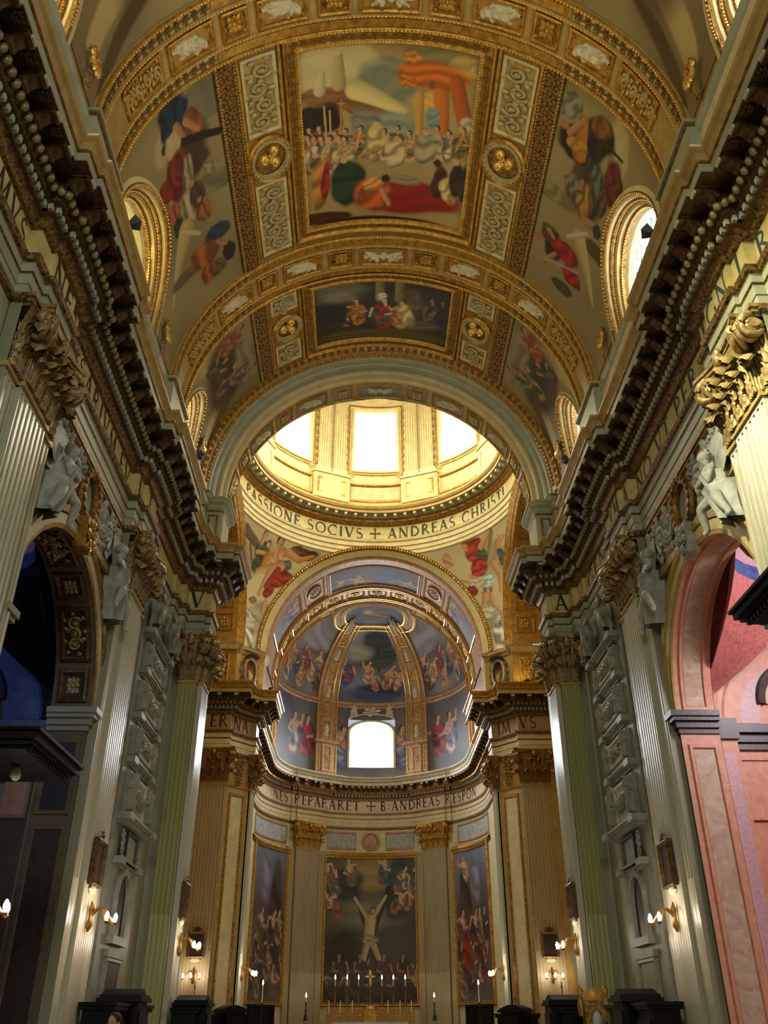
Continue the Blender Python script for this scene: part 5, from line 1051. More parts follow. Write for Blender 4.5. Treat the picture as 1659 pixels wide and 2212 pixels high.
for k in range(8):
    a=k*pi/4; arcwall(a+hw,a+pi/4-hw,RD,35.4,40.5).build('pier_wall','cream',DR)
    f0=fD(RD); f=lambda V,a=a:f0(V+np.array([a*RD,0,0]))
    W=thing('dome_window',tuple(f(np.array([[0,35.4,0]]))[0]),'tall bright drum window %s'%['in the middle of the dome','right of the middle one, cut by the arch','on the right side of the drum','on the near right of the drum','on the near side of the drum','on the near left of the drum','on the left side of the drum','left of the middle one with the strongest glare'][k],'window','windows of the dome drum')
    plate(-1.5,35.4,1.5,40.5,-.25,4,1).map(f).build('pane','glass_dome',W); frame(-1.72,35.15,1.72,40.75,[(0,0),(.02,.1),(.1,.12),(.16,.06),(.2,.06),(.24,-.25)],4,1).map(f).build('window_frame','cream',W); frame(-1.95,34.95,1.95,41.0,[(0,0),(.01,.06),(.07,.08),(.1,.0)],4,1).map(f).build('gilded_border','gold',W)
    for q in (-1,1): M().put(T_clump,(q*1.7,34.85,.0),(.26,.2,.2)).map(f).build('scroll_foot','cream',W)
    frame(-1.9,32.75,1.9,34.2,[(0,0),(.02,.08),(.12,.1),(.2,.03)],4,1).map(f).build('dado_panel','gold',DR)
    for j,d in enumerate((18.2,26.8)):
        c=R2D(d)*RD; g=lambda V,a=a,c=c:f0(V+np.array([a*RD+c,0,0])); w=.92
        fl=flutes(w,5,35.0,41.6,35.1); fl.map(lambda V:g(np.stack([V[:,0],V[:,2],V[:,1]+.2],1))).build('pilaster_shaft','cream',DR)
        for z0,z1,e,dp in ((34.6,35.0,.1,.3),(41.6,42.2,.12,.34)): o=M(); o.box(-w/2-e,w/2+e,z0,z1,0,dp); o.map(g).build('pilaster_base' if z0<40 else 'pilaster_capital','cream',DR)
    c=R2D(22.5)*RD; g=lambda V,a=a,c=c:f0(V+np.array([a*RD+c,0,0])); o=M(); o.box(-1.35,1.35,32.5,34.45,0,.26); o.box(-1.42,1.42,34.45,34.6,0,.34); o.map(g).build('pedestal','cream',DR); frame(-1.1,32.85,1.1,34.1,[(0,.26),(.02,.32),(.12,.34),(.2,.27)],3,1).map(g).build('pedestal_panel','gold',DR)
    for q in (-1,1):
        for j in range(9): onto(f,mm(ME_clumpT,'cream_gold'),DR,'flower',q*2.12,35.3+.66*j,.03,(.2,.26,.2),j)
# ------------------------------------------------------------------ chancel and apse
YA,RAp,ZD,HB=64.6,7.6,24.6,6.6
def arcw(r,yc,z0,z1,a0,a1,n=40): t=np.radians(np.linspace(a0,a1,n+1)); return M().grid(np.stack([np.column_stack([r*np.sin(t),yc+r*np.cos(t),np.full(n+1,z)]) for z in (z0,z1)],1))
WA=arcw(8.41,65,0,19.05,-90,90,72).build('wall_apse','cream',kind='structure')
for s,nm in ((-1,'left'),(1,'right')):
    M().grid(np.array([[(s*8.41,53.38,0),(s*8.41,53.38,19.05)],[(s*8.41,65,0),(s*8.41,65,19.05)]])).build('wall_chancel_'+nm,'cream',kind='structure')
    M().grid(np.array([[(s*7.0,53.0,19.06),(s*7.0,53.0,22.2)],[(s*7.0,58.95,19.06),(s*7.0,58.95,22.2)]])).build('wall_chancel_attic_'+nm,'rose_gold',kind='structure')
    M().grid(np.array([[(s*7.0,58.95,19.06),(s*7.0,58.95,24.7)],[(s*7.62,58.95,19.06),(s*7.62,58.95,24.7)]])).build('return','rose_gold',bpy.data.objects['wall_chancel_attic_'+nm])
def prof_s(sv):
    t=np.clip((sv-ZD)/11.2*pi/2,0,pi/2); return RAp*np.cos(t),np.where(sv<ZD,sv,ZD+HB*np.sin(t))
def f_az(V):            # x = azimuth in degrees (beyond 90 the wall runs straight towards the chancel), y = arc height, z = inward height
    r,z=prof_s(V[:,1]); a=np.radians(np.clip(V[:,0],-90,90)); ex=np.radians(np.clip(np.abs(V[:,0])-90,0,None))*RAp; t=np.clip((V[:,1]-ZD)/11.2*pi/2,0,pi/2); r=r-V[:,2]*np.cos(t); z=z-V[:,2]*np.sin(t); return np.stack([r*np.sin(a),YA+r*np.cos(a)-ex,z],1)
def f_rib(az):
    def f(V):
        r,z=prof_s(V[:,1]); a=az+np.degrees(V[:,0]/np.maximum(r,1.2)*(.5+.5*r/RAp)); return f_az(np.stack([a,V[:,1],V[:,2]],1))
    return f
# shell: fresco fields
def az_field(a0,a1,s0,s1,nx,ny,fn,label,seed,hole=None):
    X,Y=mesh_xy(a0,a1,s0,s1,nx,ny); r,_=prof_s(Y); p=Paint(np.radians(X)*r,Y,seed); fn(p); m=None
    if hole is not None: w=hole(X,Y); m=cells(~w)
    W=f_az(np.stack([X.ravel(),Y.ravel(),0*X.ravel()],1)).reshape(nx,ny,3); k=W[...,1]>50; m=cells(k) if m is None else m&cells(k)
    painted(f_az,X,Y,p,'fresco','apse_fresco',None,mask=m,label=label,cat='fresco',group='frescoes of the apse')
def win_hole(X,Y): x=np.radians(X)*RAp; return (np.abs(x)<1.95)&(Y>19.9)&(Y<23.75)
def fa_c(p):
    p.fill((84,90,98),(120,120,116),.9,(150,148,136),(29,33)); p.blob(.5,30.6,1.2,1.8,.2,(38,46,28),soft=.25,fold=.5,k=14); p.blob(1.2,29.6,.9,.9,.2,(48,56,34),soft=.25,fold=.5,k=16); p.cap(.6,28.2,.5,31,.12,.08,(50,40,30)); p.blob(-1.2,29.8,1.2,.8,0,(150,146,124),soft=.5,fold=.1); p.blob(.2,28.9,1.6,.5,.1,(70,72,50),soft=.4); p.blob(-1.6,27.2,1.6,.7,0,(120,134,150),soft=.4,fold=.1); p.blob(.4,26.2,2.6,.8,.05,(60,72,110),fold=.2,soft=.3); p.blob(.7,26.6,1.7,.4,-.1,(46,46,66),fold=.2)
    p.fig(-2.2,26.8,2.5,0,(60,84,150),(160,60,66),SK,1,seed=2); p.fig(-.5,27.1,2.1,-.2,(196,160,120),None,SK,1,True,4); p.fig(1.1,26.6,2.3,-.4,(200,160,130),(160,90,60),SK,1,True,5); p.fig(2.0,26.4,1.9,-.3,(190,150,110),None,SK,1,True,8); p.fig(.4,26.4,1.8,.3,(170,110,80),None,SK,1,True,11)
def fa_s(sg):
    def fn(p):
        p.fill((96,92,96),(140,130,120),.9); x0=sg*5.2
        p.blob(x0,30,2.5,1.5,.3*sg,(150,140,140),soft=.5,fold=.2); p.blob(x0+sg*.5,28,2.5,1.2,.3,(110,88,76),soft=.4)
        for k in range(14): p.fig(sg*(3.2+.62*k),25.8+.75*(k%3),2.1,-.2*sg,[(150,60,50),(190,150,110),(60,76,130),(120,90,60),(196,170,140)][k%5],[(176,120,70),(90,70,60)][k%2],SK,1,k%2==0,seed=k*3+2)
    return fn
def fa_low(sg):
    def fn(p):
        p.fill((80,80,90),(120,110,104),1.0)
        for k,x in enumerate((2.6,6.0,7.4)): p.fig(sg*x,20.0+(.3 if k else -.1),3.4,.05*sg,[(96,110,170),(170,60,66),(190,150,120)][k],[(150,150,170),(110,60,50),(70,90,130)][k],SK,1,k==0,seed=k*5+3)
    return fn
az_field(-25,25,25.4,33.6,150,150,fa_c,'central apse fresco with a boat between the two ribs',61)
az_field(-133,-34,25.4,33.6,150,110,fa_s(-1),'left apse fresco of a crowd beyond the rib',62); az_field(34,133,25.4,33.6,150,110,fa_s(1),'right apse fresco of a crowd beyond the rib',63)
def fa_win(p): fa_low(-1)(p); q=p.C.copy(); fa_low(1)(p); p.C=np.where((p.X<0)[...,None],q,p.C)
az_field(-23.5,23.5,19.07,25,110,70,fa_win,'blue toned frescoes on both sides of the apse window',64,win_hole)
for sg,nm in ((-1,'left'),(1,'right')): az_field(sg*36 if sg>0 else -133,133 if sg>0 else -36,19.07,25,120,60,fa_low(sg),'%s apse wall fresco of standing figures'%nm,66+sg,lambda X,Y,sg=sg:(np.abs(X-sg*115)<13)&(Y>19.3)&(Y<23.4))
# top of the shell
MX=thing('apse_vault',(0,64.6,25),'brown and gold stucco framework of the apse half dome','vault')
M().grid(f_az(np.stack([g.ravel() for g in np.meshgrid(np.linspace(-133,133,73),np.linspace(24.9,35.75,30),indexing='ij')]+[np.full(73*30,-.04)],1)).reshape(73,30,3),mask=cells(f_az(np.stack([g.ravel() for g in np.meshgrid(np.linspace(-133,133,73),np.linspace(24.9,35.75,30),indexing='ij')]+[np.zeros(73*30)],1)).reshape(73,30,3)[...,1]>50)).build('shell','rose_gold',MX,smooth=True)
for a0,a1 in ((-26,26),(-120,-33),(33,120)):
    n=20; f_az_=f_az
    o=ribbon([(24.75,0),(24.78,.1),(24.9,.14),(25.1,.1),(25.3,.12),(25.38,.06),(25.4,0)],a0,a1,n).map(f_az); o.build('band_below_fresco','rose_gold',MX)
for az in (-30,30,-90,90):
    f=f_rib(az); st=34.1; w=.95
    lim=30 if abs(az)>60 else 60
    G=ribbon([(-w,0),(-w,.1),(-w+.08,.14),(-w+.16,.1),(-.5,.1),(-.46,.2),(.46,.2),(.5,.1),(w-.16,.1),(w-.08,.14),(w,.1),(w,0)],21.6,32.7,50); G.map(lambda V:f(V[:,[1,0,2]])).build('rib','rose_gold',MX)
    for k in (-.92,.92,-.46,.46):
        ribbon([(k-.03,.12),(k-.03,.24),(k+.03,.24),(k+.03,.12)],21.7,32.7,50).map(lambda V:f(V[:,[1,0,2]])).build('rib_fillet','gold_bright',MX)
    for k,(s0,s1) in enumerate(((21.9,23.3),(23.5,25.0),(25.2,26.8),(27.0,28.5),(28.7,30.1),(30.3,31.4),(31.5,32.4))):
        fr=frame(-.4,s0,.4,s1,[(0,.2),(.0,.26),(.06,.27),(.1,.21)],1,5).map(f); fr.build('rib_panel_frame','gold',MX)
        if k%2==0: r=relief(fig_caps('stand',.62),.7,s1-s0-.15,26,1.2,seed=k); r.map(lambda V:V+np.array([0,(s0+s1)/2,.2])); r.map(f).build('rib_figure','stucco',MX,smooth=True)
        else: M().put(T_ros,(0,(s0+s1)/2,.2),(.28,.4,.16)).map(f).build('rosette','gold',MX)
    # pedestal
    o=M(); o.box(-w-.05,w+.05,19.1,21.5,0,.22); o.box(-.5,.5,19.1,21.5,.22,.34); o.box(-w-.2,w+.2,21.5,21.75,0,.42); o.map(f).build('rib_pedestal','rose_gold',MX)
    for x0,x1,h in ((-.42,.42,.345),(-.95,-.58,.225),(.58,.95,.225)): frame(x0,19.3,x1,21.35,[(0,h),(.01,h+.05),(.06,h+.05),(.08,h)],1,1).map(f).build('pedestal_frame','gold_bright',MX)
    M().put(T_clump,(0,20.4,.35),(.2,.4,.1)).map(f).build('pedestal_relief','cap_gold',MX)
    if abs(az)<60: r=relief(fig_caps('seated',.8),1.5,1.5,36,2.2); r.map(lambda V:V+np.array([.35*np.sign(az),32.8,.2])); r.map(f).build('stucco_putto','stucco',MX,smooth=True)
# oval at the crown
def f_top(V): rr=np.clip((V[:,0]**2+(V[:,1]-64.6)**2)/RAp**2,0,1); return np.stack([V[:,0],V[:,1],ZD+HB*np.sqrt(1-rr)-V[:,2]],1)
OV=thing('apse_oval',(0,65.6,30.5),'oval painted medallion in gold frame at the top of the apse','medallion'); q=np.linspace(0,2*pi,41)[:-1]
ov=lambda prof:M().grid(np.array([[(.15+2.3*k*abs(math.cos(w))**.7*np.sign(math.cos(w)),66.3+1.35*k*abs(math.sin(w))**.7*np.sign(math.sin(w)),h) for w in q] for k,h in prof]),cv=True)
ov([(1.55,-.02),(1.48,.12),(1.42,.12),(1.4,.06),(1.22,.06),(1.2,.14),(1.06,.16),(1.0,.06)]).map(f_top).build('frame','rose_gold',OV); ov([(1.42,.1),(1.42,.18),(1.38,.18),(1.38,.1)]).map(f_top).build('outer_fillet','gold_bright',OV); ov([(1.08,.1),(1.08,.2),(1.03,.2),(1.03,.1)]).map(f_top).build('inner_fillet','gold_bright',OV)
AA,BB=np.meshgrid(np.sqrt(np.linspace(0,1,20)),np.linspace(0,2*pi,41),indexing='ij'); sp=lambda c:np.abs(c)**.7*np.sign(c); pp=Paint(.15+2.3*AA*sp(np.cos(BB)),66.3+1.35*AA*sp(np.sin(BB)),71); pp.fill((86,96,120),(130,134,140),1.5); pp.blob(.2,66.4,1.3,.4,.2,(150,120,84),fold=.4); pp.blob(-.3,66.2,.5,.3,.5,(206,170,130),fold=.3)
painted(lambda V:f_top(V+np.array([0,0,.05])),pp.X,pp.Y,pp,'fresco','painted_field',OV)
arcring([(6.9,58.97,ZA),(12,58.97,ZA)]).build('arch_back','rose_gold',MX)
# apse window and side windows
AW=thing('window_7',(0,72.1,19.9),'bright arched apse window above the inscription','window'); AW['kind']='structure'
fw=lambda V:np.stack([(RAp-V[:,2])*np.sin(V[:,0]/RAp),YA+(RAp-V[:,2])*np.cos(V[:,0]/RAp),V[:,1]],1)
P=[(-1.75,19.95)]+[(1.75*-math.cos(t),22.6+.95*math.sin(t)) for t in np.linspace(0,pi,17)]+[(1.75,19.95)]
c=M(); pv=np.array([(x,z,-.35) for x,z in P]+[(0,21.5,-.35)]); c.add(pv,[(i,i+1,len(P)) for i in range(len(P)-1)]+[(len(P)-1,0,len(P))]); c.map(fw).build('pane','glass_apse',AW)
def outline(k,e): return [(x*k,(z-21.6)*(1+(k-1)*.8)+21.6) for x,z in P]
for k0,h0,k1,h1,mt,nm in ((1.0,-.35,1.03,.02,'stucco','reveal'),(1.03,.02,1.06,.16,'stucco','inner_moulding'),(1.06,.16,1.16,.14,'stucco','architrave'),(1.16,.14,1.2,0,'gold','outer_bead')): M().grid(np.array([[(x,z,h0) for x,z in outline(k0,0)],[(x,z,h1) for x,z in outline(k1,0)]])).map(fw).build(nm,mt,AW)
o=M(); t=np.linspace(0,pi,15); o.grid(np.array([[(-2.1*math.cos(w),23.7+.55*math.sin(w),h) for w in t] for h in (.0,.35)])); o.grid(np.array([[(-r*math.cos(w),23.7+r/2.1*.55*math.sin(w),.35) for w in t] for r in (2.1,1.8)])); o.map(fw).build('pediment','stucco',AW)
for sg in (-1,1): r=relief(fig_caps('seated',.75,sg),1.5,1.6,40,2.4); r.map(lambda V:V+np.array([sg*1.55,24.55,.12])); r.map(fw).build('stucco_angel','stucco',AW,smooth=True)
M().put(T_clump,(0,24.5,.1),(.8,.42,.3)).map(fw).build('cartouche','stucco',AW)
for sg,nm in ((-1,'left'),(1,'right')):
    W=thing('window_%d'%(8 if sg<0 else 10),(sg*7.6,61.3,19.3),'%s side window of the apse half hidden by the pier'%nm,'window'); W['kind']='structure'
    f=lambda V:f_az(np.stack([sg*115+np.degrees(V[:,0]/RAp),V[:,1],V[:,2]],1))
    plate(-1.7,19.35,1.7,23.4,-.3,6,1).map(f).build('pane','glass_chancel',W); frame(-1.95,19.1,1.95,23.7,[(0,0),(.02,.1),(.2,.12),(.25,-.3)],6,1).map(f).build('window_frame','stucco',W)
# chancel barrel with painting and apse arch
CB=thing('chancel_vault',(0,56,25),'coffered brown and gold barrel vault between the chancel arch and the apse','vault'); fC=S_barrel(6.92,ZA); U=lambda d:R2D(d)*6.92
ribbon([(52.05,0),(58.95,0)],-U(91),U(91),60).map(fC).build('barrel','rose_gold',CB)
CP=thing('ceiling_painting',(0,55.4,28.6),'dim blue painting across the crown of the chancel vault','painting'); X,Y=mesh_xy(-U(26),U(26),53.5,56.3,110,56); p=Paint(X,Y,81); p.fill((84,80,76),(120,112,104),1.0); p.blob(.8,55,1.0,1.2,.3,(70,110,150),soft=.5,op=.7); p.blob(-.6,55.6,1.2,.4,.4,(150,96,80),fold=.4); p.blob(1.6,55.8,.9,.4,-.3,(150,110,84),fold=.4); p.fig(-.3,56.6,2.2,pi-.8,(150,80,70),(176,140,120),SK,1,True,4); p.fig(1.6,56.4,2.0,pi+.7,(70,90,120),(150,130,110),SK,1,True,6); p.fig(-2.0,56.4,1.8,pi-.4,(110,80,60),None,SK,1,True,8)
painted(lambda V:fC(V+np.array([0,0,.03])),X,Y,p,'fresco','canvas',CP); frame(-U(26)-.3,53.2,U(26)+.3,56.6,[(0,0),(0,.12),(.08,.16),(.2,.1),(.28,.12),(.3,.03)],14,4).map(fC).build('frame','rose_gold',CP)
for sg in (-1,1):
    for d0,d1,k in ((30,44,'medal'),(47,75,'fresco')):
        a,b=sorted((sg*U(d0),sg*U(d1))); frame(a,53.2,b,56.6,[(0,0),(0,.1),(.06,.14),(.14,.04)],6,4).map(fC).build('panel_frame','gold',CB)
        if k=='medal':
            q=np.linspace(0,2*pi,25)[:-1]; c=(a+b)/2; M().grid(np.array([[(c+r*.7*math.cos(w),54.9+r*math.sin(w),h) for w in q] for r,h in ((.85,0),(.84,.12),(.7,.14),(.66,.05),(0,.05))]),cv=True).map(fC).build('medallion','rose_gold',CB); M().put(T_clump,(c,54.9,.05),(.4,.5,.2)).map(fC).build('medallion_relief','cap_gold',CB)
        else:
            X,Y=mesh_xy(a+.15,b-.15,53.4,56.4,50,50); p=Paint(X,Y,85+sg); p.fill((110,104,110),(150,146,146),1.2); p.fig((a+b)/2,55.6,2.6,pi/2*sg,(150,140,150),(96,90,110),SK,1,True,3); p.fig((a+b)/2,54.4,2.2,pi/2*sg,(170,120,90),None,SK,1,True,5); painted(lambda V:fC(V+np.array([0,0,.02])),X,Y,p,'fresco','side_fresco',CB)
for y0,y1 in ((56.8,57.1),(58.6,58.95)): ribbon([(y0,0),(y0+.02,.1),(y1-.02,.1),(y1,0)],-U(90),U(90),60).map(fC).build('arch_moulding','rose_gold',CB)
for y in (56.83,57.08,58.65,58.92): ribbon([(y-.03,.08),(y-.03,.15),(y+.03,.15),(y+.03,.08)],-U(90),U(90),60).map(fC).build('gilded_fillet','gold_bright',CB)
for k in range(13):
    a=U(-84+k*13.4-.0); b=a+U(11.4); frame(a,57.2,b,58.5,[(0,0),(0,.1),(.07,.13),(.14,.03)],3,2).map(fC).build('coffer_frame','gold',CB)
    M().put(T_ros if k%2 else T_clump,((a+b)/2,57.85,.02),(.4,.42,.25)).map(fC).build('rosette','stucco' if k%2==0 else 'gold',CB)
arcring([(6.95,52.05,ZA),(6.7,52.2,ZA),(6.7,52.9,ZA),(6.95,53.0,ZA)]).build('arch_rib','rose_gold',CB)
# apse dado: frieze panels, mouldings, paintings
ap=lambda r:(lambda V:np.stack([(r-V[:,2])*np.sin(np.radians(V[:,0])),65+(r-V[:,2])*np.cos(np.radians(V[:,0])),V[:,1]],1))
fa=ap(8.4)
for a0,a1 in ((-25.5,25.5),(-90,-48.5),(48.5,90)):
    ribbon([(13.15,0),(13.18,.1),(13.3,.16),(13.42,.1),(13.5,0)],a0,a1,16).map(fa).build('string_moulding','gold',WA); ribbon([(13.05,0),(13.06,.05),(13.14,.05),(13.15,0)],a0,a1,16).map(fa).build('lower_bead','gold_dark',WA)
    L=(a1-a0); 
    for k,(b0,b1) in enumerate(((a0+1.5,a0+L*.34),(a0+L*.66,a1-1.5)) if abs(a0+a1)<1 else ((a0+4,a1-2),)):
        frame(b0,13.65,b1,15.05,[(0,0),(.0,.05),(.12,.06),(.2,.0)],8,1).map(fa).build('frieze_panel_frame','rose_gold',WA); plate(b0+.2,13.75,b1-.2,14.95,.012,8,1).map(fa).build('frieze_panel','relief_grey',WA)
M().grid(np.array([[(r*math.cos(w)/8.4*57.3,14.35+r*.95*math.sin(w),h) for w in np.linspace(0,2*pi,25)[:-1]] for r,h in ((.75,0),(.74,.14),(.58,.18),(.52,.06),(0,.05))]),cv=True).map(fa).build('frieze_cartouche','rose_gold',WA)
def apse_painting(a0,a1,z0,z1,label,fn,seed,nx=120,ny=160):
    T=thing('altar_painting',tuple(fa(np.array([[(a0+a1)/2,z0-.3,0]]))[0]),label,'painting','large paintings on the apse wall'); X,Y=mesh_xy(a0,a1,z0,z1,nx,ny); p=Paint(np.radians(X)*8.4,Y,seed); fn(p); painted(lambda V:fa(V+np.array([0,0,.06])),X,Y,p,'oil_paint','canvas',T)
    frame(a0-2,z0-.28,a1+2,z1+.28,[(0,0),(.0,.12),(.2,.18),(.5,.14),(1.0,.1),(1.6,.14),(2.0,.05)],10,1)  # profile in degrees would distort; use the metric version below
    k=57.3/8.4
    def loopf(V): return fa(np.stack([V[:,0]*k,V[:,1],V[:,2]],1))
    frame(a0/k-.26,z0-.26,a1/k+.26,z1+.26,[(0,0),(.0,.14),(.06,.2),(.14,.14),(.2,.16),(.26,.06)],10,1).map(loopf).build('frame','gold',T)
def pc(p):
    p.fill((44,42,40),(84,78,62),.7,(30,26,20),(5.5,3)); p.blob(0,12,1.9,1.3,0,(150,124,70),soft=.5,fold=.1); p.blob(.3,9.2,2.6,1.1,.1,(120,112,88),soft=.5,fold=.15); p.blob(-1.9,11.2,1.2,1.1,.3,(40,40,40),soft=.4); p.blob(2.1,9.7,1.2,1.0,.2,(40,46,48),soft=.4); p.blob(-2.2,6.2,1.4,1.6,0,(40,34,22),soft=.4); p.blob(1.9,11.8,1.2,.8,.3,(44,64,58),fold=.4,soft=.35)
    p.cap(-1.3,3.6,1.4,10.9,.2,.16,(34,26,18)); p.cap(1.3,3.6,-1.3,10.9,.2,.16,(34,26,18))
    p.cap(0,8.6,-.1,7.4,.42,.36,(190,164,110)); p.cap(.3,8.9,1.2,10.3,.16,.12,(190,160,110)); p.cap(-.3,8.9,-1.2,10.2,.16,.12,(190,160,110)); p.cap(.1,7.2,.7,5.9,.26,.18,(176,148,100)); p.cap(-.2,7.2,-.6,5.6,.26,.18,(176,148,100)); p.blob(0,7.3,.6,.35,0,(150,140,110),fold=.4); p.blob(.2,9.3,.22,.28,0,(70,50,34)); p.blob(.22,9.25,.16,.2,0,(190,150,110))
    for k,(x,y,an) in enumerate(((-2.6,10.2,.4),(-1.5,11.0,.2),(2.0,10.6,-.5),(2.7,9.3,-.3),(.9,11.3,-.2),(-2.4,8.8,.6),(3.1,10.6,-.6),(-3.2,11.0,.3),(1.6,9.2,-.7))): p.fig(x,y,2.1,an,[(150,110,80),(90,100,90),(160,90,60)][k%3],[(70,84,80),(120,80,50)][k%2],(196,160,120),1,True,seed=k)
    for k in range(13): p.fig(-3.3+.55*k,3.1+.5*(k%3),2.3,.1*(k%3-1),[(96,50,34),(60,54,44),(84,40,30),(50,50,44)][k%4],[(40,34,26),(70,50,36)][k%2],(150,116,84),1,k%3==0,seed=30+k)
def ps(sg):
    def fn(p):
        c=sg*8.9; p.fill((70,58,54),(110,92,84),.7,(110,116,130),(9,13)); p.blob(c-.6*sg,8.5,.7,3.5,0,(70,56,46),fold=.4,k=14); p.blob(c+.8*sg,11,.6,1.6,0,(130,120,130),soft=.5)
        for k in range(16): p.fig(c-2.0+.85*(k%5)+.3*(k//5),3.3+1.15*(k//4),2.3,.1*(k%3-1),[(130,50,36),(150,110,80),(70,60,60),(120,80,60)][k%4] if sg>0 else [(96,70,56),(150,120,90),(70,60,60)][k%3],[(60,50,50),(96,76,60)][k%2],(190,150,116),1,k%3==0,seed=40+k)
        if sg>0: p.blob(c-.7,6.2,.45,1.2,0,(150,44,32),fold=.4); p.fig(c-.4,11.0,1.8,.3,(190,150,120),(150,110,90),SK,1,True,3)
    return fn
apse_painting(-24.2,24.2,3.15,13.0,'large central altar painting of a figure on a crossed beam',pc,91); apse_painting(-82,-49.5,3.15,13.0,'tall left apse painting beside the altar',ps(-1),92,60,110); apse_painting(49.5,82,3.15,13.0,'tall right apse painting with a red robe beside the altar',ps(1),93,60,110)
# ------------------------------------------------------------------ statues
def skin_mesh(name,verts,edges,radii,sub=2):
    me=bpy.data.meshes.new(name); me.from_pydata(verts,edges,[]); o=bpy.data.objects.new(name,me); COL.objects.link(o)
    m=o.modifiers.new('s','SKIN'); m.use_smooth_shade=True; sv=me.skin_vertices[0].data
    for i,r in enumerate(radii): sv[i].radius=(r,r) if not isinstance(r,tuple) else r
    sv[0].use_root=True; u=o.modifiers.new('u','SUBSURF'); u.levels=sub
    dg=bpy.context.evaluated_depsgraph_get(); r=bpy.data.meshes.new_from_object(o.evaluated_get(dg)); bpy.data.objects.remove(o)
    r.name=name
    for pl in r.polygons: pl.use_smooth=True
    return r
# seated angel, local x along the wall (towards the arch crown), y off the wall, z up; about 2 m from toe to head
AV=[(0,.3,.95),(.05,.3,1.25),(.14,.32,1.55),(.18,.34,1.72),(.2,.4,1.92), (.3,.42,1.58),(.55,.48,1.42),(.72,.42,1.6), (-.04,.4,1.58),(-.22,.5,1.35),(-.1,.55,1.12), (.1,.45,.85),(.42,.62,.75),(.5,.5,.3),(.58,.58,.22), (-.12,.42,.84),(-.4,.55,.55),(-.62,.48,.12),(-.66,.58,.04)]
AE=[(0,1),(1,2),(2,3),(3,4),(2,5),(5,6),(6,7),(2,8),(8,9),(9,10),(0,11),(11,12),(12,13),(13,14),(0,15),(15,16),(16,17),(17,18)]
ARd=[.2,.19,.2,.07,.13,.09,.07,.05,.09,.07,.05,.16,.12,.07,.05,.16,.12,.07,.05]
ME_angel=skin_mesh('body',AV,AE,ARd)
def _wing():
    o=M()
    for k in range(9): a=1.2+.16*k; o.put(_petal(1.0,.16,.06,6,4),(0,0,.012*k),(1.15-.05*k,1,1),a)
    return o.map(lambda V:np.stack([V[:,0]-.1,V[:,2]+.12,V[:,1]+1.35],1))
ME_wing=_wing().mesh('wing',smooth=True)
def _drape():
    o=M(); u=np.linspace(0,1,22); v=np.linspace(0,1,12); U,V=np.meshgrid(u,v,indexing='ij'); x=(U-.5)*(1.0-.45*V)+.05-.3*V; z=1.08-.9*V-.12*np.abs(U-.5)*V; y=.12+.5*np.sin(pi*U)**.6*(1-.25*V)+.05*np.sin(U*22+V*3)*(.4+V); o.grid(np.stack([x,y,z],-1)); o.grid(np.stack([x*.6+.05,y*.9+.07,1.0+.55*(1-V)-.1],-1)); return o
ME_drape=_drape().mesh('drapery',smooth=True)
def angel(P,xdir,n,label,mat,sc=1.0):
    T=thing('stucco_angel',tuple(P),label,'statue','stucco angels over the chapel arches')
    m=Matrix(((xdir[0]*sc,n[0]*sc,0,P[0]),(xdir[1]*sc,n[1]*sc,0,P[1]),(0,0,sc,P[2]),(0,0,0,1)))
    b=share('body',mm(ME_angel,mat),T,m); share('wing',mm(ME_wing,mat),T,m); share('drapery',mm(ME_drape,mat),T,m)
    h=M(); h.ball((.2,.38,1.97),(.15,.15,.16),10,6); h.ball((.2,.33,2.0),(.16,.15,.14),8,5)
    for k in range(5): h.ball((.2+.13*math.cos(k),.34,2.02+.08*math.sin(k*2)),.06,6,4)
    mt=np.array(m); h.map(lambda V:V@mt[:3,:3].T+mt[:3,3]).build('hair',mat,T,smooth=True)
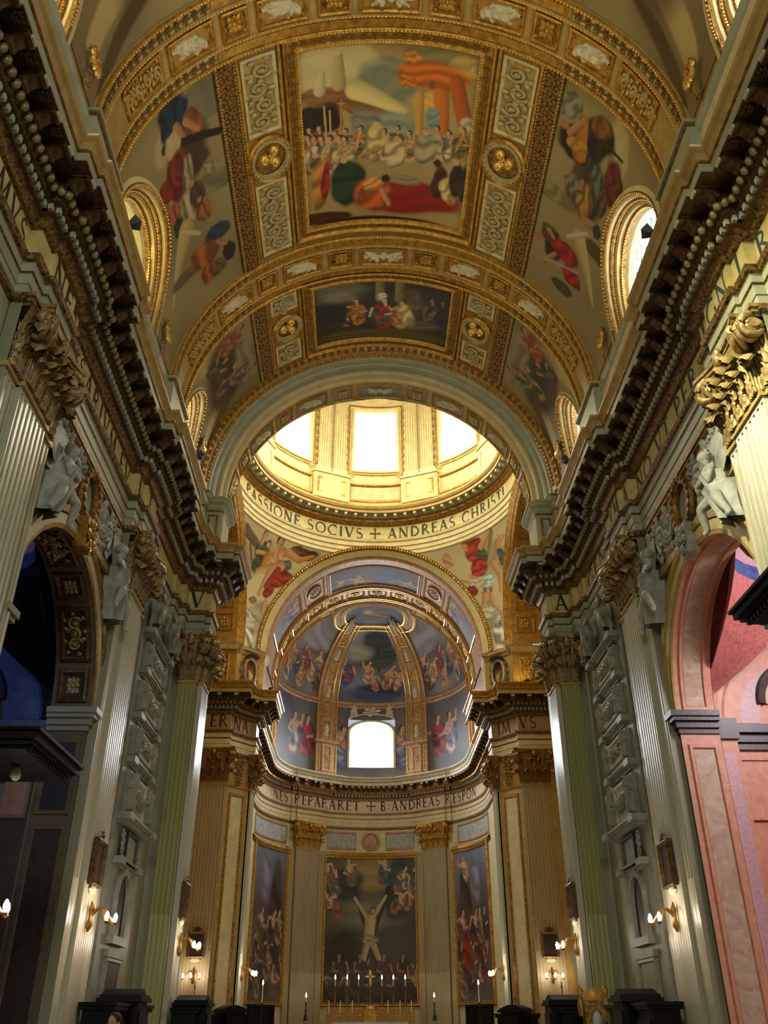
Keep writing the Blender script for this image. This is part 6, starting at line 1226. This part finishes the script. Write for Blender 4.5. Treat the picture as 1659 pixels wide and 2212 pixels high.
for s,nm in ((-1,'left'),(1,'right')):
    mt='relief_grey'
    for k,y,w in ((-1,18.0,'near'),(1,23.75,'far')): angel((s*8.38,y,11.75),(0,-k),(-s,0),'grey stucco angel on the %s haunch of the %s chapel arch'%(w,nm),mt,1.15)
    # spandrel relief frieze and wreath above the arch
    T=thing('relief_frieze',(s*8.4,20.85,13.45),'carved scrollwork relief panel above the %s chapel arch'%nm,'relief'); f=lambda V:np.stack([s*(8.4-V[:,2]),V[:,0],V[:,1]],1)
    frame(17.3,13.42,24.4,15.2,[(0,0),(0,.07),(.08,.1),(.14,.02)],1,1).map(f).build('frieze_frame','gold_dark',T); plate(17.4,13.5,24.3,15.1,.012).map(f).build('frieze_ground','relief_grey',T)
    for k in range(8):
        if k in (3,4): continue
        onto(f,mm(ME_scr[k%2],'relief_grey'),T,'scroll',17.8+.86*k,14.3+.06*(k%2),.01,(.85,1.15,1.0))
        onto(f,mm(ME_clumpT,'relief_grey'),T,'foliage',18.2+.86*k,14.3-.35*(k%2*2-1),.01,(.4,.4,.5))
    q=np.linspace(0,2*pi,29)[:-1]; M().grid(np.array([[(20.85+(.66+.14*math.cos(a))*math.cos(w),14.25+(.72+.14*math.cos(a))*math.sin(w),.1+.14*math.sin(a)) for a in np.linspace(0,2*pi,8)[:-1]] for w in q]),cu=True,cv=True).map(f).build('wreath','gold_dark',T,smooth=True)
    for k in range(18): w=k*2*pi/18; onto(f,mm(ME_petalT,'gold_dark'),T,'wreath_leaf',20.85+.62*math.cos(w),14.25+.68*math.sin(w),.2,(.24,.24,.3),w+1.2)
    for (z0,z1,mt2) in ((13.2,13.42,'cream_gold'),): M().box(min(s*8.25,s*8.4),max(s*8.25,s*8.4),17.25,24.45,z0,z1).build('frieze_ledge',mt2,T)
    K=thing('keystone',(s*8.3,20.85,12.55),'%s keystone at the top of the %s chapel arch'%('gilded' if s<0 else 'grey',nm),'keystone'); o=M(); o.box(-.3,.3,12.6,13.5,0,.35); o.map(lambda V:np.stack([s*(8.4-V[:,2]),20.85+V[:,0]*(1+.25*(V[:,1]-13)),V[:,1]],1)); o.build('block','gold' if s<0 else 'relief_grey',K); M().put(T_clump,(20.85,13.1,.35),(.42,.42,.35)).map(f).build('mask','gold' if s<0 else 'relief_grey',K,smooth=True); M().put(T_scr[0],(20.85,12.75,.33),(.4,.4,.6)).map(f).build('scroll','gold' if s<0 else 'relief_grey',K)
# ------------------------------------------------------------------ wall tombs in the narrow bays
def tomb(s,nm):
    T=thing('wall_tomb',(s*8.38,29.8,0),'tall %s marble wall tomb in stacked tiers beside the crossing pier'%nm,'tomb','wall tombs'); c=29.8; f=lambda V:np.stack([s*(8.39-V[:,1]),c+V[:,0],V[:,2]],1); mt='tomb_stone'
    bx=lambda *a:M().box(*a).map(f)
    def cor(z,w,d,name='cornice'):
        o=M()
        for e,z0,z1 in ((0,0,.08),(.04,.08,.14),(.1,.14,.2),(.15,.2,.26)): o.box(-w-e,w+e,0,d+e,z+z0,z+z1)
        o.box(-w-.17,-w+.35,0,d+.2,z+.06,z+.26) ; o.box(w-.35,w+.17,0,d+.2,z+.06,z+.26); o.map(f).build(name,'tomb_stone',T)
    bx(-1.9,1.9,0,.22,0,15).build('back_slab',mt,T)
    for z,w,d in ((8.85,1.45,.3),(10.3,1.4,.3),(11.85,1.4,.3),(13.2,1.6,.4)): cor(z,w,d)
    cor(7.05,1.75,.5,'main_cornice'); cor(5.85,1.3,.3)
    for i,(z0,z1) in enumerate(((7.4,8.7),(9.2,10.15),(10.65,11.7),(12.2,13.1))):
        bx(-1.35,1.35,.2,.36,z0,z1).build('tier_block',mt,T); g=lambda V,z0=z0,z1=z1:f(np.stack([V[:,0],.36+V[:,2],V[:,1]],1))
        frame(-.85,z0+.08,.85,z1-.08,[(0,0),(0,.05),(.06,.07),(.12,.0)]).map(g).build('panel_frame','stucco',T)
        k='recline' if i!=1 else 'putti'; r=relief(fig_caps(k,.8),1.5,z1-z0-.3,52,1.6,seed=i); r.map(lambda V:V+np.array([0,(z0+z1)/2,0])); r.map(g).build('relief_figure',mt,T,smooth=True)
        for q in (-1,1): r=relief(fig_caps('stand',(z1-z0)*.55,q),.7,z1-z0,34,2.2,seed=i+q); r.map(lambda V:V+np.array([q*1.18,(z0+z1)/2,0])); r.map(g).build('side_figure',mt,T,smooth=True)
    # tablet with consoles, niche with dark recess, door
    bx(-.62,.62,.2,.34,6.05,6.9).build('tablet',mt,T); frame(-.7,6.0,.7,6.95,[(0,0),(0,.08),(.08,.08),(.1,0)]).map(lambda V:f(np.stack([V[:,0],.32+V[:,2],V[:,1]],1))).build('tablet_frame','iron',T)
    for q in (-1,1):
        o=M()
        for k in range(4): o.put(T_clump,(q*(1.05-.03*k),6.8-.22*k,.3),(.24,.2,.2),k)
        o.map(lambda V:f(V[:,[0,2,1]])).build('console_garland',mt,T)
    t=np.linspace(0,pi,15); P=[(.62,4.0)]+[(.62*math.cos(w),5.0+.72*math.sin(w)) for w in t]+[(-.62,4.0)]
    o=M(); pv=np.array([(x,.225,z) for x,z in P]+[(0,.225,4.8)]); o.add(pv,[(i,i+1,len(P)) for i in range(len(P)-1)]+[(len(P)-1,0,len(P))]); o.map(f).build('niche_recess','dark_panel',T)
    o=M(); o.grid(np.array([[(x*k,.2+h,(z-4.6)*k+4.6) for x,z in P] for k,h in ((1,.03),(1.02,.14),(1.2,.16),(1.24,0))])); o.map(f).build('niche_frame',mt,T)
    bx(-.9,.9,.1,.42,3.75,3.98).build('niche_sill',mt,T); bx(-1.0,1.0,.1,.36,3.4,3.6).build('door_cornice',mt,T); bx(-.78,.78,.2,.28,0,3.3).build('door','door_red' if s<0 else 'sage',T); frame(-.92,-.1,.92,3.4,[(0,0),(0,.1),(.1,.12),(.14,.04)]).map(lambda V:f(np.stack([V[:,0],.22+V[:,2],V[:,1]],1))).build('door_frame',mt,T)
    for q in (-1,1):
        S=thing('tomb_statue',tuple(f(np.array([[q*1.15,.45,13.6]]))[0]),'pale statue standing on the %s end of the %s wall tomb'%('near' if q<0 else 'far',nm),'statue','statues on the wall tombs'); m=np.array([[0,-s,0],[1*-q,0,0],[0,0,1]],float)*.95; p0=f(np.array([[q*1.15,.2,13.55]]))[0]
        M4=Matrix(((m[0][0],m[0][1],0,p0[0]),(m[1][0],m[1][1],0,p0[1]),(0,0,.85,p0[2]-.0),(0,0,0,1))); share('body',mm(ME_angel,'tomb_stone'),S,M4); share('drapery',mm(ME_drape,'tomb_stone'),S,M4)
tomb(-1,'left'); tomb(1,'right')
# ------------------------------------------------------------------ floodlights on the cornice
def flood(s,x,y,z,aim,label,power,warm=WARM):
    T=thing('floodlight',(x,y,z),label,'floodlight','floodlights on the cornice'); d=Vector(aim)-Vector((x,y,z)); d.normalize(); q=d.to_track_quat('Y','Z').to_matrix(); c=np.array((x,y,z+.22)); R3=np.array(q)
    g=lambda V:V@R3.T+c
    o=M(); V=np.array([(-.17,.0,-.13),(.17,.0,-.13),(.17,.0,.13),(-.17,.0,.13),(-.09,-.22,-.07),(.09,-.22,-.07),(.09,-.22,.07),(-.09,-.22,.07)]); o.add(V,[(0,1,5,4),(1,2,6,5),(2,3,7,6),(3,0,4,7),(4,5,6,7)]); o.map(g).build('housing','iron',T)
    M().add(np.array([(-.15,-.01,-.11),(.15,-.01,-.11),(.15,-.01,.11),(-.15,-.01,.11)]),[(0,1,2,3)]).map(g).build('lens','wax',T); o=M(); o.tube([(x+(s*.3 if abs(y-50)>5 else 0),y,z),(x,y,z+.06),(x,y,z+.14)],.03,6); o.build('bracket','iron',T)
    L=spot('floodlight_lamp',tuple(c+np.array(d)*.06),aim,power,warm,130,.8,.1)
for s,nm in ((-1,'left'),(1,'right')):
    flood(s,s*6.5,15.6,19.07,(-s*3.0,19.0,29),'dark floodlight on the %s cornice in front of the near window'%nm,520); flood(s,s*6.5,26.1,19.07,(-s*2.6,29,29),'dark floodlight on the %s cornice near the crossing arch'%nm,260); flood(s,s*6.78,6.0,19.07,(-s*3.0,9.5,29),'%s floodlight on the cornice above the camera'%nm,520)
    flood(s,s*(9.0 if s>0 else 6.3),49.6 if s>0 else 51.2,19.07,(s*7.6,51.5,24),'small floodlight on the %s far pier cornice'%nm,60)
# ------------------------------------------------------------------ wall lamps, framed plaques
def sconce(P,n,label,power=55,arms=3,sc=1.0):
    T=thing('wall_sconce',tuple(P),label,'wall lamp','three armed wall sconces'); P=np.array(P,float); n=np.array([n[0],n[1],0.]); t=np.array([-n[1],n[0],0.]); z=np.array([0,0,1.])
    g=lambda a,o,h:P+t*a*sc+n*o*sc+z*h*sc
    o=M(); o.tube([g(0,.03,-.35),g(0,.06,-.2),g(0,.05,0),g(0,.07,.2),g(0,.04,.4)],[.03,.09,.05,.08,.02],8); o.build('backplate','brass',T,smooth=True)
    for k in range(arms):
        a=(k-(arms-1)/2)*.42; e=(.55+.12*(k%2)); hh=.12*(k%2)
        tt=np.linspace(0,1,10); o=M(); o.tube([g(a*q**1.3,.06+e*q,.02+.22*math.sin(q*pi*1.3)-.02) for q in tt],.028*sc,6); e1=g(a,.06+e,.02+.22*math.sin(pi*1.3))
        arm=o.build('arm','brass',T,smooth=True); o=M(); o.lathe([(0,0),(.05*sc,.01),(.07*sc,.05*sc),(.03*sc,.07*sc)],tuple(e1-z*.02),8); o.build('drip_pan','brass',arm)
        o=M(); o.lathe([(.028*sc,.05*sc),(.05*sc,.11*sc),(.055*sc,.17*sc),(.03*sc,.24*sc),(0,.27*sc)],tuple(e1),8); o.build('bulb','bulb',T,smooth=True)
    d=bpy.data.lights.new('sconce_lamp','POINT'); d.energy=power; d.color=(1,.82,.66); d.shadow_soft_size=.12; l=bpy.data.objects.new('sconce_lamp',d); COL.objects.link(l); l.location=tuple(g(0,.8,.15))
for s,nm in ((-1,'left'),(1,'right')):
    sconce((s*7.95,25.9,4.15),(-s,0),'%s gilt wall sconce on the pilaster beside the chapel arch'%nm,60); sconce((s*7.05,34.4,4.1),(-s,0),'%s gilt wall sconce on the inner face of the near crossing pier'%nm,50)
    sconce((s*9.15,50.36,3.85),(0,-1),'%s gilt wall sconce on the fluted far pier below the framed picture'%nm,35); sconce((s*7.05,52.9,4.1),(-s,0),'%s gilt wall sconce on the edge of the far pier by the apse'%nm,80,3,1.1)
    for (P,n,lab) in (((s*7.97,25.9,5.0),(-s,0),'%s narrow framed plaque on the pilaster beside the chapel arch'%nm),((s*7.06,34.4,5.0),(-s,0),'%s narrow framed plaque on the near crossing pier'%nm),((s*9.15,50.38,4.75),(0,-1),'%s framed picture on the fluted far pier'%nm)):
        T=thing('framed_plaque',P,lab,'picture','framed plaques on the piers'); n3=np.array([n[0],n[1],0.]);t3=np.array([-n[1],n[0],0.]); h=1.05; w=.5 if n[0] else .42
        f=lambda V:np.array(P)+t3*V[:,0:1]+n3*V[:,2:3]+np.array([0,0,1.])*V[:,1:2]
        plate(-w+.08,.0,w-.08,h,.06).map(f).build('picture','dark_panel',T); frame(-w,-.08,w,h+.08,[(0,0),(0,.12),(.05,.15),(.1,.06)]).map(f).build('frame','bronze' if n[0] else 'gold_dark',T); o=M(); o.put(T_clump,(0,h+.18,.06),(.26,.16,.14)); o.map(f).build('crest','bronze',T); o=M(); o.put(T_egg,(0,-.16,.0),(.3,.14,.1)); o.map(f).build('foot','stucco',T)
_b=at_x(14,1938,-7.3); sconce((-7.97,_b[1]-.1,_b[2]-.15),(1,0),'gilt wall sconce at the left edge of the picture below the pulpit canopy',40)
# ------------------------------------------------------------------ confessionals
def confessional(P,rz,label,L=4.6):
    T=thing('confessional',(0,0,0),label,'confessional','dark wooden confessionals'); b=lambda *a:M().box(*a)
    b(-L/2,L/2,0,1.0,0,.2).build('plinth','wood_dark',T); b(-.55,.55,0,1.15,.2,2.25).build('centre_booth','wood_dark',T)
    for q in (-1,1):
        b(min(q*.6,q*L/2),max(q*.6,q*L/2),.1,.85,.2,2.0).build('side_booth','wood_dark',T); b(min(q*.8,q*(L/2-.15)),max(q*.8,q*(L/2-.15)),.85,.9,.4,1.8).build('side_panel','wood_dark',T)
    o=M(); o.box(-L/2-.06,L/2+.06,0,.95,2.0,2.1); o.box(-L/2-.1,L/2+.1,0,1.0,2.1,2.18); o.build('cornice','wood_dark',T)
    o=M(); o.box(-.7,.7,0,1.25,2.22,2.32); o.box(-.62,.62,.05,1.2,2.32,2.4); G=np.array([[(x,y,2.4+.16*math.cos(x/.6*pi/2)) for x in np.linspace(-.6,.6,9)] for y in (.1,1.1)]); o.grid(G); o.add([(x,1.1,2.4+.16*math.cos(x/.6*pi/2)) for x in np.linspace(-.6,.6,9)]+[(0,1.1,2.4)],[(i,i+1,9) for i in range(8)]); o.build('pediment','wood_dark',T)
    b(-.45,.45,1.15,1.2,.5,2.0).build('booth_door','wood_dark',T); o=M(); o.box(-.02,.02,.58,.62,2.55,2.95); o.box(-.1,.1,.58,.62,2.78,2.82); o.build('cross','brass',T)
    T.location=P; T.rotation_euler=(0,0,rz); return T
C1=confessional((-7.95,28.6,0),-pi/2,'dark wooden confessional with cross beneath the left wall tomb')
dup(C1,(7.95,28.8,0),pi/2,'dark wooden confessional with cross beneath the right wall tomb'); 
C2=confessional((-6.95,34.4,0),-pi/2,'small dark confessional with cross against the left near crossing pier',1.6); dup(C2,(6.95,34.4,0),pi/2,'small dark confessional with cross against the right near crossing pier')
C3=confessional((-7.5,50.8,0),0,'dark confessional at the foot of the left far pier',1.9); C3.rotation_euler=(0,0,pi+.65); dup(C3,(7.5,50.8,0),pi-.65,'dark confessional at the foot of the right far pier')
# ------------------------------------------------------------------ altar, candlesticks, cross
A=thing('high_altar',(0,70.6,0),'high altar with gilded steps under the central painting','altar'); M().box(-4.4,4.4,68.6,71.6,0,.55).build('platform','pale_marble',A); M().box(-2.4,2.4,69.6,70.7,.55,1.75).build('altar_block','pale_marble',A); M().box(-2.6,2.6,69.4,70.8,1.75,1.9).build('altar_table','marble_white',A)
for k,(y0,z0,z1) in enumerate(((70.3,1.9,2.35),(70.6,2.35,2.8))): M().box(-3.1,3.1,y0,71.2,z0,z1).build('gradine','brass',A); M().box(-3.2,3.2,y0-.06,71.2,z1-.06,z1).build('gradine_edge','gold',A)
o=M(); o.box(-.4,.4,69.9,70.4,1.9,2.7); o.lathe([(.5,2.7),(.3,2.85),(.0,3.0)],(0,70.15,0),12); o.build('tabernacle','gold',A)
def candlestick(P,h,label,group,wax=.5,mat='brass',lit=True):
    T=thing('candlestick',P,label,'candlestick',group); o=M(); o.lathe([(.0,0),(.16,0),(.16,.06),(.1,.12),(.14,.25),(.06,.36),(.05,.5),(.07,h*.55),(.035,h*.62),(.04,h-.1),(.1,h-.04),(.03,h)],P,10); o.build('stem',mat,T,smooth=True)
    M().lathe([(.035,h),(.035,h+wax),(0,h+wax)],P,8).build('candle','wax',T)
    if lit: M().lathe([(.012,h+wax),(.055,h+wax+.08),(.035,h+wax+.2),(0,h+wax+.32)],P,7).build('flame','flame',T,smooth=True)
    return T
for k,x in enumerate((-2.5,-1.65,-.83,.83,1.65,2.5)): candlestick((x,70.9,2.8),1.35,'tall lit altar candlestick, %s of six counted from the left'%['first','second','third','fourth','fifth','sixth'][k],'altar candlesticks',.4)
X=thing('altar_cross',(0,70.9,2.8),'gilded altar cross between the candlesticks','cross'); o=M(); o.lathe([(0,0),(.2,0),(.14,.15),(.05,.4),(.05,1.3),(.03,1.4)],(0,70.9,2.8),10); o.build('stem','brass',X,smooth=True); o=M(); o.box(-.05,.05,70.86,70.94,4.2,5.15); o.box(-.34,.34,70.86,70.94,4.68,4.78); o.build('cross','gold_bright',X)
for k,x in enumerate((-2.9,-2.1,-1.25,1.25,2.1,2.9)): 
    C=thing('small_candle',(x,70.45,2.36),'short white candle on the lower altar step, %s from the left'%['first','second','third','fourth','fifth','sixth'][k],'candle','short altar candles'); M().lathe([(.05,0),(.05,.05),(.035,.06),(.035,.85),(0,.87)],(x,70.45,2.36),8).build('wax_body','wax',C); M().lathe([(.08,0),(.08,.04),(.0,.05)],(x,70.45,2.35),8).build('holder','brass',C)
for s,nm in ((-1,'left'),(1,'right')):
    candlestick((s*7.1,65.5,0),3.0,'tall standing candle on the %s side of the chancel'%nm,'standing chancel candles',1.0,'iron'); candlestick((s*4.5,70.3,2.0),1.1,'single lit candle in front of the %s apse pilaster'%nm,'small apse candles',.3,'iron')
    D=thing('choir_door',(s*7.3,67.6,0),'dark door under the %s apse painting'%nm,'door'); a=R2D(s*65.5); f=lambda V:np.stack([(8.3-V[:,2])*np.sin(a)+np.cos(a)*V[:,0],65+(8.3-V[:,2])*np.cos(a)-np.sin(a)*V[:,0],V[:,1]],1); o=M(); o.box(-1.5,1.5,0,2.75,0,.15); o.map(f).build('door_leaf','wood_dark',D); frame(-1.7,-.1,1.7,2.95,[(0,0),(0,.25),(.15,.25),(.2,.1)]).map(f).build('door_frame','wood_dark',D)
# reliquary throne on the right
Q=thing('gilded_shrine',(7.0,33.1,0),'small gilded shrine with sunburst in front of the right near pier','shrine'); M().box(6.6,7.5,32.6,33.3,0,1.2).build('pedestal','pale_marble',Q); M().box(6.7,7.4,32.7,33.2,1.2,2.3).build('case','gold_dark',Q); M().ball((7.05,32.62,1.75),(.16,.1,.3),10,6).build('figurine','marble_white',Q,smooth=True)
o=M()
for k in range(15): a=pi*k/14; o.tube([(7.05,32.8,2.35),(7.05+.5*math.cos(a)*(1 if k%2 else .8),32.8,2.35+.5*math.sin(a)*(1 if k%2 else .8))],[.04,.008],4)
o.build('sunburst','gold_bright',Q)
for q in (-1,1): o=M(); o.lathe([(.1,0),(.13,.3),(.06,.6),(.12,.75),(0,.9)],(7.05+q*.42,32.9,1.9),8); o.build('finial','gold',Q,smooth=True)
# pulpit canopies at the picture's edges
def canopy(s,P,L,label,zt):
    T=thing('pulpit_canopy',P,label,'canopy'); x,y,z=P
    o=M()
    for e,z0,z1 in ((0,0,.08),(.1,.08,.16),(.18,.16,.3),(.24,.3,.36)): o.box(min(x,x-s*(1.3+e)),max(x,x-s*(1.3+e)),y-L/2-e,y+L/2+e,z+z0,z+z1)
    o.build('board','wood_dark',T); e=M()
    for k in range(int(L/.16)): e.box(min(x-s*1.36,x-s*1.28),max(x-s*1.36,x-s*1.28),y-L/2+.16*k,y-L/2+.16*k+.08,z-.05,z+.08)
    e.build('dentils','wood_dark',T,kind='stuff'); o=M(); o.box(min(x,x-s*.15),max(x,x-s*.15),y-L/2+.3,y+L/2-.3,z-2.2,z); o.build('back_panel','wood_dark',T)
    return T
cL=canopy(-1,(-8.05,17.4,6.0),2.5,'black wooden pulpit canopy at the left edge of the picture',0); M().ball((-7.35,17.35,5.85),(.1,.16,.14),8,6).build('dove','marble_white',cL,smooth=True)
canopy(1,(8.05,14.6,8.25),1.6,'dark wooden canopy corner at the right edge of the picture',0)
# ------------------------------------------------------------------ visitor whose head just reaches the lower edge
HV=[(0,0,.98),(0,0,1.2),(0,0,1.42),(0,0,1.52),(0,.02,1.62),(0,.0,1.7),(.2,0,1.42),(.27,.02,1.12),(.26,.1,.86),(-.2,0,1.42),(-.27,.02,1.12),(-.26,.1,.86),(.1,0,.92),(.11,.02,.5),(.11,0,.1),(.12,.14,.05),(-.1,0,.92),(-.11,.02,.5),(-.11,0,.1),(-.12,.14,.05)]
HE=[(0,1),(1,2),(2,3),(3,4),(4,5),(2,6),(6,7),(7,8),(2,9),(9,10),(10,11),(0,12),(12,13),(13,14),(14,15),(0,16),(16,17),(17,18),(18,19)]
HR=[.15,.14,.16,.06,.09,.085,.08,.055,.04,.08,.055,.04,.1,.075,.05,.045,.1,.075,.05,.045]
PE=thing('person',(-4.35,15.5,0),'standing visitor with dark hair and dark coat, only the head near the lower edge','person'); m4=Matrix.Translation((-4.35,15.5,0))@Matrix.Rotation(pi*.9,4,'Z'); bm=skin_mesh('body',HV,HE,HR); bm.materials.append(MAT['coat_dark']); share('body',bm,PE,m4)
mt=np.array(m4); hm=lambda V:V@mt[:3,:3].T+mt[:3,3]
o=M(); o.ball((0,.03,1.66),(.082,.098,.12),14,10); o.ball((0,.125,1.65),(.018,.025,.03),6,5)
for q in (-1,1): o.ball((q*.085,.02,1.65),(.015,.025,.035),6,5)
o.map(hm).build('head','skin',PE,smooth=True); o=M(); o.ball((0,-.005,1.7),(.1,.11,.105),14,8); o.ball((0,-.06,1.6),(.1,.07,.14),12,8); o.map(hm).build('hair','hair',PE,smooth=True); o=M()
for q in (-1,1): o.ball((q*.032,.118,1.672),(.012,.008,.008),6,5)
o.ball((0,.122,1.61),(.026,.008,.007),6,4); o.map(hm).build('face_features','hair',PE,smooth=True)
